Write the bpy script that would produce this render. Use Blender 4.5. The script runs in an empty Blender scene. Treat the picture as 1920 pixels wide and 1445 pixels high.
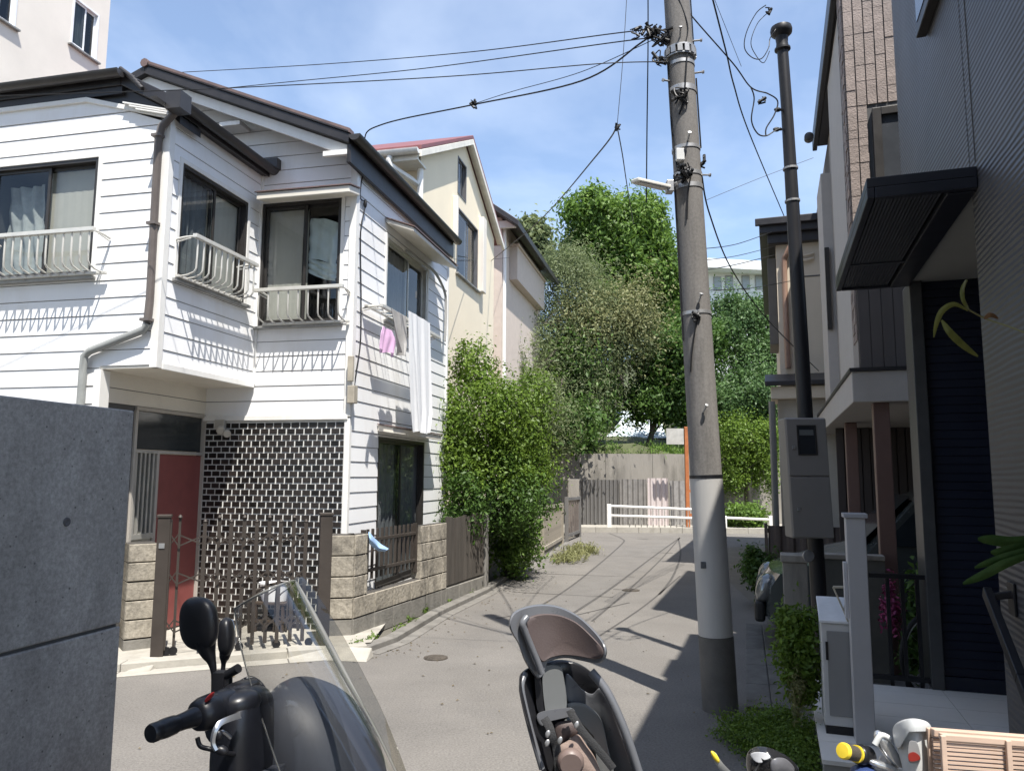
import bpy, math, random
import numpy as np
from mathutils import Vector, Matrix
SC = bpy.context.scene
COL = SC.collection
rad = math.radians

# ------------------------------------------------------------ camera
FPX, CX, CY, CAMH = 1420.0, 960.0, 722.5, 1.6
PITCH, ROLL = rad(6.75), rad(0.3)
cam_data = bpy.data.cameras.new('camera')
cam_data.sensor_width = 36.0
cam_data.lens = FPX / 1920.0 * 36.0
cam_data.clip_start = 0.05
cam_data.clip_end = 5000
cam = bpy.data.objects.new('camera', cam_data)
COL.objects.link(cam)
CAMR = Matrix.Rotation(math.pi / 2 + PITCH, 3, 'X') @ Matrix.Rotation(ROLL, 3, 'Z')
cam.matrix_world = Matrix.Translation((0, 0, CAMH)) @ CAMR.to_4x4()
SC.camera = cam
CAMP = Vector((0, 0, CAMH))

# ------------------------------------------------------------ light
SUN_AZ, SUN_EL = rad(22), rad(63)          # azimuth: from -Y (behind the camera) towards +X
SDIR = Vector((math.sin(SUN_AZ) * math.cos(SUN_EL), -math.cos(SUN_AZ) * math.cos(SUN_EL), math.sin(SUN_EL)))
sun_d = bpy.data.lights.new('sun', 'SUN')
sun_d.energy = 4.7
sun_d.angle = rad(0.5)
sun_d.color = (1.0, 0.955, 0.88)
sun = bpy.data.objects.new('sun', sun_d)
COL.objects.link(sun)
sun.rotation_euler = SDIR.to_track_quat('Z', 'Y').to_euler()
sun.location = (3, -8, 20)

world = bpy.data.worlds.new('World')
SC.world = world
world.use_nodes = True
wn, wl = world.node_tree.nodes, world.node_tree.links
wn.clear()
sky = wn.new('ShaderNodeTexSky')
sky.sky_type = 'NISHITA'
sky.sun_disc = False
sky.sun_elevation = SUN_EL
sky.sun_rotation = math.pi - SUN_AZ        # direction the sun stands in
sky.air_density = 1.0
sky.dust_density = 0.6
sky.ozone_density = 2.0
tc = wn.new('ShaderNodeTexCoord')
sep = wn.new('ShaderNodeSeparateXYZ'); wl.new(tc.outputs['Generated'], sep.inputs[0])
zad = wn.new('ShaderNodeMath'); zad.operation = 'ADD'; zad.inputs[1].default_value = 0.25; wl.new(sep.outputs[2], zad.inputs[0])
dvx = wn.new('ShaderNodeMath'); dvx.operation = 'DIVIDE'; wl.new(sep.outputs[0], dvx.inputs[0]); wl.new(zad.outputs[0], dvx.inputs[1])
dvy = wn.new('ShaderNodeMath'); dvy.operation = 'DIVIDE'; wl.new(sep.outputs[1], dvy.inputs[0]); wl.new(zad.outputs[0], dvy.inputs[1])
cmb = wn.new('ShaderNodeCombineXYZ'); wl.new(dvx.outputs[0], cmb.inputs[0]); wl.new(dvy.outputs[0], cmb.inputs[1])
n1 = wn.new('ShaderNodeTexNoise'); n1.inputs['Scale'].default_value = 1.6; n1.inputs['Detail'].default_value = 6
n1.inputs['Roughness'].default_value = 0.55; n1.inputs['Distortion'].default_value = 0.25
wl.new(cmb.outputs[0], n1.inputs['Vector'])
cr = wn.new('ShaderNodeValToRGB')
cr.color_ramp.elements[0].position = 0.42; cr.color_ramp.elements[0].color = (0.06, 0.06, 0.06, 1)
cr.color_ramp.elements[1].position = 0.80; cr.color_ramp.elements[1].color = (0.42, 0.42, 0.42, 1)
wl.new(n1.outputs[0], cr.inputs[0])
mx = wn.new('ShaderNodeMix'); mx.data_type = 'RGBA'
wl.new(cr.outputs[0], mx.inputs[0]); wl.new(sky.outputs[0], mx.inputs[6])
mx.inputs[7].default_value = (6.4, 6.9, 7.6, 1)
bg = wn.new('ShaderNodeBackground'); bg.inputs[1].default_value = 0.135
wl.new(mx.outputs[2], bg.inputs[0])
wo = wn.new('ShaderNodeOutputWorld'); wl.new(bg.outputs[0], wo.inputs[0])

vs = SC.view_settings
vs.view_transform = 'Standard'; vs.look = 'None'; vs.gamma = 1; vs.exposure = 0.85
SC.cycles.max_bounces = 8
SC.cycles.transparent_max_bounces = 16
SC.cycles.use_denoising = True

# ------------------------------------------------------------ geometry helpers
def ray(px, py):
    return (CAMR @ Vector(((px - CX) / FPX, -(py - CY) / FPX, -1))).normalized()
def atY(px, py, Y):
    d = ray(px, py); return CAMP + d * (Y / d.y)
def atZ(px, py, z=0.0):
    d = ray(px, py); return CAMP + d * ((z - CAMH) / d.z)
class Fr:
    "a plan frame: u to the right, v away along the street"
    def __init__(s, o, deg):
        a = rad(deg); s.o = Vector((o[0], o[1], 0))
        s.U = Vector((math.cos(a), -math.sin(a), 0)); s.V = Vector((math.sin(a), math.cos(a), 0))
    def w(s, u, v, z): return s.o + s.U * u + s.V * v + Vector((0, 0, z))
    def loc(s, p): q = Vector(p) - s.o; return q.dot(s.U), q.dot(s.V), p[2]
    def onv(s, px, py, v):
        d = ray(px, py); t = (v - (CAMP - s.o).dot(s.V)) / d.dot(s.V); p = CAMP + d * t; return (p - s.o).dot(s.U), p.z
    def onu(s, px, py, u):
        d = ray(px, py); t = (u - (CAMP - s.o).dot(s.U)) / d.dot(s.U); p = CAMP + d * t; return (p - s.o).dot(s.V), p.z

WLOC = {}
def _link(o, wloc, parent):
    COL.objects.link(o)
    WLOC[o.name] = Vector(wloc)
    if parent is not None:
        o.parent = parent
        o.location = Vector(wloc) - WLOC[parent.name]
    else:
        o.location = wloc
def tag(o, label=None, cat=None, group=None, kind=None):
    if label: o['label'] = label
    if cat: o['category'] = cat
    if group: o['group'] = group
    if kind: o['kind'] = kind
    return o
def thing(name, loc, label, cat, group=None, kind=None):
    o = bpy.data.objects.new(name, None); o.empty_display_size = 0.2
    _link(o, Vector(loc), None)
    return tag(o, label, cat, group, kind)

class MB:
    def __init__(s): s.v = []; s.f = []
    def add(s, vs, fs):
        b = len(s.v); s.v += [tuple(p) for p in vs]; s.f += [tuple(i + b for i in f) for f in fs]; return s
    def prism(s, pts, vec):
        n = len(pts); vec = Vector(vec); P = [Vector(p) for p in pts]
        return s.add(P + [p + vec for p in P], [tuple(range(n))[::-1], tuple(range(n, 2 * n))] + [(i, (i + 1) % n, n + (i + 1) % n, n + i) for i in range(n)])
    def box(s, a, b, T=None):
        T = T or (lambda x, y, z: Vector((x, y, z)))
        (x0, y0, z0), (x1, y1, z1) = a, b
        P = [T(x, y, z) for z in (z0, z1) for (x, y) in ((x0, y0), (x1, y0), (x1, y1), (x0, y1))]
        return s.add(P, [(3, 2, 1, 0), (4, 5, 6, 7), (0, 1, 5, 4), (1, 2, 6, 5), (2, 3, 7, 6), (3, 0, 4, 7)])
    def frustum(s, a, b, ins, T):
        "box a..b whose face at the larger d (second axis) is inset"
        (x0, y0, z0), (x1, y1, z1) = a, b
        P = [T(x0, y0, z0), T(x1, y0, z0), T(x1, y0, z1), T(x0, y0, z1),
             T(x0 + ins, y1, z0 + ins), T(x1 - ins, y1, z0 + ins), T(x1 - ins, y1, z1 - ins), T(x0 + ins, y1, z1 - ins)]
        return s.add(P, [(4, 5, 6, 7), (0, 1, 5, 4), (1, 2, 6, 5), (2, 3, 7, 6), (3, 0, 4, 7), (3, 2, 1, 0)])
    def tube(s, path, r, n=8, cap=True, flat=1.0):
        P = [Vector(p) for p in path]; m = len(P)
        R = r if isinstance(r, (list, tuple)) else [r] * m
        tg = [(P[min(i + 1, m - 1)] - P[max(i - 1, 0)]).normalized() for i in range(m)]
        ref = Vector((0, 0, 1)) if abs(tg[0].z) < 0.9 else Vector((1, 0, 0))
        a = tg[0].cross(ref).normalized(); vs = []
        for i in range(m):
            a = (a - tg[i] * a.dot(tg[i])).normalized(); b = tg[i].cross(a)
            for k in range(n):
                t = 2 * math.pi * k / n
                vs.append(P[i] + a * (R[i] * math.cos(t)) + b * (R[i] * flat * math.sin(t)))
        fs = [(i * n + k, i * n + (k + 1) % n, (i + 1) * n + (k + 1) % n, (i + 1) * n + k) for i in range(m - 1) for k in range(n)]
        if cap: fs += [tuple(range(n))[::-1], tuple(range((m - 1) * n, m * n))]
        return s.add(vs, fs)
    def bar(s, a, b, w, h, up=(0, 0, 1)):
        a, b = Vector(a), Vector(b); t = (b - a).normalized(); up = Vector(up)
        x = t.cross(up).normalized(); y = x.cross(t).normalized()
        c = [x * (-w / 2) + y * (-h / 2), x * (w / 2) + y * (-h / 2), x * (w / 2) + y * (h / 2), x * (-w / 2) + y * (h / 2)]
        return s.prism([a + q for q in c], b - a)
    def lathe(s, prof, o, axis=(0, 0, 1), n=20, sx=1.0):
        "prof: (radius, height along axis)"
        ax = Vector(axis).normalized(); ref = Vector((1, 0, 0)) if abs(ax.x) < 0.9 else Vector((0, 1, 0))
        a = (ref - ax * ref.dot(ax)).normalized(); b = ax.cross(a); o = Vector(o); m = len(prof); vs = []
        for r, h in prof:
            for k in range(n):
                t = 2 * math.pi * k / n; vs.append(o + ax * h + a * (r * math.cos(t)) + b * (r * sx * math.sin(t)))
        fs = [(i * n + k, i * n + (k + 1) % n, (i + 1) * n + (k + 1) % n, (i + 1) * n + k) for i in range(m - 1) for k in range(n)]
        fs += [tuple(range(n))[::-1], tuple(range((m - 1) * n, m * n))]
        return s.add(vs, fs)
    def ell(s, c, ax, ay, az, n=20, m=12, p=1.0):
        "superellipsoid with half-axis vectors"
        c, ax, ay, az = Vector(c), Vector(ax), Vector(ay), Vector(az)
        sg = lambda x: math.copysign(abs(x) ** p, x)
        vs = [c - az]
        for j in range(1, m):
            ph = -math.pi / 2 + math.pi * j / m
            for k in range(n):
                t = 2 * math.pi * k / n
                vs.append(c + ax * (sg(math.cos(ph)) * sg(math.cos(t))) + ay * (sg(math.cos(ph)) * sg(math.sin(t))) + az * sg(math.sin(ph)))
        vs.append(c + az); L = len(vs) - 1
        fs = [(0, 1 + (k + 1) % n, 1 + k) for k in range(n)]
        for j in range(m - 2):
            b = 1 + j * n
            fs += [(b + k, b + (k + 1) % n, b + n + (k + 1) % n, b + n + k) for k in range(n)]
        b = 1 + (m - 2) * n
        fs += [(b + k, b + (k + 1) % n, L) for k in range(n)]
        return s.add(vs, fs)
    def grid(s, G, thick=None):
        "G[i][j] points; thick: vector or per-point function giving a back face"
        n, m = len(G), len(G[0]); P = [Vector(p) for r in G for p in r]
        q = lambda i, j: i * m + j
        fs = [(q(i, j), q(i, j + 1), q(i + 1, j + 1), q(i + 1, j)) for i in range(n - 1) for j in range(m - 1)]
        if thick is None: return s.add(P, fs)
        nor = [Vector((0, 0, 0)) for _ in P]
        for f in fs:
            nn = (P[f[2]] - P[f[0]]).cross(P[f[3]] - P[f[1]])
            for i in f: nor[i] += nn
        Q = [p - nv.normalized() * thick if nv.length > 0 else p for p, nv in zip(P, nor)]
        L = n * m; F = list(fs) + [tuple(L + i for i in f)[::-1] for f in fs]
        per = [q(0, j) for j in range(m)] + [q(i, m - 1) for i in range(1, n)] + [q(n - 1, j) for j in range(m - 2, -1, -1)] + [q(i, 0) for i in range(n - 2, 0, -1)]
        for i in range(len(per)):
            a, b = per[i], per[(i + 1) % len(per)]; F.append((b, a, L + a, L + b))
        return s.add(P + Q, F)
    def build(s, name, mat, parent=None, smooth=None, bevel=0, label=None, cat=None, group=None, kind=None, segs=2):
        A = np.array(s.v, dtype=np.float64); lo, hi = A.min(0), A.max(0)
        o0 = Vector(((lo[0] + hi[0]) / 2, (lo[1] + hi[1]) / 2, lo[2]))
        A = A - np.array(o0)
        me = bpy.data.meshes.new(name); me.from_pydata(A.tolist(), [], s.f); me.validate(); me.update()
        if smooth is not None:
            me.polygons.foreach_set('use_smooth', [True] * len(me.polygons)); me.set_sharp_from_angle(angle=rad(smooth))
        me.materials.append(mat)
        o = bpy.data.objects.new(name, me); _link(o, o0, parent)
        if bevel:
            b = o.modifiers.new('bevel', 'BEVEL'); b.width = bevel; b.segments = segs; b.limit_method = 'ANGLE'; b.angle_limit = rad(40)
        return tag(o, label, cat, group, kind)
def copy_tree(o, delta, parent=None):
    c = o.copy(); COL.objects.link(c)
    WLOC[c.name] = WLOC[o.name] + Vector(delta)
    c.parent = parent
    if parent is None: c.location = WLOC[c.name]
    for ch in list(o.children): copy_tree(ch, delta, c)
    return c
def lerp(a, b, t): return a + (b - a) * t
def spline(P, n=8, closed=False):
    "Catmull-Rom through P"
    P = [Vector(p) for p in P]; m = len(P); out = []
    for i in range(m if closed else m - 1):
        if closed: p0, p1, p2, p3 = P[i - 1], P[i], P[(i + 1) % m], P[(i + 2) % m]
        else: p0, p1, p2, p3 = P[max(i - 1, 0)], P[i], P[i + 1], P[min(i + 2, m - 1)]
        for k in range(n):
            t = k / n
            out.append(0.5 * ((2 * p1) + (p2 - p0) * t + (2 * p0 - 5 * p1 + 4 * p2 - p3) * t * t + (3 * p1 - p0 - 3 * p2 + p3) * t ** 3))
    if not closed: out.append(P[-1])
    return out
def clip(poly, f):
    "keep the part of a 2-D polygon where f>=0 (f linear)"
    out = []
    for i in range(len(poly)):
        a, b = poly[i], poly[(i + 1) % len(poly)]; fa, fb = f(a), f(b)
        if fa >= 0: out.append(a)
        if (fa > 0 > fb) or (fa < 0 < fb):
            t = fa / (fa - fb); out.append((a[0] + (b[0] - a[0]) * t, a[1] + (b[1] - a[1]) * t))
    return out
def cut(polys, holes):
    for (a0, a1, z0, z1) in holes:
        res = []
        for P in polys:
            L = clip(P, lambda p: a0 - p[0]); R_ = clip(P, lambda p: p[0] - a1)
            m = clip(clip(P, lambda p: p[0] - a0), lambda p: a1 - p[0])
            B = clip(m, lambda p: z0 - p[1]) if len(m) > 2 else []
            Tp = clip(m, lambda p: p[1] - z1) if len(m) > 2 else []
            res += [q for q in (L, R_, B, Tp) if len(q) > 2 and area(q) > 1e-5]
        polys = res
    return polys
def area(q): return abs(sum(q[i][0] * q[(i + 1) % len(q)][1] - q[(i + 1) % len(q)][0] * q[i][1] for i in range(len(q)))) / 2
def siding(mb, T, outline, holes, pitch=0.157, gap=0.0065, th=0.012):
    "lapped boards: each row tilts out towards its lower edge"
    zs = [p[1] for p in outline]; k = math.floor(min(zs) / pitch)
    while k * pitch < max(zs):
        z0, z1 = k * pitch, (k + 1) * pitch
        row = clip(clip(outline, lambda p: p[1] - (z0 + gap)), lambda p: z1 - p[1])
        if len(row) > 2 and area(row) > 1e-4:
            for P in cut([row], holes):
                d = lambda z: th - 0.007 * (z - z0) / pitch
                n = len(P)
                mb.add([T(a, 0.001, z) for a, z in P] + [T(a, d(z), z) for a, z in P],
                       [tuple(range(n)), tuple(range(n, 2 * n))[::-1]] + [(i, n + i, n + (i + 1) % n, (i + 1) % n) for i in range(n)])
        k += 1
def slabs(mb, T, outline, holes, d0, d1):
    for P in cut([outline], holes):
        n = len(P)
        mb.add([T(a, d0, z) for a, z in P] + [T(a, d1, z) for a, z in P],
               [tuple(range(n)), tuple(range(n, 2 * n))[::-1]] + [(i, n + i, n + (i + 1) % n, (i + 1) % n) for i in range(n)])

# ------------------------------------------------------------ materials
MATS = {}
def M(name, col, rough=0.6, metal=0.0, var=0.12, scale=6.0, bump=0.0, bscale=60.0, spec=0.4, stain=None, stretch=(1, 1, 1), stain_amt=0.5, stain_scale=3.0, wave=None, coat=0.0, speck=None, island=0.0, pores=None, cracks=None):
    m = bpy.data.materials.new(name); m.use_nodes = True
    nt = m.node_tree; N, L = nt.nodes, nt.links
    b = N['Principled BSDF']
    b.inputs['Roughness'].default_value = rough; b.inputs['Metallic'].default_value = metal
    b.inputs['Specular IOR Level'].default_value = spec; b.inputs['Coat Weight'].default_value = coat
    t = N.new('ShaderNodeTexCoord'); mp = N.new('ShaderNodeMapping'); mp.inputs['Scale'].default_value = stretch
    L.new(t.outputs['Object'], mp.inputs[0])
    n = N.new('ShaderNodeTexNoise'); n.inputs['Scale'].default_value = scale; n.inputs['Detail'].default_value = 6; n.inputs['Roughness'].default_value = 0.65
    L.new(mp.outputs[0], n.inputs['Vector'])
    r = N.new('ShaderNodeMapRange'); r.inputs[1].default_value = 0.3; r.inputs[2].default_value = 0.7
    r.inputs[3].default_value = 1 - var; r.inputs[4].default_value = 1 + var; L.new(n.outputs[0], r.inputs[0])
    mul = N.new('ShaderNodeMix'); mul.data_type = 'RGBA'; mul.blend_type = 'MULTIPLY'; mul.inputs[0].default_value = 1
    mul.inputs[6].default_value = (*col, 1); L.new(r.outputs[0], mul.inputs[7])
    out = mul.outputs[2]
    if stain:
        n2 = N.new('ShaderNodeTexNoise'); n2.inputs['Scale'].default_value = stain_scale; n2.inputs['Detail'].default_value = 8; n2.inputs['Roughness'].default_value = 0.7
        mp2 = N.new('ShaderNodeMapping'); mp2.inputs['Scale'].default_value = stretch; mp2.inputs['Location'].default_value = (3.1, 7.7, 1.3)
        L.new(t.outputs['Object'], mp2.inputs[0]); L.new(mp2.outputs[0], n2.inputs['Vector'])
        r2 = N.new('ShaderNodeMapRange'); r2.inputs[1].default_value = 0.5; r2.inputs[2].default_value = 0.72; r2.inputs[4].default_value = stain_amt
        L.new(n2.outputs[0], r2.inputs[0])
        m2 = N.new('ShaderNodeMix'); m2.data_type = 'RGBA'; L.new(r2.outputs[0], m2.inputs[0]); L.new(out, m2.inputs[6]); m2.inputs[7].default_value = (*stain, 1)
        out = m2.outputs[2]
    def mulby(sock, lo, hi, a, bb):
        q = N.new('ShaderNodeMapRange'); q.inputs[1].default_value = a; q.inputs[2].default_value = bb; q.inputs[3].default_value = lo; q.inputs[4].default_value = hi; L.new(sock, q.inputs[0])
        w = N.new('ShaderNodeMix'); w.data_type = 'RGBA'; w.blend_type = 'MULTIPLY'; w.inputs[0].default_value = 1; L.new(out, w.inputs[6]); L.new(q.outputs[0], w.inputs[7]); return w.outputs[2]
    if speck:
        ns = N.new('ShaderNodeTexNoise'); ns.inputs['Scale'].default_value = speck[0]; ns.inputs['Detail'].default_value = 3; ns.inputs['Roughness'].default_value = 0.8; L.new(t.outputs['Object'], ns.inputs['Vector'])
        out = mulby(ns.outputs[0], 1 - speck[1], 1 + speck[1], .35, .65)
    if island:
        gi = N.new('ShaderNodeNewGeometry'); out = mulby(gi.outputs['Random Per Island'], 1 - island, 1 + island, 0, 1)
    if pores:
        vo = N.new('ShaderNodeTexVoronoi'); vo.inputs['Scale'].default_value = pores[0]; L.new(t.outputs['Object'], vo.inputs['Vector']); out = mulby(vo.outputs['Distance'], pores[2], 1, pores[1] * .5, pores[1])
    if cracks:
        nc = N.new('ShaderNodeTexNoise'); nc.inputs['Scale'].default_value = 1.8; nc.inputs['Detail'].default_value = 6; L.new(t.outputs['Object'], nc.inputs['Vector'])
        mv = N.new('ShaderNodeMix'); mv.data_type = 'RGBA'; mv.blend_type = 'ADD'; mv.inputs[0].default_value = .9; L.new(t.outputs['Object'], mv.inputs[6]); L.new(nc.outputs[1], mv.inputs[7])
        vc = N.new('ShaderNodeTexVoronoi'); vc.feature = 'DISTANCE_TO_EDGE'; vc.inputs['Scale'].default_value = cracks[0]; L.new(mv.outputs[2], vc.inputs['Vector'])
        out = mulby(vc.outputs['Distance'], .80, 1, .001, cracks[1])
    L.new(out, b.inputs['Base Color'])
    rr = N.new('ShaderNodeMapRange'); rr.inputs[3].default_value = max(0.02, rough - 0.1); rr.inputs[4].default_value = min(1, rough + 0.1)
    L.new(n.outputs[0], rr.inputs[0]); L.new(rr.outputs[0], b.inputs['Roughness'])
    nrm = None
    if wave:
        wv = N.new('ShaderNodeTexWave'); wv.bands_direction = 'Z'; wv.inputs['Scale'].default_value = wave[0]; wv.inputs['Distortion'].default_value = wave[1]
        wv.inputs['Detail'].default_value = 2; wv.inputs['Detail Scale'].default_value = 0.6
        mpw = N.new('ShaderNodeMapping'); mpw.inputs['Scale'].default_value = (wave[3], wave[3], 1) if len(wave) > 3 else (1, 1, 1)
        L.new(t.outputs['Object'], mpw.inputs[0]); L.new(mpw.outputs[0], wv.inputs['Vector'])
        bw = N.new('ShaderNodeBump'); bw.inputs['Strength'].default_value = wave[2]; bw.inputs['Distance'].default_value = 0.01
        L.new(wv.outputs[1], bw.inputs['Height']); nrm = bw.outputs[0]
    if bump:
        n3 = N.new('ShaderNodeTexNoise'); n3.inputs['Scale'].default_value = bscale; n3.inputs['Detail'].default_value = 5
        L.new(mp.outputs[0], n3.inputs['Vector'])
        bp = N.new('ShaderNodeBump'); bp.inputs['Strength'].default_value = bump; bp.inputs['Distance'].default_value = 0.01
        L.new(n3.outputs[0], bp.inputs['Height'])
        if nrm: L.new(nrm, bp.inputs['Normal'])
        nrm = bp.outputs[0]
    if nrm: L.new(nrm, b.inputs['Normal'])
    MATS[name] = m
    return m
def glass(name, tint, refl=1.0, clear=0.75, ior=1.5):
    m = bpy.data.materials.new(name); m.use_nodes = True; N, L = m.node_tree.nodes, m.node_tree.links
    N.clear(); o = N.new('ShaderNodeOutputMaterial'); tr = N.new('ShaderNodeBsdfTransparent'); tr.inputs[0].default_value = (*tint, 1)
    gl = N.new('ShaderNodeBsdfGlossy'); gl.inputs['Roughness'].default_value = 0.02
    n = N.new('ShaderNodeTexNoise'); n.inputs['Scale'].default_value = 1.5
    t = N.new('ShaderNodeTexCoord'); L.new(t.outputs['Object'], n.inputs['Vector'])
    bp = N.new('ShaderNodeBump'); bp.inputs['Strength'].default_value = 0.03; bp.inputs['Distance'].default_value = 0.05; L.new(n.outputs[0], bp.inputs['Height']); L.new(bp.outputs[0], gl.inputs['Normal'])
    fr = N.new('ShaderNodeLayerWeight'); fr.inputs[0].default_value = 0.5
    pw = N.new('ShaderNodeMath'); pw.operation = 'POWER'; pw.inputs[1].default_value = 5.0; L.new(fr.outputs['Facing'], pw.inputs[0])
    ad = N.new('ShaderNodeMath'); ad.operation = 'MULTIPLY_ADD'; ad.inputs[1].default_value = 1.0 - 0.04 * refl; ad.inputs[2].default_value = 0.04 * refl; ad.use_clamp = True; L.new(pw.outputs[0], ad.inputs[0])
    mxs = N.new('ShaderNodeMixShader'); L.new(ad.outputs[0], mxs.inputs[0]); L.new(tr.outputs[0], mxs.inputs[1]); L.new(gl.outputs[0], mxs.inputs[2])
    L.new(mxs.outputs[0], o.inputs[0]); MATS[name] = m
    return m
def leafmat(name, cols, trans=0.35, nscale=1.2):
    m = bpy.data.materials.new(name); m.use_nodes = True; N, L = m.node_tree.nodes, m.node_tree.links
    N.clear(); o = N.new('ShaderNodeOutputMaterial')
    g = N.new('ShaderNodeNewGeometry'); t = N.new('ShaderNodeTexCoord')
    n = N.new('ShaderNodeTexNoise'); n.inputs['Scale'].default_value = nscale; n.inputs['Detail'].default_value = 3; L.new(t.outputs['Object'], n.inputs['Vector'])
    a = N.new('ShaderNodeMath'); a.operation = 'MULTIPLY_ADD'; a.inputs[1].default_value = 0.45; L.new(g.outputs['Random Per Island'], a.inputs[0])
    s2 = N.new('ShaderNodeMapRange'); s2.inputs[1].default_value = 0.3; s2.inputs[2].default_value = 0.7; s2.inputs[4].default_value = 0.55; L.new(n.outputs[0], s2.inputs[0]); L.new(s2.outputs[0], a.inputs[2])
    r = N.new('ShaderNodeValToRGB'); r.color_ramp.elements[0].color = (*cols[0], 1); r.color_ramp.elements[1].color = (*cols[-1], 1)
    for i, c in enumerate(cols[1:-1]):
        e = r.color_ramp.elements.new((i + 1) / (len(cols) - 1)); e.color = (*c, 1)
    L.new(a.outputs[0], r.inputs[0])
    d = N.new('ShaderNodeBsdfPrincipled'); d.inputs['Roughness'].default_value = 0.5; d.inputs['Specular IOR Level'].default_value = 0.35; L.new(r.outputs[0], d.inputs['Base Color'])
    tl = N.new('ShaderNodeBsdfTranslucent'); L.new(r.outputs[0], tl.inputs[0])
    mxs = N.new('ShaderNodeMixShader'); mxs.inputs[0].default_value = trans; L.new(d.outputs[0], mxs.inputs[1]); L.new(tl.outputs[0], mxs.inputs[2])
    L.new(mxs.outputs[0], o.inputs[0]); MATS[name] = m
    return m
def leaf_mesh(name, blobs, n, size, mat, parent=None, seed=1, clump=0.28, k=14, aspect=0.45, droop=0.2, up=0.35, fill=0.25, tagargs=None):
    "blobs: (centre, (rx,ry,rz)); many small leaf faces gathered in clumps over each blob"
    rng = np.random.default_rng(seed); pts = []; nors = []
    vol = np.array([b[1][0] * b[1][1] * b[1][2] for b in blobs]) ** (2 / 3); vol = vol / vol.sum()
    for (c, r), w in zip(blobs, vol):
        c = np.array(c); r = np.array(r); cnt = int(n * w)
        kk = max(5, int(k)); d = rng.normal(size=(kk, 3)); d /= np.linalg.norm(d, axis=1)[:, None]
        cc = d * (0.55 + 0.5 * rng.random((kk, 1)))
        i = rng.integers(0, kk, cnt); p = cc[i] + rng.normal(size=(cnt, 3)) * clump * (0.6 + 0.8 * rng.random((kk, 1)))[i]
        m = rng.random(cnt) < fill; q = rng.normal(size=(cnt, 3)); q /= np.linalg.norm(q, axis=1)[:, None]; q *= rng.random((cnt, 1)) ** 0.4
        p[m] = q[m]
        pts.append(c + p * r); nors.append(p / (np.linalg.norm(p, axis=1)[:, None] + 1e-6))
    P = np.concatenate(pts); Nn = np.concatenate(nors); n = len(P)
    nor = Nn * 0.7 + rng.normal(size=(n, 3)) * 0.6; nor[:, 2] += up; nor /= np.linalg.norm(nor, axis=1)[:, None]
    t = rng.normal(size=(n, 3)); t[:, 2] -= droop; t -= nor * (t * nor).sum(1)[:, None]; t /= np.linalg.norm(t, axis=1)[:, None]
    b = np.cross(nor, t); s = size * (0.6 + 0.8 * rng.random((n, 1)))
    V = np.empty((n, 4, 3)); V[:, 0] = P - t * s * 0.5; V[:, 1] = P + b * s * aspect * 0.5 + nor * s * 0.06; V[:, 2] = P + t * s * 0.5 - nor * s * 0.1; V[:, 3] = P - b * s * aspect * 0.5 + nor * s * 0.06
    V = V.reshape(-1, 3); lo, hi = V.min(0), V.max(0); o0 = Vector(((lo[0] + hi[0]) / 2, (lo[1] + hi[1]) / 2, lo[2]))
    V = V - np.array(o0)
    me = bpy.data.meshes.new(name); me.vertices.add(4 * n); me.vertices.foreach_set('co', V.ravel())
    me.loops.add(4 * n); me.loops.foreach_set('vertex_index', np.arange(4 * n)); me.polygons.add(n); me.polygons.foreach_set('loop_start', np.arange(n) * 4)
    me.update(calc_edges=True); me.validate(); me.materials.append(mat)
    o = bpy.data.objects.new(name, me); _link(o, o0, parent)
    if tagargs: tag(o, *tagargs)
    return o
def trunk_mesh(name, base, top, r0, r1, limbs, mat, parent, bend=0.1, seed=3):
    rnd = random.Random(seed); mb = MB(); base, top = Vector(base), Vector(top); P = []
    for i in range(9):
        t = i / 8; P.append(base.lerp(top, t) + Vector((math.sin(t * 5 + seed) * bend * t, math.cos(t * 4 + seed) * bend * t, 0)))
    mb.tube(P, [lerp(r0 * (1.25 if i == 0 else 1), r1, i / 8) for i in range(9)], 10)
    for e in limbs:
        e = Vector(e); st = P[rnd.randint(3, 7)]; mid = st.lerp(e, 0.5) + Vector((rnd.uniform(-.15, .15), rnd.uniform(-.15, .15), 0.15))
        mb.tube(spline([st, mid, e], 5), [lerp(r1 * 0.8, r1 * 0.15, i / 10) for i in range(11)], 6)
        for q in range(3):
            s2 = mid.lerp(e, rnd.random()); e2 = s2 + Vector((rnd.uniform(-.5, .5), rnd.uniform(-.5, .5), rnd.uniform(0, .5)))
            mb.tube([s2, (s2 + e2) / 2 + Vector((0, 0, .05)), e2], [r1 * 0.3, r1 * 0.2, r1 * 0.08], 5)
    return mb.build(name, mat, parent, smooth=50)

m_siding = M('white_siding', (0.86, 0.86, 0.86), 0.45, var=0.025, scale=2.5, stain=(0.66, 0.62, 0.55), stretch=(1, 1, 0.22), stain_amt=0.36, stain_scale=2.2, spec=0.3)
m_cream_siding = M('cream_siding', (0.72, 0.68, 0.60), 0.5, var=0.05, scale=2.5, stain=(0.5, 0.45, 0.38), stain_amt=0.25)
m_core = M('wall_core', (0.10, 0.10, 0.10), 0.9)
m_white_trim = M('white_trim', (0.80, 0.79, 0.76), 0.5, var=0.05, stain=(0.5, 0.46, 0.4), stain_amt=0.3, stretch=(1, 1, .4))
m_roof = M('dark_roof_metal', (0.030, 0.028, 0.030), 0.42, var=0.25, scale=5, bump=0.1)
m_roof_brown = M('brown_roof_metal', (0.16, 0.11, 0.10), 0.45, var=0.25, scale=4)
m_gutter = M('dark_gutter', (0.045, 0.042, 0.042), 0.35, var=0.2)
m_spout = M('brown_downspout', (0.14, 0.12, 0.11), 0.4, var=0.15)
m_alu_dark = M('dark_aluminium', (0.045, 0.042, 0.040), 0.4, metal=0.3, var=0.15)
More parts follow.
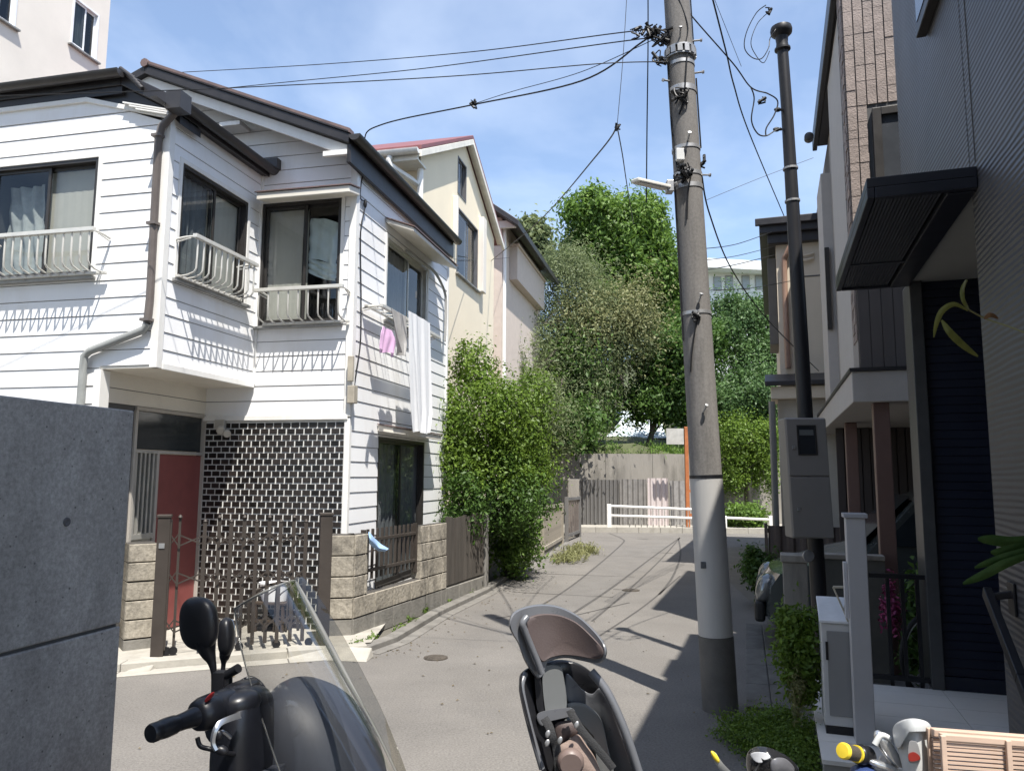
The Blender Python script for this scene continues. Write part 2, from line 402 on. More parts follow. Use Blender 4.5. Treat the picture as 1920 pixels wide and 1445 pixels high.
m_alu = M('pale_aluminium', (0.55, 0.54, 0.50), 0.35, metal=0.6, var=0.1, stain=(0.25, 0.23, 0.2), stain_amt=0.35)
m_alu_white = M('off_white_aluminium', (0.62, 0.61, 0.57), 0.4, metal=0.2, var=0.08, stain=(0.3, 0.27, 0.22), stain_amt=0.35)
m_glass = glass('window_glass', (0.82, 0.86, 0.86), 1.6)
m_glass_dark = glass('dark_glass', (0.25, 0.27, 0.28), 1.8)
m_curtain = M('beige_curtain', (0.50, 0.47, 0.42), 0.9, var=0.06, scale=3, stain=(0.4, 0.37, 0.33), stain_amt=0.3)
m_curtain_dark = M('grey_curtain', (0.16, 0.17, 0.18), 0.9, var=0.2, scale=4)
m_curtain_white = M('pale_curtain', (0.62, 0.68, 0.66), 0.9, var=0.08)
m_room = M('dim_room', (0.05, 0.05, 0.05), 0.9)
m_tile = M('black_glazed_tile', (0.020, 0.016, 0.0145), 0.35, var=0.3, scale=9, spec=0.4, island=.65)
m_grout = M('white_grout', (0.68, 0.68, 0.66), 0.9, var=0.1, stain=(.42, .40, .36), stain_amt=.4)
m_red = M('red_door_paint', (0.23, 0.068, 0.062), 0.5, var=0.12)
m_stone = M('sandstone_block', (0.315, 0.285, 0.235), 0.9, var=0.28, scale=4, bump=0.8, bscale=26, stain=(0.06, 0.055, 0.05), stain_amt=1.0, stain_scale=3.2, spec=0.15, speck=(30, .2), island=.12)
m_stone2 = M('grey_base_block', (0.20, 0.19, 0.17), 0.9, var=0.2, scale=8, bump=0.5, bscale=40, spec=0.15)
m_gate = M('brown_gate_metal', (0.060, 0.050, 0.043), 0.45, metal=0.2, var=0.15)
m_conc_dark = M('dark_fair_concrete', (0.285, 0.278, 0.268), 0.75, var=0.28, scale=2.6, bump=0.15, bscale=40, stain=(0.42, 0.42, 0.41), stain_amt=0.55, stain_scale=6.0, spec=0.25, stretch=(1, 1, .45), speck=(60, .20), pores=(26, .13, .40))
m_asphalt = M('worn_asphalt', (0.168, 0.157, 0.144), 0.9, var=0.13, scale=0.9, bump=0.5, bscale=170, stain=(0.118, 0.112, 0.106), stain_amt=0.65, stain_scale=0.6, spec=0.2, speck=(70, .24))
m_ground = M('packed_ground', (0.13, 0.12, 0.10), 0.95, var=0.25, scale=1.5, bump=0.4)
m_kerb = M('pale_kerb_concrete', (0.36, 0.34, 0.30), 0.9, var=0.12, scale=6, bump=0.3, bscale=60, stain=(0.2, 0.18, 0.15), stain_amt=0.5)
m_conc = M('weathered_concrete', (0.27, 0.25, 0.22), 0.9, var=0.2, scale=2, bump=0.4, bscale=30, stain=(0.08, 0.075, 0.065), stretch=(1, 1, 0.2), stain_amt=0.7, stain_scale=3)
m_pole = M('pole_concrete', (0.175, 0.165, 0.155), 0.85, var=0.14, scale=5, bump=0.25, bscale=60, stretch=(1, 1, 0.15), stain=(0.075, 0.07, 0.065), stain_amt=0.75, stain_scale=5, speck=(60, .15))
m_pole_wrap = M('pole_pale_wrap', (0.40, 0.39, 0.375), 0.7, var=0.08, scale=4, stretch=(1, 1, 0.2), bump=0.1)
m_pole_foot = M('pole_dark_foot', (0.115, 0.108, 0.10), 0.9, var=0.2, scale=6, bump=0.3)
m_steel = M('galvanised_steel', (0.42, 0.42, 0.42), 0.45, metal=0.7, var=0.2, scale=14)
m_cable = M('black_cable', (0.012, 0.012, 0.013), 0.5, var=0.1)
m_black = M('black_plastic', (0.010, 0.010, 0.012), 0.38, var=0.15, scale=20)
m_bark = M('brown_bark', (0.09, 0.075, 0.06), 0.95, var=0.3, scale=9, bump=0.8, stretch=(1, 1, .3))
# ============================================================ ground, road, kerbs
def sheet(name, pts, z, mat, kind='structure', label=None):
    mb = MB(); mb.add([(p[0], p[1], z) for p in pts], [tuple(range(len(pts)))])
    return mb.build(name, mat, kind=kind)
g = MB(); g.add([(-900, -400, 0), (900, -400, 0), (900, 1500, 0), (-900, 1500, 0)], [(0, 1, 2, 3)])
g.build('ground', m_ground, kind='structure')
KL = [atZ(*p) for p in ((225, 1262), (400, 1247), (540, 1236), (690, 1225), (745, 1205), (830, 1153), (915, 1112), (1000, 1056), (1060, 1016), (1088, 998))]
RR = [(9, 21.2), (3.95, 16.5), (2.95, 9.0), (2.30, 6.9), (1.95, 5.6), (1.62, 4.5), (1.45, 3.4), (1.1, 1), (-.5, -8)]
road_pts = [(-9, -8), (-4.2, KL[0].y - .15)] + [(p.x, p.y) for p in KL] + [(-2, 20.8), (-2, 22.0), (3, 21.75), (14, 21.3), (30, 20.6), (30, 18)] + RR
sheet('road', road_pts, 0.004, m_asphalt)
def strip(name, path, w0, w1, h, mat, z=0.0, kind='structure'):
    "kerb-like strip on the left of a path of ground points, from offset w0 to w1"
    mb = MB(); P = [Vector((p[0], p[1], 0)) for p in path]; L = []
    for i, p in enumerate(P):
        t = (P[min(i + 1, len(P) - 1)] - P[max(i - 1, 0)]).normalized(); n = Vector((-t.y, t.x, 0)); L.append((p + n * w0, p + n * w1))
    for i in range(len(P) - 1):
        a, b, c, d = L[i][0], L[i + 1][0], L[i + 1][1], L[i][1]
        L2 = (b - a).length; k = max(1, round(L2 / 0.6))
        for j in range(k):
            t0, t1 = j / k, (j + 1) / k - 0.008 / max(L2, .1)
            q = [a.lerp(b, t0), a.lerp(b, t1), d.lerp(c, t1), d.lerp(c, t0)]
            mb.prism([Vector((v.x, v.y, z)) for v in q], (0, 0, h))
    return mb.build(name, mat, bevel=0.008, kind=kind)
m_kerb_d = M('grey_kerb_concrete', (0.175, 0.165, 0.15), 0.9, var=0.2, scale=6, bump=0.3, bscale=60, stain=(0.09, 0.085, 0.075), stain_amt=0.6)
kl_a = [KL[0] + Vector((-2.4, .12, 0))] + KL[:4]
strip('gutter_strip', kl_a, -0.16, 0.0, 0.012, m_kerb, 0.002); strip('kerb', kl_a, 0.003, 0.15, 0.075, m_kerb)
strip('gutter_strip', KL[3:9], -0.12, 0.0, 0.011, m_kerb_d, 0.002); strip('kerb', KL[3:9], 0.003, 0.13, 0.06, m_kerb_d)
# the paved step between kerb and gate / wall
sheet('entrance_paving', [(-4.6, 6.2), (KL[0].x, KL[0].y + .14), (KL[2].x, KL[2].y + .14), (KL[3].x, KL[3].y + .14), (-1.3, 8.2), (-1.9, 8.4), (-4.6, 8.4)], 0.070, m_kerb)
for i, (px, py, L, ang, lab) in enumerate(((268, 1256, 0.20, 4, 'small worn yellowish kerb ramp block at the left gate post'), (596, 1233, 0.95, 8, 'long pale kerb ramp slab in front of the right gate post'))):
    c = atZ(px, py); mb = MB(); F = Fr((c.x, c.y), ang)
    w = L / 2
    mb.add([F.w(-w, -.10, .005), F.w(w, -.10, .005), F.w(w, .10, .005), F.w(-w, .10, .005), F.w(-w + .02, -.085, .02), F.w(w - .02, -.085, .02), F.w(w - .02, .10, .085), F.w(-w + .02, .10, .085)],
           [(3, 2, 1, 0), (4, 5, 6, 7), (0, 1, 5, 4), (1, 2, 6, 5), (2, 3, 7, 6), (3, 0, 4, 7)])
    mb.build('kerb_ramp', m_kerb, bevel=.006, label=lab, cat='kerb ramp', group='kerb ramps before the white house')
# trench seams and cracks of the road surface
m_seam = M('road_seam', (0.075, 0.07, 0.066), 0.95, var=0.2)
m_patch = M('road_patch', (0.150, 0.141, 0.131), 0.92, var=0.14, scale=2, bump=0.5, bscale=160, speck=(70, .25))
pa_ = [(1155, 1025), (1085, 1087), (1000, 1142), (930, 1180)]; pb2 = [(1262, 1022), (1150, 1102), (1072, 1152), (985, 1230)]
A_ = spline([atZ(x, y) for x, y in pa_], 6); B_ = spline([atZ(x, y) for x, y in pb2], 6)
mbp = MB(); mbp.grid([[Vector((a.x, a.y, .0056)), Vector((b.x, b.y, .0056))] for a, b in zip(A_, B_)]); mbp.build('road_patch', m_patch, kind='structure')
seam = MB()
for path, w in (([(1143, 1000), (1166, 1010), (1166, 1020), (1090, 1085), (1005, 1140), (930, 1160)], .018), ([(1275, 1008), (1230, 1040), (1150, 1100), (1075, 1150)], .02),
                ([(1275, 1008), (1240, 1048), (1180, 1105), (1110, 1165)], .014), ([(1272, 1010), (1276, 1040), (1262, 1080), (1236, 1115)], .018),
                ([(1220, 1036), (1262, 1037)], .03), ([(1150, 1105), (1200, 1107)], .015), ([(1195, 1010), (1215, 1011)], .03), ([(1080, 1040), (1240, 1046)], .012), ([(1000, 1075), (1190, 1082)], .012), ([(960, 1110), (1150, 1120)], .010), ([(1010, 1170), (1180, 1130)], .012), ([(1120, 1195), (1210, 1135), (1275, 1080)], .012)):
    P = spline([atZ(x, y, 0) for x, y in path], 5) if len(path) > 2 else [atZ(x, y, 0) for x, y in path]
    for a, b in zip(P, P[1:]):
        t = (b - a); t.z = 0; t.normalize(); n = Vector((-t.y, t.x, 0)) * w
        seam.add([Vector((q.x, q.y, 0.0072)) for q in (a - n, b - n, b + n, a + n)], [(0, 1, 2, 3)])
seam.build('road_seam', m_seam, kind='structure')
def manhole(px, py, rx, label):
    c = atZ(px, py, 0); mb = MB(); mb.lathe([(rx * 1.12, 0.0), (rx * 1.12, 0.006), (rx * 1.02, 0.0062), (rx * 1.0, 0.004), (rx * .98, 0.009), (rx * .9, 0.0095), (0.02, 0.0095)], (c.x, c.y, 0.005), n=28)
    for k in range(-3, 4):
        x = k * rx * .25; y = math.sqrt(max(.001, (rx * .8) ** 2 - x * x)); mb.box((c.x + x - .006, c.y - y, 0.012), (c.x + x + .006, c.y + y, 0.017))
    return mb.build('manhole_cover', MATS['manhole'], label=label, cat='manhole', smooth=30)
M('manhole', (0.10, 0.085, 0.07), 0.7, metal=0.4, var=0.3, scale=20)
manhole(817, 1234, .095, 'small rusty round manhole cover set in the road before the garden wall')
manhole(1183, 1107, .11, 'round iron cover in the patched roadway behind the child seat headrest')

# ============================================================ the white clapboard house
_c = atY(650, 905, 7.7)
H = Fr((_c.x, _c.y), 13.0)
ub = H.onv(475, 705, 0)[0]
vb = H.onu(297, 600, ub)[0]
ug = H.onv(188, 705, vb)[0]
zt = H.onv(560, 782, 0)[1]                   # top of the tiles
zb = (H.onv(474, 722, 0)[1] + H.onu(296, 683, ub)[1]) / 2   # underside of the bay
OH = 0.32
uA, zA = H.onv(272, 122, -OH); uE, zE = H.onv(655, 250, -OH)
slope = (zE - zA) / (uE - uA)
zline = lambda u: zA + slope * (u - uA)
HD = H.onu(836, 700, 0)[0]                  # depth of the house along the street
Tf = lambda a, d, z: H.w(a, -d, z)
Tr = lambda a, d, z: H.w(d, a, z)
Tb = lambda a, d, z: H.w(ub + d, a, z)
Tg = lambda a, d, z: H.w(ug + d, a, z)
T2 = lambda a, d, z: H.w(a, vb - d, z)
print('H', ub, vb, ug, zt, zb, 'apex', uA, zA, 'eave', uE, zE, 'depth', HD)
house = thing('white_house', H.w(-1.5, 0, 0), 'white clapboard house with black tiled front and red door beside the junction', 'house')
UL = -7.0
# windows (a0,a1,z0,z1) on their planes
w1 = (H.onv(-22, 400, vb)[0], H.onv(181, 400, vb)[0], H.onv(90, 524, vb)[1], H.onv(178, 297, vb)[1])
w2 = (H.onu(334, 420, ub)[0], H.onu(461, 440, ub)[0], H.onu(332, 524, ub)[1], H.onu(336, 302, ub)[1])
w3 = (H.onv(489, 480, 0)[0], H.onv(639, 480, 0)[0], H.onv(565, 610, 0)[1], H.onv(489, 384, 0)[1])
w4 = (H.onu(722, 540, 0)[0], H.onu(799, 560, 0)[0], H.onu(722, 600, 0)[1], H.onu(722, 442, 0)[1])
w5 = (H.onu(706, 900, 0)[0], H.onu(793, 900, 0)[0], 0.35, H.onu(706, 818, 0)[1])
wl_ = (H.onu(248, 930, ug)[0], H.onu(283, 930, ug)[0], H.onu(262, 1000, ug)[1], H.onu(262, 846, ug)[1])
dr = (H.onu(288, 1000, ug)[0], H.onu(370, 1000, ug)[0], 0.09, H.onu(290, 850, ug)[1])
trn = (vb + .12, dr[1] + .02, dr[3] + .03, H.onu(375, 783, ug)[1])
uP2 = H.onv(508, 312, 0)[0]; vP2, zP2 = H.onu(335, 184, uP2); OW = vb - vP2
P1 = H.onv(228, 134, vP2); P2 = (uP2, zP2); print('wing overhang', OW, P2)
zF2 = H.onv(166, 187, vb)[1]; uK = H.onv(166, 187, vb)[0]
print('windows', w1, w2, w3, w4, w5, 'lattice', wl_, 'door', dr, 'trans', trn, 'P1', P1, 'P2', P2, 'zF2', zF2)
zlow = H.onv(300, 214, vb)[1]
gable = [(ug, zt), (-.002, zt), (-.002, zline(0) - .12), (uA, zA - .12), (uA - 1.2, zline(uA + 1.2) - .12), (uA - 1.2, zt)]
side = [(.002, .0), (HD, .0), (HD, zline(0.0) - .16), (.002, zline(0.0) - .16)]
f2up = [(UL, zb), (ub - .002, zb), (ub - .002, zlow - .1), (uK, zF2), (UL, zF2)]
f2lo = [(UL, 0.0), (ug - .002, 0.0), (ug - .002, zb), (UL, zb)]
bay = [(vb + .002, zb), (-.002, zb), (-.002, zlow), (vb + .002, zlow)]
header = [(vb + .10, trn[3] + .04), (-.002, trn[3] + .04), (-.002, zb), (vb + .10, zb)]
core, boards, boards2 = MB(), MB(), MB()
for T, ol, hs in ((Tf, gable, [w3]), (Tr, side, [w4, w5]), (T2, f2up, [w1]), (T2, f2lo, []), (Tb, bay, [w2])):
    slabs(core, T, ol, hs, -0.10, 0.0); siding(boards, T, ol, hs)
slabs(core, Tg, header, [], -.08, 0); siding(boards2, Tg, header, [])
slabs(core, Tg, [(vb + .002, 0), (0, 0), (0, trn[3] + .04), (vb, trn[3] + .04)], [(wl_[0], dr[1] + .02, 0, trn[3] + .03)], -.08, -.002)
slabs(core, Tf, [(ug, 0), (-.004, 0), (-.004, zt), (ug, zt)], [], -.10, 0.0)
core.build('wall', m_core, house)
boards.build('siding', m_siding, house)
boards2.build('entrance_header', m_cream_siding, house, label='cream boards above the front door under the bay')
sof = MB(); sof.box((ug - .02, vb - .002, zb - .03), (ub + .016, -.001, zb - .001), lambda u, v, z: H.w(u, v, z))
sof.build('bay_underside', m_cream_siding, house, bevel=.004)
# corner trims and belts
tw = .045
tr = MB(); tr.box((-tw, -.03, zt), (.028, .004, zline(0) - .2), lambda a, b, z: H.w(a, b, z)); tr.build('corner_trim', m_white_trim, house, bevel=.003)
tr = MB(); tr.box((.0285, -.03, zt), (.031, .05, zline(0) - .2), lambda a, b, z: H.w(a, b, z)); tr.build('corner_trim', m_white_trim, house, bevel=.003)
tr = MB(); tr.box((-.035, -.022, 0.05), (.024, .03, zt - .02), lambda a, b, z: H.w(a, b, z)); tr.build('corner_trim', m_white_trim, house, bevel=.003)
tr = MB(); tr.box((ub - tw, vb - .028, zb - .03), (ub + .028, vb + tw, zlow), lambda a, b, z: H.w(a, b, z)); tr.build('corner_trim', m_white_trim, house, bevel=.003)
tr = MB(); tr.box((ub + .0, -.03, zb), (ub + .032, -.001, zlow), lambda a, b, z: H.w(a, b, z)); tr.build('corner_trim', m_white_trim, house, bevel=.003)
tr = MB(); tr.box((ug - tw, vb - .026, 0), (ug + .026, vb + .09, zb - .035), lambda a, b, z: H.w(a, b, z)); tr.build('corner_trim', m_white_trim, house, bevel=.003)
tr = MB(); tr.box((ug, -.035, zt - .03), (.0, -.001, zt + .022), lambda a, b, z: H.w(a, b, z)); tr.build('corner_trim', m_white_trim, house, bevel=.003)
tr = MB(); tr.box((ub + .017, vb + .05, zb - .035), (ub + .035, -.031, zb + .02), lambda a, b, z: H.w(a, b, z)); tr.build('corner_trim', m_white_trim, house, bevel=.003)
tr = MB(); tr.box((UL, vb - .03, zF2 - .035), (uK, vb - .001, zF2 + .01), lambda a, b, z: H.w(a, b, z)); tr.build('corner_trim', m_white_trim, house, bevel=.003)
tr = MB(); tr.prism([H.w(uK, vb - .03, zF2 - .035), H.w(uK, vb - .03, zF2 + .01), H.w(ub, vb - .03, zlow - .02), H.w(ub, vb - .03, zlow - .065)], H.V * .029); tr.build('corner_trim', m_white_trim, house, bevel=.003)
tr = MB(); tr.box((HD - .04, -.0, 0.02), (HD + .01, .026, zline(0) - .2), lambda a, b, z: H.w(b, a, z)); tr.build('corner_trim', m_white_trim, house, bevel=.003)

# black tiles
ntile = round((-0.04 - (ug + .02)) / .1005); tile = MB(); grout = MB()
tw_ = (-0.04 - (ug + .02)) / ntile; rows = int((zt - .05 - .06) / .0628); hh = (zt - .05 - .06) / rows
trnd = random.Random(4)
for r in range(rows):
    off = (r % 2) * tw_ / 2
    for c in range(-1, ntile + 1):
        a0 = max(ug + .02, ug + .02 + c * tw_ + off); a1 = min(-.04, ug + .02 + (c + 1) * tw_ + off)
        if a1 - a0 > .02:
            jx, jz = trnd.uniform(-.0015, .0015), trnd.uniform(-.0015, .0015)
            tile.frustum((a0 + .0055 + jx, .004, .06 + r * hh + .005 + jz), (a1 - .0055 + jx, .012, .06 + (r + 1) * hh - .005 + jz), .004, Tf)
grout.box((ug + .005, .001, .05), (-.036, .0055, zt - .032), Tf)
tp = grout.build('tiled_wall', m_grout, house)
tile.build('tile', m_tile, tp, kind='stuff')
# ---- roofs
roof = MB(); th = .10
uL2 = 2 * uA - uE - 1.0
prof = [(uE, zE), (uA, zA), (uL2, zline(2 * uA - uL2)), (uL2, zline(2 * uA - uL2) - th), (uA, zA - th), (uE, zE - th)]
roof.prism([H.w(u, -OH, z) for u, z in prof[:2] + prof[4:]], H.V * (HD + OH + .08))
roof.prism([H.w(u, -OH, z) for u, z in [prof[1], prof[2], prof[3], prof[4]]], H.V * (HD + OH + .08))
# metal seams and ridge
for k in range(9):
    v = -OH + (HD + OH + .08) * k / 8
    roof.prism([H.w(uE, v - .012, zE + .002), H.w(uA, v - .012, zA + .002), H.w(uA, v - .012, zA + .03), H.w(uE, v - .012, zE + .03)], H.V * .024)
rf = roof.build('roof', m_roof, house, bevel=.006)
rc = MB(); rc.tube([H.w(uA, -OH - .02, zA + .02), H.w(uA, HD + .1, zA + .02)], .05, 8)
rc.prism([H.w(uE + .01, -OH - .012, zE + .005), H.w(uA, -OH - .012, zA + .012), H.w(uA, -OH - .012, zA + .055), H.w(uE + .01, -OH - .012, zE + .05)], H.V * .10)
rc.build('ridge_cap', m_roof_brown, rf)
fas = MB()
zz = lambda u: zline(u) - th
fas.prism([H.w(uE - .02, -OH + .06, zz(uE) - .003), H.w(uA, -OH + .06, zA - th - .003), H.w(uA, -OH + .06, zA - th - .12), H.w(uE - .05, -OH + .06, zz(uE) - .11)], H.V * .03)
fas.prism([H.w(uA - .003, -OH + .06, zA - th - .003), H.w(uA - 1.0, -OH + .06, zline(uA + 1.0) - th - .003), H.w(uA - 1.0, -OH + .06, zline(uA + 1.0) - th - .11), H.w(uA - .003, -OH + .06, zA - th - .12)], H.V * .03)
fas.box((uE - .30, -OH + .02, zz(uE) - .11), (uE - .03, -OH + .055, zz(uE) - .055), lambda a, b, z: H.w(a, b, z))
fas.box((uA + .9, -OH + .10, zline(uA + 1.1) - th - .20), (uA + 1.15, -.02, zline(uA + 1.1) - th - .15), lambda a, b, z: H.w(a, b, z))
fas.build('bargeboard', m_white_trim, house, bevel=.004)
# dark boxed eave + gutter along the street side
ev = MB()
ev.box((.03, -OH + .02, zE - th - .20), (uE + .01, HD + .06, zE - th - .003), lambda a, b, z: H.w(a, b, z))
ev.build('eave_box', m_roof, house, bevel=.006)
gt = MB()
def gutter(mb, p, q, r=.055, up=Vector((0, 0, 1))):
    t = (q - p).normalized(); s = t.cross(up).normalized(); G = []
    for e in (p, q): G.append([e + s * (r * math.cos(a)) + up * (r * math.sin(a)) for a in [math.pi + math.pi * i / 8 for i in range(9)]])
    mb.grid(G, .004)
    for e, sg in ((p, 1), (q, -1)): mb.prism([e + s * (r * math.cos(a)) + up * (r * math.sin(a)) for a in [math.pi + math.pi * i / 8 for i in range(9)]], t * .004 * sg)
gutter(gt, H.w(uE + .065, -OH - .02, zE - .02), H.w(uE + .065, HD + .1, zE - .03), .06)
gutter(gt, H.w(UL, vP2 - .06, P1[1] - .03), H.w(P1[0] + .05, vP2 - .06, P1[1] - .03), .055)
gutter(gt, H.w(P2[0] + .05, vP2 - .07, P2[1] - .05), H.w(P2[0] + .05, -.01, P2[1] - .05), .055)
gt.box((P2[0] - .03, vP2 - .13, P2[1] - .16), (P2[0] + .12, vP2 + .02, P2[1] + .0), lambda a, b, z: H.w(a, b, z))
gt.box((P2[0] - .02, -.10, P2[1] - .06), (P2[0] + .13, -.0135, P2[1] + .05), lambda a, b, z: H.w(a, b, z))
gt.build('gutter', m_gutter, house, smooth=40)
# front wing roof
fr_ = MB(); t2 = .13
fr_.prism([H.w(UL, vP2, P1[1]), H.w(P1[0], vP2, P1[1]), H.w(P1[0], vP2, P1[1] - t2), H.w(UL, vP2, P1[1] - t2)], H.V * (-vP2 + .2))
fr_.prism([H.w(P1[0] + .002, vP2, P1[1]), H.w(P2[0], vP2, P2[1]), H.w(P2[0], vP2, P2[1] - t2), H.w(P1[0] + .002, vP2, P1[1] - t2)], H.V * (-vP2 - .014))
for k in range(4):   # stepped end of the front slope
    fr_.tube([H.w(P1[0] + .03 * k, vP2 - .02, P1[1] + .02 - .025 * k), H.w(P1[0] + .16 + .03 * k, vP2 - .02, P1[1] - .10 - .035 * k)], .022, 6)
fw = fr_.build('wing_roof', m_roof, house, bevel=.006)
so = MB()
so.box((UL, vP2 + .02, zF2 + .012), (P1[0], vb + .2, P1[1] - t2 - .003), lambda a, b, z: H.w(a, b, z))
so.prism([H.w(ub + .016, vP2 + .06, zlow - .04), H.w(P2[0] - .02, vP2 + .06, P2[1] - t2 - .08), H.w(P2[0] - .02, vP2 + .06, P2[1] - t2 - .003), H.w(P1[0], vP2 + .06, P1[1] - t2 - .003), H.w(uK, vP2 + .06, zF2 + .012)], H.V * .3)
so.box((ub + .015, vb - .3, zlow + .0), (P2[0] - .02, -.003, P2[1] - t2 + .02), lambda a, b, z: H.w(a, b, z))
so.build('dark_soffit', m_roof, house, bevel=.004)
lv = MB()   # white louvre strips under the corner
for k in range(3):
    u0, z0 = H.onv(232 + 12 * k, 193 + 6 * k, vb - .05); u1, z1 = H.onv(318, 207 + 4 * k, vb - .05)
    lv.bar(H.w(u0, vb - .05, z0), H.w(u1, vb - .05, z1), .03, .012)
lv.build('louvre', m_white_trim, house)
# downspout
ds = MB(); dp = []
for px, py, d in ((335, 196, OW + .04), (328, 212, OW * .8), (303, 238, .07), (297, 262, .055), (281, 560, .055), (276, 606, .055)):
    u, z = H.onv(px, py, vb - d); dp.append(H.w(u, vb - d, z))
ds.tube(dp, .034, 10)
for py, px in ((256, 298), (420, 289), (600, 277)):
    u, z = H.onv(px, py, vb - .05); ds.box((u - .045, .0, z - .012), (u + .045, .10, z + .012), T2)
dsp = ds.build('downspout', m_spout, house, smooth=40)
d2 = MB(); dq = []
for px, py, d in ((276, 606, .055), (270, 618, .055), (168, 658, .055), (158, 668, .055), (155, 700, .055)):
    u, z = H.onv(px, py, vb - d); dq.append(H.w(u, vb - d, z))
dq.append(Vector((dq[-1].x, dq[-1].y, 0.05)))
d2.tube(dq, .034, 10)
d2.build('downspout', M('grey_downspout', (0.30, 0.31, 0.30), 0.4, var=0.1), house, smooth=40, label='grey lower downspout turning to the left')

# ---- window builder
def window(T, w, parent, curt=('curtain', 'curtain'), frame=m_alu_dark, swap=False, depth=.05, trim=True, split=0.5, sill=True, glassm=None, fw=.035, lining=True):
    a0, a1, z0, z1 = w; f = fw; mb = MB()
    am = lerp(a0, a1, split)
    for (p, q) in (((a0, -.06, z0), (a0 + f, .012, z1)), ((a1 - f, -.06, z0), (a1, .012, z1)), ((a0 + f, -.06, z1 - f), (a1 - f, .012, z1)), ((a0 + f, -.06, z0), (a1 - f, .012, z0 + f * .8))):
        mb.box(p, q, T)
    ov = .028
    pan = []
    for s, (b0, b1) in enumerate(((a0 + f, am + ov), (am - ov, a1 - f))):
        d = (-.02 if (s == 0) != swap else -.045); e = .03
        for (p, q) in (((b0, d - .018, z0 + f * .8), (b0 + e, d, z1 - f)), ((b1 - e, d - .018, z0 + f * .8), (b1, d, z1 - f)), ((b0 + e, d - .018, z1 - f - e), (b1 - e, d, z1 - f)), ((b0 + e, d - .018, z0 + f * .8), (b1 - e, d, z0 + f * .8 + e * 1.6))):
            mb.box(p, q, T)
        pan.append((b0 + e, b1 - e, d - .009))
    wo_ = mb.build('window', frame, parent, bevel=.002)
    for (b0, b1, d) in pan:
        MB().add([T(b0, d, z0 + f * .8 + .045), T(b1, d, z0 + f * .8 + .045), T(b1, d, z1 - f - .03), T(b0, d, z1 - f - .03)], [(0, 1, 2, 3)]).build('pane', glassm or m_glass, wo_)
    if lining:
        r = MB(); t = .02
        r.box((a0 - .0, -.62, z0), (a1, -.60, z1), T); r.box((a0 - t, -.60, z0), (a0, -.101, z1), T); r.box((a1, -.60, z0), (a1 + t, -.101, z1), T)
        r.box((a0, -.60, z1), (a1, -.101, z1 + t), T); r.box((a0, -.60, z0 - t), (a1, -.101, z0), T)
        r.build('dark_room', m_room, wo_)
    for s, cname in enumerate(curt):
        if not cname: continue
        b0, b1, d = pan[s]; d = -.085; G = []
        nn = 40
        amp = .012 if cname != 'plain' else .001
        zt_ = z1 - f - .03 - (.05 if cname == 'curtain' else 0)
        zq = lambda t: zt_
        for i in range(nn + 1):
            t = i / nn; a = lerp(b0 - .02, b1 + .02, t); dd = d + amp * math.sin(t * 38 + s) + amp * .5 * math.sin(t * 90)
            G.append([T(a, dd * 1.0 - .01 * (1 - zc / 6), lerp(z0 + .02, zq(t), zc / 6)) for zc in range(7)])
        mt = {'curtain': m_curtain, 'plain': m_curtain, 'dark': m_curtain_dark, 'white': m_curtain_white}[cname]
        MB().grid(G, .002).build('curtain', mt, wo_, smooth=60)
    if trim:
        tb = MB(); k = .04
        for (p, q) in (((a0 - k, .004, z0 - .01), (a0, .022, z1 + k)), ((a1, .004, z0 - .01), (a1 + k, .022, z1 + k)), ((a0, .004, z1), (a1, .022, z1 + k))): tb.box(p, q, T)
        tb.build('window_trim', m_white_trim, wo_, bevel=.002)
    if sill:
        MB().box((a0 - .05, .002, z0 - .03), (a1 + .05, .065, z0 - .001), T).build('sill', M_SILL, wo_, bevel=.003)
    return wo_
M_SILL = M('grey_sill', (0.30, 0.30, 0.29), 0.5, metal=0.3, var=0.2, stain=(0.06, 0.06, 0.06), stain_amt=0.6, stain_scale=9)
W1 = window(T2, w1, house, ('', 'plain'), split=.525)
window(Tb, w2, house, ('dark', 'plain'), split=.5)
W3 = window(Tf, w3, house, ('plain', ''), split=.53)
window(Tr, w4, house, ('dark', ''), split=.55, frame=m_alu, trim=True)
window(Tr, w5, house, ('dark', 'dark'), split=.5, trim=False, sill=False, glassm=glass('matt_glass', (.8, .82, .82), .5))
# pale sheer curtain in the left sash of the front wing window
a0, a1, z0, z1 = w1; G = []
for i in range(31):
    t = i / 30; a = lerp(a0 + .06, lerp(a0, a1, .40), t)
    G.append([T2(a, -.16 + .018 * math.sin(t * 21 + k * .8) + .012 * math.sin(k * 2.3 + t * 9), lerp(z0 + .06, z1 - .14, k / 8)) for k in range(9)])
MB().grid(G, .002).build('curtain', M('grey_sheer', (.34, .35, .34), .9, var=.3, scale=5), W1, smooth=60, label='pale bunched curtain behind the left sash')
# crooked pale cloths behind the right sash of the middle window
for zc0, zc1, sk in ((H.onv(600, 480, 0)[1], H.onv(600, 402, 0)[1], .03), (H.onv(600, 505, 0)[1], H.onv(600, 475, 0)[1], -.02)):
    ua, uz = H.onv(572, 450, 0)[0], H.onv(632, 450, 0)[0]; G = []
    for i in range(25):
        t = i / 24
        G.append([Tf(lerp(ua, uz, t) - .03 * (1 - k / 8) * t * 2, -.10 + .012 * math.sin(k * 2.1 + t * 6) + .008 * math.sin(t * 17), lerp(zc0 - .10 * t, zc1 - .10 * t, k / 8) + sk * math.sin(t * 3)) for k in range(9)])
    MB().grid(G, .002).build('curtain', m_curtain_white, W3, smooth=60, label='crumpled pale cloth hung behind the right sash')
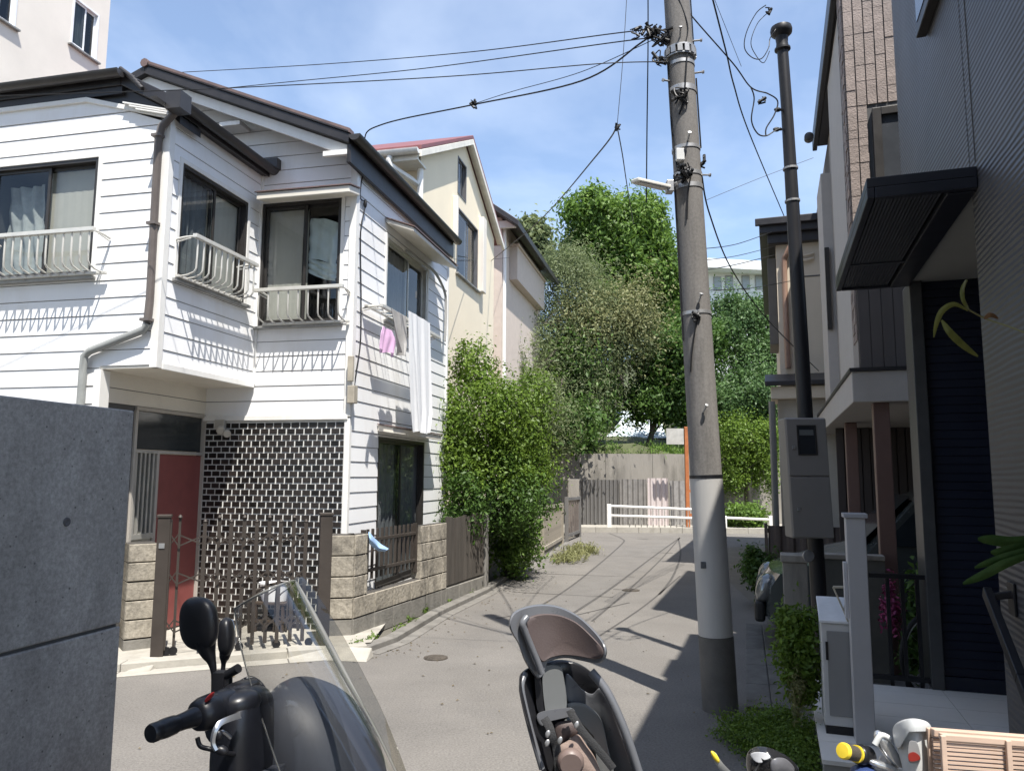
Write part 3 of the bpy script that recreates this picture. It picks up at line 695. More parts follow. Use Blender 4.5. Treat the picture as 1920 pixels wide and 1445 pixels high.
# big grey curtain behind the lower sliding window
a0, a1, z0, z1 = w5; G = []
for i in range(41):
    t = i / 40; G.append([Tr(lerp(a0 + .5, a1 - .05, t), -.12 + .02 * math.sin(t * 40), lerp(z0, z1 - .1, k / 6)) for k in range(7)])
MB().grid(G, .002).build('curtain', M('brownish_curtain', (0.11, 0.10, 0.10), 0.9, var=0.2), house, smooth=60)

# ---- window railings with bellied bars
def railing(T, a0, a1, z0, z1, prot, n, mat=m_alu_white, side0=True, side1=True):
    mb = MB(); mb.box((a0 - .03, prot - .02, z1 - .018), (a1 + .03, prot + .022, z1 + .018), T)
    for a, s in ((a0, side0), (a1, side1)):
        if s:
            mb.tube(spline([T(a, prot, z1), T(a, prot * .5, z1 - .002), T(a, .02, z1 - .015)], 5), .012, 6)
            mb.tube([T(a, .03, z1 - .04), T(a - .02 * (1 if a == a0 else -1), prot * .8, z1 - .02)], .007, 6)
    mb.box((a0 - .02, .045, z0 - .012), (a1 + .02, .085, z0 + .012), T)
    r = mb.build('window_railing', mat, house, bevel=.003)
    for i in range(n):
        a = lerp(a0 + .02, a1 - .02, i / (n - 1))
        MB().tube([T(a, prot, z1 - .01), T(a, prot, lerp(z0, z1, .5)), T(a, prot * .99, lerp(z0, z1, .19)), T(a, prot * .90, lerp(z0, z1, .10)), T(a, prot * .62, lerp(z0, z1, .035)), T(a, .07, z0 + .005)], .0085, 6).build('baluster', mat, r, smooth=50)
    return r
ra = H.onv(178, 440, vb - .2)[0]
railing(T2, H.onv(-30, 440, vb - .2)[0], ra, w1[2] + .01, H.onv(90, 436, vb - .24)[1], .24, 14)
railing(Tb, w2[0] - .04, H.onu(474, 500, ub + .2)[0], w2[2] + .01, H.onu(400, 458, ub + .23)[1], .23, 11)
railing(Tf, H.onv(485, 570, -.2)[0], H.onv(641, 570, -.2)[0], w3[2] + .01, H.onv(565, 540, -.24)[1], .24, 9)
railing(Tr, H.onu(716, 585, .24)[0], H.onu(822, 620, .24)[0], w4[2] + .02, H.onu(716, 573, .24)[1], .24, 12, side0=True)

# ---- awnings
def awning(T, a0, a1, z, prot, drop, name='awning', t=.05, mat=m_cream_siding):
    mb = MB(); mb.prism([T(a0, .014, z), T(a0, prot, z - drop), T(a0, prot, z - drop - t), T(a0, .014, z - t)], T(a1, 0, z) - T(a0, 0, z))
    w = mb.build(name, mat, house, bevel=.008)
    e = MB(); e.prism([T(a0 - .015, .014, z + .014), T(a0 - .015, prot + .015, z - drop + .014), T(a0 - .015, prot + .015, z - drop + .002), T(a0 - .015, .014, z + .002)], T(a1 + .03, 0, z) - T(a0, 0, z))
    e.build('awning_flashing', m_roof_brown, w)
    return w
awning(Tf, H.onv(482, 360, -.25)[0], H.onv(656, 360, -.25)[0], H.onv(570, 355, -.2)[1] + .03, .26, .05, t=.075)
awning(Tr, w4[0] - .06, w4[1] + .20, w4[3] + .20, .36, .13, t=.05)
awning(Tr, w5[0] - .04, w5[1] + .12, w5[3] + .13, .20, .03, t=.07)
# ---- entrance
fb = MB()
for (p, q) in (((dr[0] - .035, -.03, .05), (dr[0], .02, trn[2] - .005)), ((dr[1], -.03, .05), (dr[1] + .06, .03, trn[3])), ((wl_[0] - .03, -.03, dr[3]), (dr[1], .015, trn[2])), ((wl_[0] - .03, -.03, trn[3]), (dr[1] + .06, .02, trn[3] + .035)), ((wl_[0] - .04, -.03, .05), (wl_[0] - .005, .02, trn[3]))):
    fb.box(p, q, Tg)
fb.build('entrance_frame', M('beige_frame', (0.42, 0.39, 0.35), 0.5, var=0.1), house, bevel=.003)
MB().box((trn[0], -.03, trn[2] + .005), (dr[1] - .001, -.02, trn[3] - .002), Tg).build('transom', M('smoked_transom', (0.035, 0.04, 0.042), 0.15, var=0.15, spec=0.6), house)
dd = MB(); dd.box((dr[0] + .003, -.03, .085), (dr[1] - .003, -.005, dr[3] - .004), Tg)
do = dd.build('door', m_red, house, bevel=.003)
dh = MB(); dh.tube([Tg(dr[0] + .07, -.004, .95), Tg(dr[0] + .07, .035, .95), Tg(dr[0] + .07, .035, 1.12), Tg(dr[0] + .07, -.004, 1.12)], .009, 8)
dh.build('handle', m_steel, do, smooth=40)
lt = MB(); nb = 5
for i in range(nb):
    a = lerp(wl_[0] + .01, wl_[1] - .01, i / (nb - 1)); lt.box((a - .012, -.01, wl_[2]), (a + .012, .018, wl_[3]), Tg)
lt.box((wl_[0] - .004, -.02, wl_[2] - .05), (dr[0] - .036, .02, wl_[2] - .001), Tg); lt.box((wl_[0] - .004, -.02, wl_[3] + .001), (dr[0] - .036, .022, dr[3] - .001), Tg)
lt.box((wl_[0], -.035, .05), (dr[0] - .036, -.005, wl_[2] - .051), Tg)
lw = lt.build('lattice_window', m_alu, house, bevel=.002)
MB().box((wl_[0], -.03, wl_[2]), (wl_[1], -.026, wl_[3]), Tg).build('pane', m_glass_dark, lw)
# motion light on the tiles
ml = MB(); u, z = H.onv(412, 800, -.05)
ml.box((u - .06, .012, z - .02), (u + .05, .055, z + .075), Tf)
ml.lathe([(.025, 0), (.045, .02), (.045, .05), (.038, .055)], Tf(u + .02, .05, z - .02), (.2, -.9, -.45), 12); ml.lathe([(.022, 0), (.04, .02), (.04, .05), (.034, .055)], Tf(u + .075, .04, z - .055), (.5, -.8, -.5), 12)
ml.build('motion_light', M('beige_plastic', (0.48, 0.45, 0.39), 0.5, var=0.06), house, smooth=35)
# meter boxes, pipe and cable at the street corner
mbx = MB()
v0, z0 = H.onu(660, 745, .05); mbx.box((v0 - .04, .012, z0 - .06), (v0 + .05, .09, z0 + .12), Tr); mbx.box((v0 - .05, .012, z0 + .16), (v0 - .01, .07, z0 + .42), Tr)
mbx.build('meter_box', M('beige_metal_box', (0.42, 0.38, 0.31), 0.5, var=0.2, stain=(0.2, 0.17, 0.13), stain_amt=.5), house, bevel=.006)
cb = MB(); pts = []
for px, py in ((683, 318), (677, 345), (676, 372), (686, 380), (682, 400), (676, 440), (677, 560), (676, 640), (669, 690), (662, 740)):
    v, z = H.onu(px, py, .03); pts.append(Tr(v, .03, z))
cb.tube(spline(pts, 4), .007, 6); cb.ell(Tr(*(lambda q: (q[0], .035, q[1]))(H.onu(684, 382, .03))), (.02, 0, 0), (0, .02, 0), (0, 0, .05))
cb.build('drop_cable', m_cable, house, smooth=60)
gp = MB(); pts = []
for px, py in ((762, 470), (790, 492), (815, 510), (833, 545), (836, 575), (834, 640)):
    v, z = H.onu(px, py, .06); pts.append(Tr(v, .06, z))
gp.tube(spline(pts, 5), .02, 8); gp.build('bent_pipe', M('grey_pipe', (.33, .33, .32), .5), house, smooth=50)

# ============================================================ laundry
def cloth(name, T, rows_, mat, label, cat, seed=1, amp=.02, freq=3.0, thick=.006, group=None):
    "rows_: list of (a_left, a_right, d, z) from top to bottom"
    rnd = random.Random(seed); ph = [rnd.uniform(0, 6) for _ in range(4)]; G = []
    R_ = []
    for (p, q) in zip(rows_, rows_[1:]):
        for k in range(6): R_.append([lerp(p[i], q[i], k / 6) for i in range(4)])
    R_.append(list(rows_[-1]))
    for j, (a0, a1, d, z) in enumerate(R_):
        t = j / (len(R_) - 1); row = []
        for i in range(37):
            s = i / 36; f = amp * (0.3 + t) * (math.sin(s * freq * 6.28 + ph[0]) + .4 * math.sin(s * freq * 14 + ph[1] + t * 2))
            row.append(T(lerp(a0, a1, s), d + f, z + .012 * math.sin(s * 9 + ph[2]) * t))
        G.append(row)
    return MB().grid(G, thick).build(name, mat, smooth=70, label=label, cat=cat, group=group)
m_pink = M('pink_towel', (0.66, 0.42, 0.62), 0.95, var=0.05, bump=0.2, bscale=120)
m_sheet = M('white_sheet', (0.82, 0.83, 0.84), 0.95, var=0.03)
m_greycloth = M('grey_cloth', (0.36, 0.35, 0.34), 0.95, var=0.2)
D = .27
hv = lambda px, py, d=D: H.onu(px, py, d)
r1 = hv(702, 617); r2 = hv(735, 617); r3 = hv(699, 662); r4 = hv(731, 664)
cloth('pink_towel', Tr, [(hv(708, 617)[0], hv(728, 617)[0], D + .05, hv(716, 616)[1]), (r1[0], r2[0], D + .06, hv(716, 632)[1]), (r3[0], r4[0], D + .05, hv(716, 662)[1])], m_pink, 'pink towel hung at the upper side window railing', 'towel', 3, .022, 1.5, group='laundry at the side window')
zr = hv(760, 597)[1]
cloth('white_sheet', Tr, [(hv(757, 700)[0], hv(797, 700)[0], D + .045, hv(775, 592)[1]), (hv(760, 700)[0], hv(800, 700)[0], D + .05, hv(775, 690)[1]), (hv(764, 780)[0], hv(802, 780)[0], D + .05, hv(780, 770)[1]), (hv(768, 800)[0], hv(798, 800)[0], D + .05, hv(780, 810)[1])], m_sheet, 'long white sheet hanging down from the upper side window', 'sheet', 5, .016, 2.4, group='laundry at the side window')
cloth('grey_garment', Tr, [(hv(725, 600)[0], hv(752, 600)[0], D + .04, hv(738, 585)[1]), (hv(734, 600)[0], hv(752, 640)[0], D + .05, hv(745, 640)[1]), (hv(738, 660)[0], hv(748, 660)[0], D + .05, hv(742, 665)[1])], m_greycloth, 'pale grey garment drying between pink towel and white sheet', 'garment', 8, .025, 2.0, group='laundry at the side window')
# ============================================================ near concrete wall
_p = atY(252, 770, 3.03); CW = Fr((_p.x, _p.y), 13.0)
zc = _p.z; zj = CW.onu(222, 1171, 0)[1]
cw = thing('concrete_wall', CW.w(-.07, -1.5, 0), 'dark grey fair faced concrete wall with a joint, nearest on the left', 'wall', kind='thing')
up = MB(); up.box((-.15, -3.2, zj + .006), (0, 0, zc), CW.w); up.build('upper_panel', m_conc_dark, cw, bevel=.006)
lo = MB(); lo.box((-.15, -3.2, 0), (0, 0, zj - .006), CW.w); lo.build('lower_panel', m_conc_dark, cw, bevel=.006)
jn = MB(); jn.box((-.14, -3.19, zj - .0055), (-.012, -.012, zj + .0055), CW.w); jn.build('joint', m_core, cw)
for i, (px, py) in enumerate(((125, 978),)):
    v, z = CW.onu(px, py, 0); mb = MB(); mb.lathe([(.016, 0), (.0155, .003), (.011, .004), (.006, .0015)], CW.w(0, v, z), CW.U, 18); mb.build('tie_plug', M('tie_plug', (.09, .09, .095), .8), cw, smooth=30)
# unseen block added behind the camera, sized to shade the concrete wall
bb = MB(); bb.box((-7.5, -9, 0), (0.75, -1.75, 12.3)); bb.build('rear_shade_block', M('shade_block_stucco', (.5, .48, .45), .9), label='plain stucco building behind the photographer', cat='building')  # the labelled building is an unseen block added to shade the concrete wall

# ============================================================ block garden wall
def blocks(mb, core, T, outline_rows, L, rnd, holes=()):
    pass
def blockwall(name, A, B, rows, mat, parent, th=.12, L=.40, base=None, seed=1, cuts=None):
    "A,B ground points; rows: list of (z0,z1); cuts(row) -> list of (t0,t1) spans in metres"
    A, B = Vector((A[0], A[1], 0)), Vector((B[0], B[1], 0)); t = (B - A).normalized(); n = Vector((t.y, -t.x, 0)); ln = (B - A).length
    rnd = random.Random(seed); mb = MB(); core = MB()
    for r, (z0, z1) in enumerate(rows):
        for (s0, s1) in (cuts(r, ln) if cuts else [(0, ln)]):
            x = s0 - (L / 2 if r % 2 else 0)
            while x < s1 - .01:
                a, b = max(x, s0), min(x + L, s1)
                if b - a > .03:
                    j = rnd.uniform(-.004, .006); T = lambda u, d, z: A + t * u + n * d + Vector((0, 0, z))
                    mb.frustum((a + .004, -.01, z0 + .004), (b - .004, j + .004, z1 - .004), .006, T)
                    mb.box((a + .004, -th, z0 + .004), (b - .004, -.0105, z1 - .004), T)
                x += L
            core.box((s0 + .006, -th + .008, z0 + .002), (s1 - .006, -.009, z1 - .002), lambda u, d, z: A + t * u + n * d + Vector((0, 0, z)))
    mb.build(name, mat, parent); core.build('mortar', M_MORTAR, parent)
M_MORTAR = M('dark_mortar', (0.06, 0.055, 0.05), .95)
g0, g1, g2 = atZ(613, 1206, .0), atZ(661, 1204, .0), atZ(913, 1107, 0)
ang = math.degrees(math.atan2(g2.x - g1.x, g2.y - g1.y)); GW = Fr((g1.x, g1.y), ang)
zw = GW.onu(662, 1003, 0)[1]; glen = (g2 - g1).length
v0r, v1r = GW.onu(690, 1050, 0)[0], GW.onu(789, 1040, 0)[0]
zs = (GW.onu(690, 1097, 0)[1] + GW.onu(786, 1068, 0)[1]) / 2
print('gw', ang, zw, v0r, v1r, zs, glen)
gw = thing('garden_wall', GW.w(-.06, glen / 2, 0), 'weathered sandstone block garden wall along the road beside the white house', 'wall', kind='thing')
zb0 = .22; nrow = 4; rh = (zw - zb0) / nrow
rows = [(zb0 + i * rh, zb0 + (i + 1) * rh) for i in range(nrow)]
cutf = lambda r, ln: [(0, ln)] if rows[r][1] < zs + .06 else [(0, v0r), (v1r, ln)]
g2f = g2; vfe = GW.onu(836, 1100, 0)[0]; g2 = g1 + (g2 - g1).normalized() * vfe
blockwall('block_course', g1, g2, rows, m_stone, gw, cuts=cutf, seed=5)
blockwall('base_course', g1, g2, [(0, zb0)], m_stone2, gw, th=.13)
g0b = g0; g1b = g1 + (g0 - g1).normalized() * .004
blockwall('block_course', g0b, g1b, rows, m_stone, gw, L=.5, seed=6, th=.28)
blockwall('base_course', g0b, g1b, [(0, zb0)], m_stone2, gw, L=.5, th=.29)
bfw = thing('board_fence', GW.w(-.06, (vfe + glen) / 2, 0), 'dark weathered board fence continuing the garden wall under the tree', 'fence')
mb = MB(); v = vfe + .02; rb_ = random.Random(8)
while v < glen - .10:
    j = rb_.uniform(-.004, .006); mb.box((-.03, v, .24), (-.012 + j, v + .085, zw + .05 + rb_.uniform(-.02, .02)), GW.w); v += .092
for z in (.45, .95): mb.box((-.07, vfe + .01, z), (-.0305, glen - .02, z + .06), GW.w)
mb.build('boards', M('dark_weathered_board', (.075, .065, .055), .9, var=.35, stretch=(1, 1, .12), scale=8), bfw)
MB().box((-.10, glen - .10, 0), (.02, glen, zw + .03), GW.w).build('end_post', M('grey_wood_post', (.20, .19, .175), .9, var=.2, stretch=(1, 1, .1)), bfw, bevel=.005)
blockwall('base_course', g1 + (g2f - g1).normalized() * (vfe + .003), g1 + (g2f - g1).normalized() * (glen - .105), [(0, .22)], m_stone2, bfw, th=.13)
# steel railing in the wall
fr = MB()
zr0, zr1 = zs + .03, zw + .03
for z in (zr0 + .09, zr1 - .11): fr.box((-.085, v0r + .01, z - .016), (-.05, v1r - .01, z + .016), GW.w)
for v in (v0r + .012, v1r - .012, ): fr.box((-.09, v - .018, zs - .02), (-.045, v + .018, zr1), GW.w)
wr = fr.build('wall_railing', m_gate, gw, bevel=.003)
for i in range(11):
    v = lerp(v0r + .10, v1r - .10, i / 10); MB().box((-.0795, v - .011, zr0), (-.0555, v + .011, zr1), GW.w).build('railing_bar', m_gate, wr)
# blue towel over the railing end
cl = MB(); G = []
P = [(692, 996), (702, 1008), (715, 1020), (729, 1028)]; Q = [(692, 1018), (698, 1025), (708, 1032), (722, 1034)]
for i in range(13):
    t = i / 12 * 3; k = min(2, int(t)); f = t - k
    a = (lerp(P[k][0], P[k + 1][0], f), lerp(P[k][1], P[k + 1][1], f)); b = (lerp(Q[k][0], Q[k + 1][0], f), lerp(Q[k][1], Q[k + 1][1], f)); row = []
    for j in range(9):
        s = j / 8; x, y = lerp(a[0], b[0], s), lerp(a[1], b[1], s); d = .0 + .06 * math.sin(s * 3.0) + .02 * math.sin(t * 3)
        v, z = GW.onu(x, y, d); row.append(GW.w(d, v, z))
    G.append(row)
cl.grid(G, .008).build('blue_towel', M('blue_towel', (.30, .45, .68), .95, var=.06, bump=.3, bscale=150), smooth=70, label='light blue towel thrown over the garden wall railing', cat='towel')
# left pillar
h0, h1 = atZ(228, 1236, 0), atZ(284, 1229, 0)
lp = thing('gate_pillar', (h0 + h1) / 2, 'rough sandstone block pillar left of the brown gate', 'pillar', kind='thing')
zp = CAMH + (h1.y) * (885 - 1012) / FPX
blockwall('block_course', h0, h1, [(.16 + i * (zp - .16) / 5, .16 + (i + 1) * (zp - .16) / 5) for i in range(5)], m_stone, lp, L=.5, th=.25, seed=9)
blockwall('base_course', h0, h1, [(0, .16)], m_stone2, lp, L=.5, th=.26)

# ============================================================ folding gate
ga, gb = atZ(294, 1230, .07), atZ(604, 1209, .07)
gt_ = (gb - ga).normalized(); gn = Vector((gt_.y, -gt_.x, 0)); gl = (gb - ga).length
TG = lambda a, d, z: Vector((ga.x, ga.y, 0)) + gt_ * a + gn * d + Vector((0, 0, z))
def gpx(px, py):
    d = ray(px, py); t = (Vector((ga.x, ga.y, 0)) - CAMP).dot(gn) / d.dot(gn); q = CAMP + d * t; return (q - Vector((ga.x, ga.y, 0))).dot(gt_), q.z
gate = thing('folding_gate', TG(gl / 2, 0, .07), 'brown metal folding gate half open before the tiled front', 'gate')
zg = gpx(603, 966)[1]
for a, w in ((0, .05), (gl, .055)):
    mb = MB(); mb.box((a - w, -.045, .06), (a + w, .045, zg), TG); mb.box((a - w - .008, -.053, zg), (a + w + .008, .053, zg + .025), TG); mb.build('gate_post', m_gate, gate, bevel=.004)
a2 = gpx(318, 1000)[0]
mb = MB(); mb.box((a2 - .018, -.03, .12), (a2 + .018, .03, zg - .02), TG); lpost = mb.build('latch_post', m_gate, gate, bevel=.003)
mb = MB(); q = gpx(302, 1050); mb.box((q[0] - .01, -.06, q[1] - .06), (q[0] + .05, .035, q[1] + .05), TG); mb.build('latch', m_black, lpost, bevel=.004)
mb = MB(); q = gpx(301, 1024); mb.box((q[0] - .01, .046, q[1] - .012), (q[0] + .035, .052, q[1] + .03), TG); mb.build('label_plate', m_steel, lpost)
bars = []
for i, px in enumerate((338, 385, 412, 434, 459, 482, 506, 527, 552, 574)):
    a, zt_ = gpx(px, 972 + (8 if i % 2 else 0)); bars.append(a)
    mb = MB(); w = .010 if i == 0 else .016
    mb.box((a - w, -.018 + (.012 if i % 2 else -.012), .12), (a + w, .006 + (.012 if i % 2 else -.012), zt_), TG)
    mb.lathe([(.012, 0), (.02, .012), (.012, .03), (.002, .036)], TG(a, -.006, zt_), n=8)
    mb.build('gate_bar', m_gate, gate)
for z0 in (.26, .66, .98):
    mb = MB()
    for b0, b1 in zip(bars, bars[1:]):
        d = .09
        mb.bar(TG(b0, .014, z0), TG(b1, .014, z0 + d), .006, .012); mb.bar(TG(b0, -.030, z0 + d), TG(b1, -.030, z0), .006, .012)
    mb.bar(TG(a2, .014, z0 + .11), TG(bars[0], .014, z0), .005, .01); mb.bar(TG(a2, -.03, z0), TG(bars[0], -.03, z0 + .11), .005, .01)
    mb.build('scissor_link', m_gate, gate)
for a in (bars[0], bars[4], bars[7], gl - .12, .07):
    mb = MB(); mb.bar(TG(a, -.006, .12), TG(a, -.006, .14), .012, .03, (1, 0, 0)); mb.lathe([(.012, -.011), (.034, -.011), (.036, -.006), (.036, .006), (.034, .011), (.012, .011)], TG(a, .0, .107), gt_.cross(Vector((0, 0, 1))), 14); mb.build('caster', m_black, gate, smooth=40)
# arched lower frame leaning in the gate
mb = MB(); arch = [gpx(*p) for p in ((467, 1190), (468, 1125), (490, 1105), (528, 1094), (548, 1100), (556, 1130), (560, 1185))]
mb.tube(spline([TG(a, -.09, z) for a, z in arch], 5), .014, 6)
for px in (493, 514, 537):
    a, z = gpx(px, 1188); mb.bar(TG(a, -.09, max(.1, z)), TG(a + .012, -.09, gpx(px, 1104)[1]), .02, .02)
for k in range(4):
    a0_, a1_ = gpx(468 + 24 * k, 1150)[0], gpx(492 + 24 * k, 1150)[0]; z = gpx(480, 1128)[1]
    mb.tube(spline([TG(a0_, -.09, z - .10), TG(lerp(a0_, a1_, .3), -.09, z + .03), TG(a1_, -.09, z + .09)], 4), .007, 5)
mb.build('low_arched_gate', m_gate, label='low arched metal pet gate standing behind the folding gate', cat='gate', smooth=50)
# white tub on a dark stand behind the gate
q = atZ(505, 1185, .07); q = q + Vector((0, .12, 0)); F = Fr((q.x, q.y), 8)
st = thing('plant_stand', F.w(0, 0, .07), 'white tub on a small dark wooden stand behind the gate', 'stand')
mb = MB()
for u in (-.14, .14):
    for v in (-.1, .1): mb.box((u - .014, v - .014, .07), (u + .014, v + .014, .34), F.w)
for z in (.16, .33): mb.box((-.17, -.12, z), (.17, .12, z + .018), F.w)
mb.build('frame', M('dark_wood', (.05, .035, .025), .7), st)
mb = MB(); mb.lathe([(.12, 0), (.15, .16), (.16, .165), (.16, .18), (.145, .178), (.115, .02)], F.w(0, 0, .352), n=20, sx=.7); mb.build('tub', M('white_plastic', (.75, .76, .78), .4), st, smooth=40)

# ============================================================ houses behind, in the same street frame
# tall beige house, far left
p = H.loc(atY(203, 60, 13)); ut, vt = p[0], p[1]
th_ = thing('tall_beige_house', H.w(ut - 3, vt - 2, 0), 'tall pale beige house rising behind the left of the white house', 'house')
m_beige = M('beige_stucco', (.70, .655, .59), .9, var=.05, scale=1.5, bump=.15, bscale=90)
Tt = lambda a, d, z: H.w(ut + d, a, z)
wa = (H.onu(133, 60, ut)[0], H.onu(184, 60, ut)[0]); wz = (H.onu(133, 84, ut)[1], H.onu(133, -12, ut)[1])
wb = (H.onu(-40, 40, ut)[0], H.onu(30, 30, ut)[0]); wz2 = (H.onu(0, 36, ut)[1], H.onu(0, 36, ut)[1] + 1.1)
hs = [(wa[0], wa[1], wz[0], wz[1]), (wb[0], wb[1], wz2[0], wz2[1])]
mb = MB(); ztop = 12.5
slabs(mb, Tt, [(vt - 8, 0), (vt, 0), (vt, ztop), (vt - 8, ztop)], hs, -.2, 0)
mb.box((ut - 6, vt - 8, 0), (ut - .201, vt - 7.8, ztop), H.w); mb.box((ut - 6, vt - .2, 0), (ut - .201, vt, ztop), H.w); mb.box((ut - 6, vt - 7.8, ztop), (ut - .2, vt - .2, ztop + .2), H.w)
mb.build('wall', m_beige, th_)
for h_ in hs: window(Tt, h_, th_, ('white', ''), frame=M('white_frame', (.75, .76, .78), .4), trim=False, glassm=m_glass_dark)
# yellow house
p = H.loc(atY(785, 500, 12)); uy, vy = p[0], p[1]
v_r, z_r = H.onu(873, 264, uy); v_f, _ = H.onu(926, 500, uy); ov = .42; _ze = H.onv(789, 282, vy - ov)[1]; _sl = (z_r - _ze) / (v_r - vy + ov); z_e = _ze + _sl * ov; z_e2 = z_e
print('yellow', uy, vy, 'ridge', v_r, z_r, 'far', v_f, 'eave', z_e)
yh = thing('yellow_house', H.w(uy - 2.5, v_r, 0), 'cream yellow house with red roof behind the white house', 'house')
m_yel = M('cream_yellow_stucco', (.78, .69, .53), .9, var=.04, scale=1.2, bump=.15, bscale=100)
Ty = lambda a, d, z: H.w(uy + d, a, z)
y1 = (H.onu(858, 330, uy)[0], H.onu(874, 330, uy)[0], H.onu(857, 361, uy)[1], H.onu(858, 291, uy)[1])
y2 = (H.onu(856, 450, uy)[0], H.onu(895, 480, uy)[0], H.onu(855, 511, uy)[1], H.onu(857, 386, uy)[1])
mb = MB(); slabs(mb, Ty, [(vy, 0), (v_f, 0), (v_f, z_e), (v_r, z_r - .1), (vy, z_e)], [y1, y2], -.15, 0)
mb.box((uy - 5.5, vy, 0), (uy - .1505, vy + .15, z_e), H.w); mb.box((uy - 5.5, v_f - .15, 0), (uy - .1505, v_f, z_e), H.w)
mb.build('wall', m_yel, yh)
m_frame_grey = M('grey_window_frame', (.14, .14, .145), .4, metal=.3)
window(Ty, y1, yh, ('', ''), frame=m_frame_grey, trim=False, sill=False, fw=.03)
wy = window(Ty, y2, yh, ('', ''), frame=m_frame_grey, trim=False, fw=.03)
m_redroof = M('red_roof', (.20, .075, .075), .5, var=.15, scale=5)
sl = (z_r - z_e) / (v_r - vy)
mb = MB(); zl = lambda v: z_r - sl * abs(v - v_r)
for sgn, ve in ((-1, vy - ov), (1, v_f + .35)):
    mb.prism([H.w(uy + .16, v_r, z_r + .10), H.w(uy + .16, ve, zl(ve) + .10), H.w(uy + .16, ve, zl(ve) + .02), H.w(uy + .16, v_r, z_r + .02)], H.U * -6)
ry = mb.build('roof', m_redroof, yh, bevel=.01)
mb = MB()
for ve in (vy - ov, v_f + .35):
    mb.prism([H.w(uy + .165, v_r, z_r + .015), H.w(uy + .165, ve, zl(ve) + .015), H.w(uy + .165, ve, zl(ve) - .10), H.w(uy + .165, v_r, z_r - .10)], H.U * -.06)
for sgn, ve in ((-1, vy - ov + .06), (1, v_f + .29)):
    mb.prism([H.w(uy + .102, v_r, z_r + .016), H.w(uy + .102, ve, zl(ve) + .016), H.w(uy + .102, ve, zl(ve) - .01), H.w(uy + .102, v_r, z_r - .01)], H.U * -.10)
mb.box((uy - 5.7, vy - ov, zl(vy - ov) - .15), (uy + .104, vy - ov + .05, zl(vy - ov) + .015), H.w)
mb.box((uy - 5.7, vy - ov + .05, zl(vy - ov) - .15), (uy + .10, vy - .001, zl(vy - ov) - .11), H.w)
mb.build('white_fascia', M('white_fascia', (.72, .69, .62), .6), yh, bevel=.005)
mb = MB(); gutter(mb, H.w(uy - 5.7, vy - ov - .07, zl(vy - ov) + .0), H.w(uy + .14, vy - ov - .07, zl(vy - ov)), .07)
mb.tube(spline([H.w(uy - .35, vy - ov - .05, zl(vy - ov) - .08), H.w(uy - .34, vy - ov - .03, zl(vy - ov) - .22), H.w(uy - .02, vy - .10, zl(vy - ov) - .42), H.w(uy + .02, vy - .06, zl(vy - ov) - .6), H.w(uy + .02, vy - .06, .2)], 4), .05, 8)
mb.build('gutter', M('white_gutter', (.78, .77, .74), .4), yh, smooth=45)
mb = MB(); mb.box((y2[0] - .28, .0, y2[2] + .5), (y2[0] - .2, .10, y2[3] + .1), Ty); mb.build('shutter_box', m_beige, yh, bevel=.01); mb = MB(); mb.box((y2[1] + .05, .0, y2[2]), (y2[1] + .30, .12, y2[3] + .3), Ty); mb.build('shutter_box', m_beige, yh, bevel=.01)
# street side wire and bracket
# pinkish house further on
p = H.loc(atY(941, 520, 19)); u3, v3 = p[0], p[1]
ph = thing('pink_beige_house', H.w(u3 - 3, v3 + 2, 0), 'pinkish beige house with dark roof and balcony beyond the yellow house', 'house')
m_pinkb = M('pink_beige_stucco', (.55, .47, .41), .9, var=.06, bump=.1)
T3 = lambda a, d, z: H.w(u3 + d, a, z)
uE3, zE3 = H.onv(972, 412, v3 - .5); uA3, zA3 = H.onv(900, 365, v3 - .5); s3 = (zE3 - zA3) / (uE3 - uA3); z3 = lambda u: zA3 + s3 * (u - uA3) - .12
vend = v3 + 5.2; zb3 = H.onu(975, 482, u3)[1]; 
hole = (H.onu(958, 470, u3)[0], vend - .5, zb3 + .0, z3(u3) - .25)
mb = MB(); slabs(mb, T3, [(v3, 0), (vend, 0), (vend, z3(u3)), (v3, z3(u3))], [hole], -.2, 0)
slabs(mb, lambda a, d, z: H.w(a, v3 - d, z), [(u3 - 6, 0), (u3 - .201, 0), (u3 - .201, z3(u3 - .2)), (uA3, z3(uA3)), (u3 - 6, z3(uA3))], [], -.2, 0)
mb.build('wall', m_pinkb, ph)
r = MB(); r.box((u3 - 1.2, hole[0] - .1, hole[2]), (u3 - 1.15, hole[1] + .1, hole[3]), H.w); r.build('recessed_window', m_alu_dark, ph)
mb = MB(); mb.prism([H.w(uE3, v3 - .5, zE3), H.w(uA3, v3 - .5, zA3), H.w(uA3, v3 - .5, zA3 - .16), H.w(uE3, v3 - .5, zE3 - .16)], H.V * 6.4)
mb.prism([H.w(uA3 - .003, v3 - .5, zA3), H.w(uA3 - 4, v3 - .5, zA3 - 1.4), H.w(uA3 - 4, v3 - .5, zA3 - 1.56), H.w(uA3 - .003, v3 - .5, zA3 - .16)], H.V * 6.4)
mb.build('roof', m_roof, ph, bevel=.01)
mb = MB(); mb.box((u3 + .003, hole[0] - .15, zb3 - 1.0), (u3 + .22, hole[1] + .1, zb3 - .08), H.w); mb.box((u3 + .003, hole[0] - .2, zb3 - .079), (u3 + .27, hole[1] + .15, zb3 - .02), H.w)
bl = mb.build('balcony', m_pinkb, ph, bevel=.01)
mb = MB(); mb.box((u3 + .18, hole[0] - .15, zb3 + .05), (u3 + .22, hole[1] + .1, zb3 + .09), H.w)
for k in range(6): v = lerp(hole[0], hole[1] + .05, k / 5); mb.box((u3 + .19, v - .015, zb3 - .019), (u3 + .21, v + .015, zb3 + .05), H.w)
mb.build('rail', m_alu, bl)
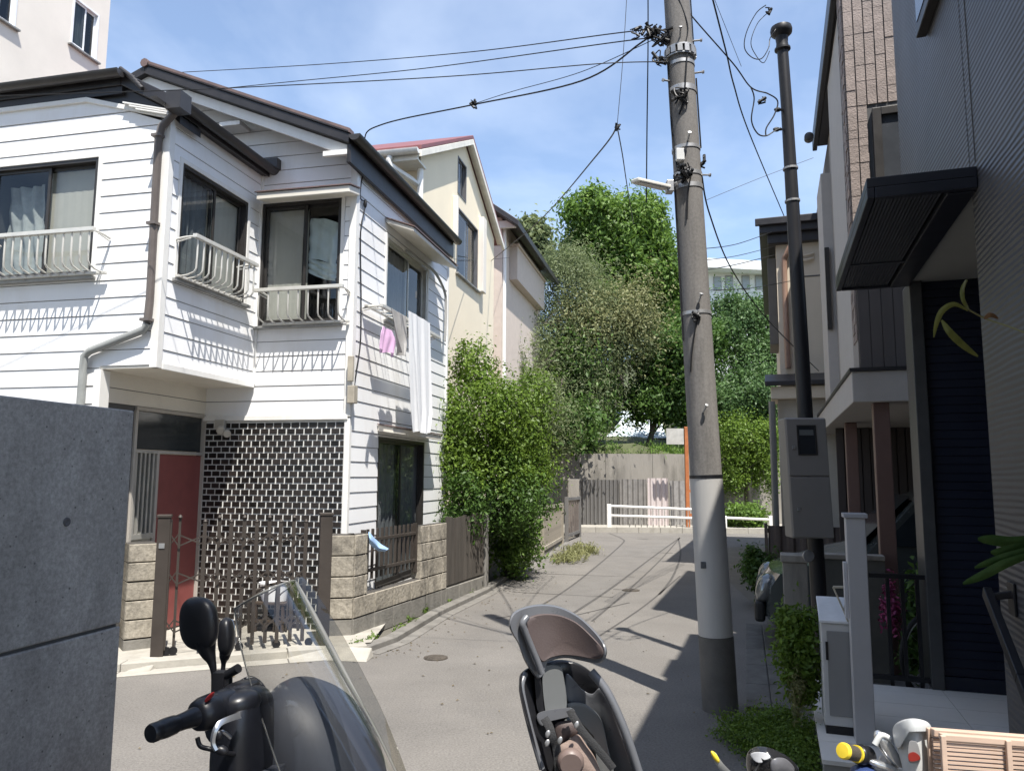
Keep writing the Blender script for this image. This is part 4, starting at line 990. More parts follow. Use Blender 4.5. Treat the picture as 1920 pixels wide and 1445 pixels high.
mb = MB(); mb.tube([H.w(u3 + .04, v3 + .1, z3(u3) - .1), H.w(u3 + .04, v3 + .1, .1)], .05, 8); mb.box((u3 - .1, v3 - .12, z3(u3) - .32), (u3 + .42, v3 - .02, z3(u3) - .14), H.w); mb.build('downspout', m_white_trim, ph)
# ============================================================ right hand side, frame turned 19 degrees
R = Fr((0, 0), 19.0)
zter = .18
# ---- dark house (nearest right)
Ynear = 3.45
p = R.loc(atY(1834, 330, Ynear)); uW, vC, zCan = p[0], p[1], p[2]
uT0, _ = 0, 0
vN = vC
u_n = R.onv(1625, 346, vN)[0]                                  # canopy outer edge
vF = (R.onu(1713, 512, uW)[0] + R.onu(1562, 525, u_n)[0]) / 2
vP = R.onu(1712, 700, uW)[0]
vUp = R.onu(1688, 300, uW)[0]
print('R', 'uW', uW, 'vC', vC, 'zCan', zCan, 'u_n', u_n, 'vF', vF, 'vP', vP, 'vUp', vUp)
m_ribbed = M('dark_ribbed_cladding', (0.050, 0.050, 0.054), 0.42, var=0.10, scale=2, wave=(11.0, 4.0, .42, .22), spec=.5)
m_black_panel = M('blue_black_panel', (0.013, 0.016, 0.030), 0.40, var=0.15, scale=2, spec=.4)
m_soffit = M('grey_soffit', (.30, .30, .28), .7, var=.05)
dh_ = thing('dark_house', R.w(uW + 2, vC, 0), 'modern dark ribbed house with canopy, nearest on the right', 'house')
vC2 = R.onu(1868, 1050, uW)[0]
print('vC2', vC2)
vEnd = vC2 - .004
up = MB()
zlo = zCan - .02
up.box((uW, vEnd + .0, zlo), (uW + 5, vUp, 5.5), R.w); up.build('upper_wall', m_ribbed, dh_, bevel=.01)
lo = MB(); lo.box((uW, 1.9, zter), (uW + 5, vEnd - .006, 5.5), R.w); lo.build('near_wall', m_ribbed, dh_, bevel=.01)
MB().box((uW + .5, 1.95, 5.501), (uW + 5, vUp, 6.05), R.w).build('shade_block', m_ribbed, dh_)  # unseen set-back block, added to throw shade on the brown house's boards
bk = MB(); bk.box((uW + 1.7, vEnd, zter), (uW + 5, vP, zlo - .005), R.w); bk.build('recess_wall', m_black_panel, dh_)
# ribbed shutter panel that closes the recess
sp = MB(); vq = vP
nsl = 46; zt0, zt1 = zter + .09, zlo - .008
for i in range(nsl):
    a, b = lerp(zt0, zt1, i / nsl), lerp(zt0, zt1, (i + 1) / nsl)
    sp.prism([R.w(uW + .09, vq, a + .003), R.w(uW + .09, vq - .012, a + .003), R.w(uW + .09, vq - .006, b - .003), R.w(uW + .09, vq, b - .003)], R.U * 1.6)
sp.box((uW + .085, vq + .001, zter), (uW + 1.69, vq + .25, zlo - .006), R.w); sp.box((uW + .08, vq - .03, zter + .001), (uW + 1.69, vq, zt0 - .001), R.w)
u_m = R.onv(1748, 900, vq)[0]; sp.box((u_m - .006, vq - .018, zt0), (u_m + .006, vq - .0005, zt1), R.w)
sp.build('shutter_panel', m_black_panel, dh_, label='blue black panel of narrow horizontal slats')
MB().box((uW - .001, vq - .05, zter), (uW + .078, vq + .25, zlo - .006), R.w).build('shutter_post', M('dark_grey_metal', (.085, .085, .085), .4, metal=.3), dh_, bevel=.004)
MB().box((uW + .002, vEnd + .002, zlo - .004), (uW + 1.7, vP + .25, zlo + .0), R.w).build('recess_ceiling', m_soffit, dh_)
# canopy with slatted underside
cn = MB(); wcan = uW - u_n
cn.box((u_n, vN, zCan), (uW - .002, vF, zCan + .05), R.w)
for (p, q) in (((u_n, vN, zCan - .055), (u_n + .035, vF, zCan - .001)), ((u_n + .036, vF - .04, zCan - .055), (uW - .003, vF, zCan - .001)), ((u_n + .036, vN, zCan - .055), (uW - .003, vN + .04, zCan - .001)), ((uW - .125, vN + .041, zCan - .062), (uW - .003, vF - .041, zCan - .001))): cn.box(p, q, R.w)
n = 17
cnp = cn.build('canopy', M('blue_black_metal', (.020, .022, .030), .4, metal=.2), dh_, bevel=.004)
rb = MB()
for i in range(n):
    u = lerp(u_n + .05, uW - .15, i / (n - 1)); rb.box((u - .007, vN + .042, zCan - .042), (u + .007, vF - .042, zCan - .003), R.w)
rb.box((u_n + .037, (vN + vF) / 2 + .3, zCan - .05), (uW - .127, (vN + vF) / 2 + .33, zCan - .0425), R.w)
rb.build('slat', M('canopy_slat', (.06, .065, .075), .4, metal=.3), cnp)
# panel joint + small high window on the wall
vj0 = R.onu(1812, 60, uW)[0]
jn = MB(); jn.box((uW - .003, vj0 - .004, zlo + .1), (uW + .001, vj0 + .004, 5.48), R.w); jn.build('panel_joint', m_core, dh_)
va, vb_ = R.onu(1735, 20, uW)[0], R.onu(1772, 5, uW)[0]; zw_ = R.onu(1745, 50, uW)[1]
mb = MB(); mb.box((uW - .06, min(va, vb_) - .1, zw_), (uW - .002, max(va, vb_), zw_ + 1.2), R.w); hw = mb.build('high_window', m_alu_dark, dh_, bevel=.006)
MB().box((uW - .064, min(va, vb_) - .04, zw_ + .07), (uW - .0605, max(va, vb_) - .06, zw_ + 1.14), R.w).build('pane', M('dark_pane', (.02, .025, .04), .08, spec=.6), hw)
# handrail on the near wall
hr = MB(); h0 = R.onu(1850, 1108, uW - .09); h1 = R.onu(1914, 1272, uW - .09)
a, b = R.w(uW - .09, h0[0], h0[1]), R.w(uW - .09, h1[0], h1[1])
hr.bar(a, b, .034, .05); hr.bar(a + (b - a).normalized() * .04, R.w(uW - .002, h0[0] - .05, h0[1] - .0), .03, .03)
hr.box((uW - .012, h0[0] - .10, h0[1] - .09), (uW - .001, h0[0] + .0, h0[1] + .05), R.w); hr.bar(b, b + (b - a) * .3, .034, .05); hr.bar(b, R.w(uW - .002, h1[0] - .0, h1[1] - .02), .03, .03)
hr.build('handrail', m_black, dh_, bevel=.004)

# ---- terrace
q = [atZ(1512, 1270, zter), atZ(1545, 1424, zter)]; qa, qb = R.loc(q[0]), R.loc(q[1])
print('terrace', qa, qb, 'vP', vP)
uL_, vB_, vA_ = (qa[0] + qb[0]) / 2, vP - .05, qb[1]
tb = MB(); tb.box((uL_ + .01, vA_ + .01, 0), (uW + 1.7, vB_ + .02, zter - .022), R.w)
tb.build('terrace', M('terrace_base', (.30, .29, .27), .9, var=.15), kind='structure')
tt = MB(); su, sv = .60, .30
i = 0; u = uL_
while u < uW + 1.65:
    v = vA_; u1 = min(u + (.24 if i == 0 else su), uW + 1.68)
    while v < vB_:
        v1 = min(v + sv, vB_ + .015); tt.box((u + .002, v + .002, zter - .021), (u1 - .002, v1 - .002, zter), R.w); v = v1 + 1e-4
        if vB_ + .015 - v < .02: break
    u = u1; i += 1
tt.build('terrace_tiles', M('grey_terrace_tile', (.72, .69, .64), .6, var=.07, scale=2, bump=.08), kind='structure')

# ---- intercom post and parcel box
pb = atZ(1624, 1396, zter); pu, pv, _ = R.loc(pb)
pz = CAMH + pb.y * (903 - 970) / FPX
post = thing('gate_post', R.w(pu, pv, zter), 'slim pale grey gate post with flat cap on the terrace', 'post')
MB().box((pu - .050, pv, zter), (pu + .050, pv + .11, pz - .025), R.w).build('post_body', M('grey_post_paint', (.42, .415, .42), .5, var=.04), post, bevel=.004)
MB().box((pu - .062, pv - .012, pz - .0245), (pu + .062, pv + .122, pz), R.w).build('post_cap', M('grey_cap', (.36, .36, .38), .45, var=.04), post, bevel=.004)
MB().box((pu - .070, pv + .02, zter + .65), (pu - .0505, pv + .09, pz - .27), R.w).build('side_plate', M('pale_plate', (.45, .45, .47), .4), post, bevel=.003)
bq = atZ(1582, 1378, zter); bu, bv, _ = R.loc(bq)
bh = CAMH + bq.y * (902 - 1166) / FPX
box = thing('parcel_box', R.w(bu, bv, zter), 'light grey parcel delivery box with sloping lid standing by the gate post', 'parcel box')
m_box = M('grey_box_paint', (.52, .52, .51), .4, var=.03); m_box_d = M('grey_box_door', (.24, .24, .238), .45, var=.03)
bw, bd = .095, .26
mb = MB(); mb.prism([R.w(bu - bw, bv, zter + .045), R.w(bu - bw, bv + bd, zter + .045), R.w(bu - bw, bv + bd, bh + .09), R.w(bu - bw, bv + .02, bh + .012), R.w(bu - bw, bv, bh - .01)], R.U * (2 * bw)); mb.build('body', m_box, box, bevel=.006)
mb = MB(); mb.prism([R.w(bu - bw - .008, bv - .008, bh - .004), R.w(bu - bw - .008, bv + bd, bh + .094), R.w(bu - bw - .008, bv + bd, bh + .108), R.w(bu - bw - .008, bv - .008, bh + .012)], R.U * (2 * bw + .016)); mb.build('lid', M('grey_lid', (.66, .67, .68), .35), box, bevel=.004)
MB().box((bu - bw + .028, bv - .007, zter + .10), (bu + bw - .018, bv - .0005, bh - .045), R.w).build('door', m_box_d, box, bevel=.003)
MB().box((bu - bw + .020, bv - .010, zter + .40), (bu - bw + .034, bv - .0075, zter + .50), R.w).build('door_grip', m_black, box)
MB().box((bu - bw + .006, bv + .004, zter), (bu + bw - .006, bv + bd - .01, zter + .044), R.w).build('plinth', m_black, box)
# clothes-hanger like bracket and cable between post and wall
hg = MB(); A = [R.w(*R.onv(x, y, pv + .12)[:1], pv + .12, R.onv(x, y, pv + .12)[1]) for x, y in ((1562, 1100), (1590, 1100), (1594, 1112), (1580, 1140), (1590, 1165), (1600, 1168))]
hg.tube(A[:2], .008, 6); hg.tube(spline([A[0], A[3], A[4]], 6), .005, 6); hg.tube(spline([A[2], A[3] + Vector((.01, 0, 0)), A[5]], 6), .004, 6)
hg.build('cable_loop', M('beige_cable', (.42, .39, .31), .6), smooth=60, label='beige looped cable hanging from a small bar behind the parcel box', cat='cable')

# ---- brown house with porch, behind the dark house
Yb = 6.3
p = R.loc(atY(1596, 690, Yb)); uB, vBf, zB1 = p
zB0 = R.onv(1650, 753, vBf)[1]
vBe = R.onu(1533, 790, uB)[0]
uR = 5.9
print('brown', uB, vBf, zB0, zB1, vBe)
bh_ = thing('brown_house', R.w(uB + 1.5, vBf + 2, 0), 'grey brown tiled house with brown porch columns behind the dark house', 'house')
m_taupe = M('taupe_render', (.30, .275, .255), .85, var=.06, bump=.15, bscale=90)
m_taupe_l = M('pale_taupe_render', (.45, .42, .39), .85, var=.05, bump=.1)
m_taupe_d = M('dark_taupe_board', (.11, .098, .094), .7, var=.12, stretch=(1, 1, .2))
m_tilep = M('pinkish_stone_tile', (.28, .23, .205), .75, var=.16, scale=14, bump=.6, bscale=70, island=.10)
m_brown = M('brown_column_paint', (.155, .095, .080), .5, var=.08)
pr = MB()   # porch slab
pr.box((uB, vBf, zB0), (uR, vBe, zB1 - .03), R.w); prs = pr.build('porch_roof', m_taupe_l, bh_, bevel=.008)
MB().box((uB - .015, vBf - .015, zB1 - .029), (uR, vBe + .01, zB1 + .0), R.w).build('roof_edge', m_roof, prs)
# columns
for px, w in ((1655, .062), (1597, .062)):
    vv = vBf + .12 if px > 1600 else vBf + 2.6
    u = R.onv(px, 850, vv)[0]; MB().box((u - w, vv - w, .02), (u + w, vv + w, zB0 - .002), R.w).build('column', m_brown, bh_, bevel=.006)
# upper storey
vU = vBf + .10
vFar = vBf + 4.3
zEv = R.onu(1517, 285, R.onv(1590, 250, vU)[0] - .10)[1]; vEv = R.onu(1517, 285, R.onv(1590, 250, vU)[0] - .10)[0]; print('eave brown', zEv, vEv)
uX0 = R.onv(1609, 600, vU)[0]; zD = R.onv(1650, 515, vU)[1] 
# low dark vertical boards just above the porch
mb = MB(); w = .092; u = uX0
while u < uR:
    mb.box((u + .003, vU, zB1 + .002), (min(u + w, uR) - .003, vU + .12, zCan + .35), R.w); u += w
mb.box((uX0 + .003, vU + .012, zB1 + .002), (uR, vU + .14, zCan + .349), R.w)
mb.build('board_wall', m_taupe_d, bh_)
# tile pier, front face in columns of rough tiles
vT = vU + .05; uT = R.onv(1590, 250, vT)[0]; tl_ = MB(); zt_lo, zt_hi = zCan + .351, zEv - .05
wx = [R.onv(1637, 270, vT)[0], uR]; wz_ = (zt_lo, R.onv(1637, 207, vT)[1])
u = uT; tw2 = .083; rt = random.Random(7)
while u < uR - .02:
    z = zt_lo
    while z < zt_hi:
        hgt = .075
        if not (u + tw2 > wx[0] and z < wz_[1]) and u < uT + 2.0:
            tl_.box((u + .005, vT - rt.uniform(.0, .006), z + .0003), (u + tw2 - .005, vT + .02, z + hgt - .0003), R.w)
        z += hgt
    u += tw2
tl_.build('stone_tile', m_tilep, bh_, kind='stuff')
mb = MB(); mb.box((uT + .004, vT + .008, zt_lo), (uR, vT + .5, zt_hi), R.w); mb.build('tile_backing', m_core, bh_)
# rough return face of the pier
tl2 = MB(); z = zt_lo - .6
while z < zt_hi:
    for k in range(3): tl2.box((uT - rt.uniform(.002, .012) - .004, vT + .02 + k * .10, z + .002), (uT + .003, vT + .115 + k * .10, z + .072), R.w)
    z += .075
tl2.build('stone_tile', m_tilep, bh_, kind='stuff')
MB().box((uT + .0045, vT + .02, zB1 + .002), (uX0 - .002, vT + .45, zt_lo), R.w).build('pier_base', m_taupe, bh_)
# tall narrow window beside the dark house
wz0 = zCan + .36
fm = MB(); wu0 = wx[0]; fm.box((wu0, vT - .05, wz0), (wu0 + .07, vT + .005, wz_[1]), R.w); fm.box((wu0 + .071, vT - .05, wz_[1] - .07), (uR - .3, vT + .005, wz_[1]), R.w)
fwn = fm.build('narrow_window', m_alu_dark, bh_, bevel=.004)
MB().box((wu0 + .071, vT - .02, wz0), (uR - .3, vT + .004, wz_[1] - .071), R.w).build('pane', M('grey_panel_glass', (.055, .06, .068), .25), fwn)
# side walls that recede along the street, as stepped fins
uS = uT + .02
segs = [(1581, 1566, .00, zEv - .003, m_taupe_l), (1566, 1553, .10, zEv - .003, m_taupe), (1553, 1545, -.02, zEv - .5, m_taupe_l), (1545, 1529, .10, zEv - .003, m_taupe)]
vv0 = vT + .42
vcut = [vv0] + [max(vv0 + .3 * (k + 1), R.onu(px_, 500, uS + of_)[0]) for k, (px_, of_) in enumerate(((1567, 0), (1554, .10), (1546, -.02), (1529, .10)))]; print('vcut', vcut, vEv)
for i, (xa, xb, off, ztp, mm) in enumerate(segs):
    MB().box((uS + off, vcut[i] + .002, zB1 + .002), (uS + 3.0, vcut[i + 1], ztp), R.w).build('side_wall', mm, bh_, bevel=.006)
mb = MB(); mb.box((uS + .04, vcut[2] + .1, zB1 + 1.0), (uS - .05 + .035, vcut[3] - .05, 4.6), R.w); 
mb.build('side_window', m_alu_dark, bh_)
# roof edge running down to the street corner
mb = MB(); mb.box((uS - .08, vT - .02, zEv), (uS - .02, vEv, zEv + .22), R.w); mb.box((uS - .019, vT - .02, zEv + .02), (uS + 3, vEv - .1, zEv + .2), R.w)
mb.build('eave', m_roof, bh_, bevel=.01)
mb = MB(); q = R.onu(1517, 255, uS - .2); mb.lathe([(.02, 0), (.055, .01), (.055, .09), (.02, .1)], R.w(uS - .2, q[0], q[1]), R.V, 14); mb.build('gutter_end', m_gutter, bh_)
# dark inside of the car port: boarded fence at the back and deep side
mb = MB(); vk = vBf + 3.6; u = uB + .12
while u < uR + 1:
    mb.box((u, vk, .0), (u + .085, vk + .03, zB0 - .002), R.w); u += .10
mb.box((uB + .12, vk + .02, .0), (uR + 1, vk + .05, zB0 - .002), R.w)
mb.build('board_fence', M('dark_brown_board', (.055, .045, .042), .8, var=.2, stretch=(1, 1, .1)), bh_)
mb = MB(); mb.box((uR - .05, vBf - .05, 0), (uR + .1, vk, zB0 - .002), R.w); mb.build('port_wall', m_taupe_d, bh_)
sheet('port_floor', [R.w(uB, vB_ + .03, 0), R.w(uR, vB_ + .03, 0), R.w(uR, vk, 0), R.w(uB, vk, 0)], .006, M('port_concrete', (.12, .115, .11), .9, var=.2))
# black low screen on the terrace end with top rail
sc = thing('garden_screen', R.w(pu + .5, vB_ + .1, 0), 'black metal railing between the grey gate post and dark panel', 'railing')
z_r = R.onv(1700, 1076, vB_ + .06)[1]; ur0 = R.onv(1628, 1080, vB_ + .06)[0]
for za_ in (z_r - .03, zter + .03): MB().box((ur0, vB_ + .04, za_), (uW + .1, vB_ + .08, za_ + .03), R.w).build('rail', m_black, sc)
for i in range(3): u = lerp(ur0 + .12, uW - .05, i / 2); MB().box((u - .012, vB_ + .045, .02), (u + .012, vB_ + .075, z_r - .031), R.w).build('upright', m_black, sc)

# ---- beige house beyond, sunlit front
Yg = 12.0
p = R.loc(atY(1458, 560, Yg)); uG, vG, _ = p
zge = R.onv(1470, 434, vG - .2)[1]; zgl = R.onv(1480, 714, vG - .9)[1]
gh = thing('beige_house', R.w(uG + 2, vG + 2, 0), 'sunlit beige rendered house with dark eaves beyond the black pipe', 'house')
m_beige2 = M('warm_beige_render', (.62, .54, .43), .9, var=.05, scale=1.5, bump=.12, bscale=80)
m_copper = M('brown_copper_pipe', (.30, .19, .14), .45)
mb = MB(); Tgf = lambda a, d, z: R.w(a, vG - d, z)
wv = (R.onv(1452, 740, vG)[0],)
slabs(mb, Tgf, [(uG, 0), (uG + 6, 0), (uG + 6, zge), (uG, zge)], [], -.2, 0); mb.box((uG, vG + .2, 0), (uG + .2, vG + 6, zge), R.w)
mb.box((uG + .2, vG + 5.8, 0), (uG + 6, vG + 6, zge), R.w)
mb.build('wall', m_beige2, gh)
mb = MB(); ue = R.onv(1423, 420, vG - .2)[0]; mb.box((ue, vG - .2, zge), (uG + 6.4, vG + 6.4, zge + .20), R.w); mb.box((ue + .12, vG - .12, zge - .16), (uG + 6.2, vG + 6.2, zge - .001), R.w); mb.box((ue - .06, vG - .26, zge + .12), (uG + 6.4, vG - .202, zge + .24), R.w)
mb.build('roof', m_roof, gh, bevel=.012)
mb = MB(); ul = R.onv(1434, 720, vG - .9)[0]
mb.prism([R.w(ul, vG - .95, zgl), R.w(ul, vG - .002, zgl + .22), R.w(ul, vG - .002, zgl + .12), R.w(ul, vG - .95, zgl - .07)], R.U * 5); mb.build('lower_roof', m_roof, gh, bevel=.01)
mb = MB(); mb.box((ul + .08, vG - .88, zgl - .26), (uG + 5, vG - .003, zgl - .075), R.w); mb.build('lower_fascia', m_beige2, gh, bevel=.01)
um = R.onv(1462, 850, vG - .7)[0]; mb = MB(); mb.box((um, vG - .7, 0), (uG + 5, vG - .0035, zgl - .262), R.w); mb.build('lower_wall', M('pale_grey_render', (.46, .43, .38), .9, var=.05), gh)
mb = MB(); a = R.onv(1461, 445, vG - .06); b = R.onv(1470, 700, vG - .06)
mb.tube(spline([R.w(a[0] + .2, vG - .14, zge - .18), R.w(a[0] + .10, vG - .1, zge - .35), R.w(a[0] + .06, vG - .06, zge - .6), R.w(a[0] + .06, vG - .06, zgl + .3)], 5), .045, 8); mb.build('downspout', m_copper, gh, smooth=45)
mb = MB(); a = R.onv(1448, 780, vG - .95)[0]; mb.tube([R.w(a, vG - .92, zgl - .3), R.w(a, vG - .92, .05)], .05, 8); mb.build('corner_pipe', M('grey_green_pipe', (.20, .20, .19), .5), gh, smooth=45)
mb = MB()
for py in (438, 450, 519): z = R.onv(1500, py, vG)[1]; mb.box((uG + .3, vG - .008, z - .01), (uG + 5, vG - .001, z + .01), R.w)
mb.build('wall_joint', m_core, gh)
mb = MB()
for py in (477, 486): z = R.onv(1510, py, vG)[1]; uu = R.onv(1510, py, vG)[0]; mb.tube(spline([R.w(uu - .15, vG - .03, z), R.w(uu, vG - .06, z - .03), R.w(uu + .12, vG - .03, z)], 4), .02, 6)
mb.build('vent_hood', m_beige2, gh)
mb = MB(); uu = R.onv(1448, 545, vG + .8)[0]; mb.box((uG - .14, vG + .3, R.onv(1448, 640, vG)[1]), (uG - .003, vG + 1.3, R.onv(1448, 475, vG)[1]), R.w); mb.build('side_bay', M('dark_side_bay', (.12, .11, .10), .6), gh, bevel=.01)

# ---- corrugated brown fence, concrete gate pillar, low wall
fa, fb_ = atZ(1443, 1100, 0), atZ(1483, 1105, 0)
p = R.loc(atZ(1444, 1108, 0)); uF, vF2 = p[0], p[1]; zf = R.onv(1445, 985, vF2)[1]
bf = MB(); G = []
for i in range(61):
    t = i / 60; u = uF + 1.1 * t; d = .018 * math.copysign(min(1, abs(math.sin(t * 40)) * 2), math.sin(t * 40)); G.append([R.w(u, vF2 + d, .02), R.w(u, vF2 + d, zf)])
bf.grid(G, .003); bf.box((uF - .03, vF2 + .025, zf - .1), (uF + 1.1, vF2 + .055, zf - .04), R.w); bf.box((uF - .05, vF2 - .02, 0), (uF - .005, vF2 + .05, zf + .03), R.w)
bf.build('corrugated_fence', M('brown_corrugated', (.10, .078, .068), .6, var=.15), label='dark brown corrugated metal fence beside the beige house', cat='fence', smooth=30)
p0 = atY(1492, 1095, 6.25); pu2, pv2, _ = R.loc(p0); zp2 = R.onv(1490, 1040, pv2)[1]; hw_ = .095
gp_ = thing('concrete_pillar', R.w(pu2, pv2, 0), 'grey streaked concrete gate pillar before the parked car', 'pillar', kind='thing')
MB().box((pu2 - hw_, pv2, 0), (pu2 + hw_, pv2 + .2, zp2 - .06), R.w).build('shaft', m_conc, gp_, bevel=.008)
MB().box((pu2 - hw_ - .015, pv2 - .015, zp2 - .0595), (pu2 + hw_ + .015, pv2 + .215, zp2), R.w).build('cap', m_conc, gp_, bevel=.008)
lwu0, lwu1 = R.onv(1531, 1090, pv2 + .1)[0], R.onv(1596, 1090, pv2 + .1)[0] + .25
lw_ = thing('low_wall', R.w((lwu0 + lwu1) / 2, pv2 + .1, 0), 'low dark grey wall behind the parcel box', 'wall', kind='thing')
MB().box((lwu0, pv2 + .08, 0), (lwu1, pv2 + .2, zp2 - .03), R.w).build('wall_body', M('dark_green_grey_render', (.10, .098, .088), .9, var=.15), lw_)
MB().box((lwu0 - .01, pv2 + .065, zp2 - .0295), (lwu1, pv2 + .215, zp2 + .01), R.w).build('coping', m_conc, lw_, bevel=.006)

# ---- black service pole with meter cabinet
Yp = 5.75
pp = [atY(1467, 90, Yp), atY(1475, 200, Yp), atY(1497, 560, Yp), atY(1511, 800, Yp)]
base = pp[-1] + (pp[-1] - pp[0]).normalized() * 1.0
bt = Vector((pp[-1].x + .06, Yp, 0.0))
sp_ = thing('service_pole', bt, 'tall black service pole with vent cap above the grey meter cabinet', 'pole')
mb = MB(); mb.tube([pp[0], pp[1], pp[2], pp[3], Vector((pp[3].x + .035, Yp, 1.2)), bt], [.043, .045, .055, .057, .057, .057], 18); mb.build('shaft', M('black_pole_paint', (.020, .020, .023), .4, var=.15, stretch=(1, 1, .2)), sp_, smooth=45)
ax = (pp[0] - pp[1]).normalized(); c0 = pp[0]
mb = MB(); mb.lathe([(.046, -.03), (.062, -.02), (.062, -.005), (.05, 0), (.045, .04), (.05, .09), (.082, .12), (.086, .15), (.08, .175), (.05, .19)], c0, ax, 20)
mb.build('vent_cap', M('black_cap', (.022, .022, .024), .45), sp_, smooth=40)
for t in (.33, .50): 
    mb = MB(); q = pp[1].lerp(pp[2], t); mb.lathe([(.05, -.008), (.058, -.008), (.058, .008), (.05, .008)], q, ax, 16); mb.build('band', m_steel, sp_)
mb = MB()
for (x, y) in ((1458, 206), (1456, 243)): q = atY(x, y, Yp - .03); mb.ell(q, (.03, 0, 0), (0, .02, 0), (0, 0, .018), 8, 6); mb.bar(q, q + Vector((.05, .02, .01)), .015, .015)
mb.build('cable_clamp', m_black, sp_)
cf = Yp - .14
q0, q1 = atY(1475, 784, cf), atY(1560, 1008, cf); cu0, cv, _ = R.loc(atY(1478, 900, cf)); cu1 = R.onv(1556, 900, cv)[0]
F0 = Fr((atY(1517, 900, cf).x, cf), 4); uu0, uu1 = F0.onv(1478, 890, 0)[0], F0.onv(1556, 890, 0)[0]; zc0, zc1 = F0.onv(1520, 1009, 0)[1], F0.onv(1515, 783, 0)[1]; zm = F0.onv(1515, 893, 0)[1]
lean = lambda u, v, z: F0.w(u - (z - zm) * .03, v, z)
mc = thing('meter_cabinet', F0.w(0, .1, zc0), 'grey two door meter cabinet fixed to the black pole', 'cabinet')
m_cab = M('grey_cabinet_paint', (.235, .222, .21), .45, var=.04)
MB().box((uu0, .0, zc0), (uu1, .19, zc1), lean).build('case', m_cab, mc, bevel=.012, segs=3)
d1 = MB().box((uu0 + .006, -.012, zm + .004), (uu1 - .004, -.0005, zc1 - .008), lean).build('upper_door', m_cab, mc, bevel=.006)
d2_ = MB().box((uu0 + .006, -.012, zc0 + .008), (uu1 - .004, -.0005, zm - .004), lean).build('lower_door', m_cab, mc, bevel=.006)
a, b = F0.onv(1497, 853, 0), F0.onv(1531, 797, 0)
mb = MB()
for (p_, q_) in (((a[0], -.018, a[1]), (a[0] + .01, -.0125, b[1])), ((b[0] - .01, -.018, a[1]), (b[0], -.0125, b[1])), ((a[0] + .01, -.018, a[1]), (b[0] - .01, -.0125, a[1] + .01)), ((a[0] + .01, -.018, b[1] - .01), (b[0] - .01, -.0125, b[1]))): mb.box(p_, q_, lean)
mb.build('meter_window_frame', m_alu_dark, d1, bevel=.001)
MB().box((a[0] + .01, -.015, a[1] + .01), (b[0] - .01, -.0125, b[1] - .01), lean).build('pane', M('meter_pane', (.03, .033, .038), .12), d1)
MB().box((a[0] + .018, -.0165, b[1] - .075), (b[0] - .02, -.0152, b[1] - .035), lean).build('meter_display', M('meter_display', (.14, .15, .15), .3), d1)
for dd_, (x, y) in ((d1, (1489, 838)), (d2_, (1495, 953))):
    e = F0.onv(x, y, 0); mb = MB(); mb.box((e[0] - .012, -.022, e[1] - .014), (e[0] + .010, -.0122, e[1] + .010), lean); mb.build('lock', m_steel, dd_, bevel=.002)
e = F0.onv(1520, 1043, 0); mb = MB(); mb.lathe([(.005, .0), (.042, .0), (.044, .006), (.04, .014), (.005, .018)], F0.w(e[0], .06, e[1]), (0, -1, 0), 18); mb.build('round_cover', m_steel, sp_, smooth=40)

# ---- parked car in the porch: nose towards the street
cY0 = 7.1; p = R.loc(atY(1421, 1130, cY0)); cu, cv0 = p[0], p[1]
car = thing('parked_car', R.w(cu + 1.7, cv0 + .75, 0), 'dark grey green small car parked nose out under the porch', 'car')
m_car = M('grey_green_car_paint', (.055, .062, .060), .25, var=.04, coat=.6, spec=.5)
W = 1.46; prof = [(0.00, .34), (.02, .60), (.10, .72), (.55, .88), (.85, .95), (1.35, 1.42), (1.6, 1.52), (2.9, 1.54), (3.25, 1.40), (3.38, .95), (3.40, .36), (3.3, .24), (.1, .22)]
G = []
for j in range(9):
    s = -1 + 2 * j / 8; k = 1 - .06 * abs(s) ** 4; nose = .10 * abs(s) ** 3
    G.append([R.w(cu + x * (1 - .0) + (nose if x < 1 else -nose * .4 if x > 3 else 0), cv0 + W / 2 + s * W / 2 * (1.0 if z < .95 else 1 - .16 * (z - .95) / .6), .0 + (z if z < .9 else .9 + (z - .9) * k)) for x, z in prof])
mb = MB(); mb.grid([g_ + [g_[0]] for g_ in G]); n_ = len(prof)
mb.add([tuple(v) for v in G[0]], [tuple(range(n_))]); mb.add([tuple(v) for v in G[-1]], [tuple(range(n_))[::-1]])
mb.build('body', m_car, car, smooth=35)
m_cg = M('car_glass', (.02, .025, .028), .05, spec=.7)
mb = MB(); mb.add([R.w(cu + x, cv0 + y, z) for x, y, z in ((.90, .12, .995), (.90, W - .12, .995), (1.33, W - .2, 1.415), (1.33, .2, 1.415))], [(0, 1, 2, 3)])
mb.prism([R.w(cu + x - .012, cv0 + y, z + .012) for x, y, z in ((.90, .12, .995), (.90, W - .12, .995), (1.33, W - .2, 1.415), (1.33, .2, 1.415))], (.001, 0, .008)); mb.build('windscreen', m_cg, car)
for y in (.02, W - .02):
    sg = -1 if y < .5 else 1
    mb = MB(); mb.prism([R.w(cu + x, cv0 + (W / 2 + sg * (W / 2 + .004) * (1 - .16 * (z - .95) / .6) - sg * W / 2 * 0), z) for x, z in ((1.05, 1.0), (2.95, 1.0), (2.85, 1.42), (1.45, 1.42))], R.V * (.012 * sg)); mb.build('side_window', m_cg, car)
for y in (.20, W - .20):
    hl = MB(); sg = -1 if y < .5 else 1
    hl.ell(R.w(cu + .07, cv0 + y, .57), tuple(R.U * .09), tuple(R.V * .15), (.03, 0, .13), 18, 10, .8); h_ = hl.build('headlight', M('headlight_shell' + str(y), (.20, .21, .21), .12, metal=.5, spec=.8), car, smooth=60)
mb = MB(); mb.box((-.0 + cu - .035, cv0 + .08, .27), (cu + .06, cv0 + W - .08, .46), R.w); mb.build('bumper', M('black_bumper', (.02, .02, .02), .5), car, bevel=.03, segs=3)
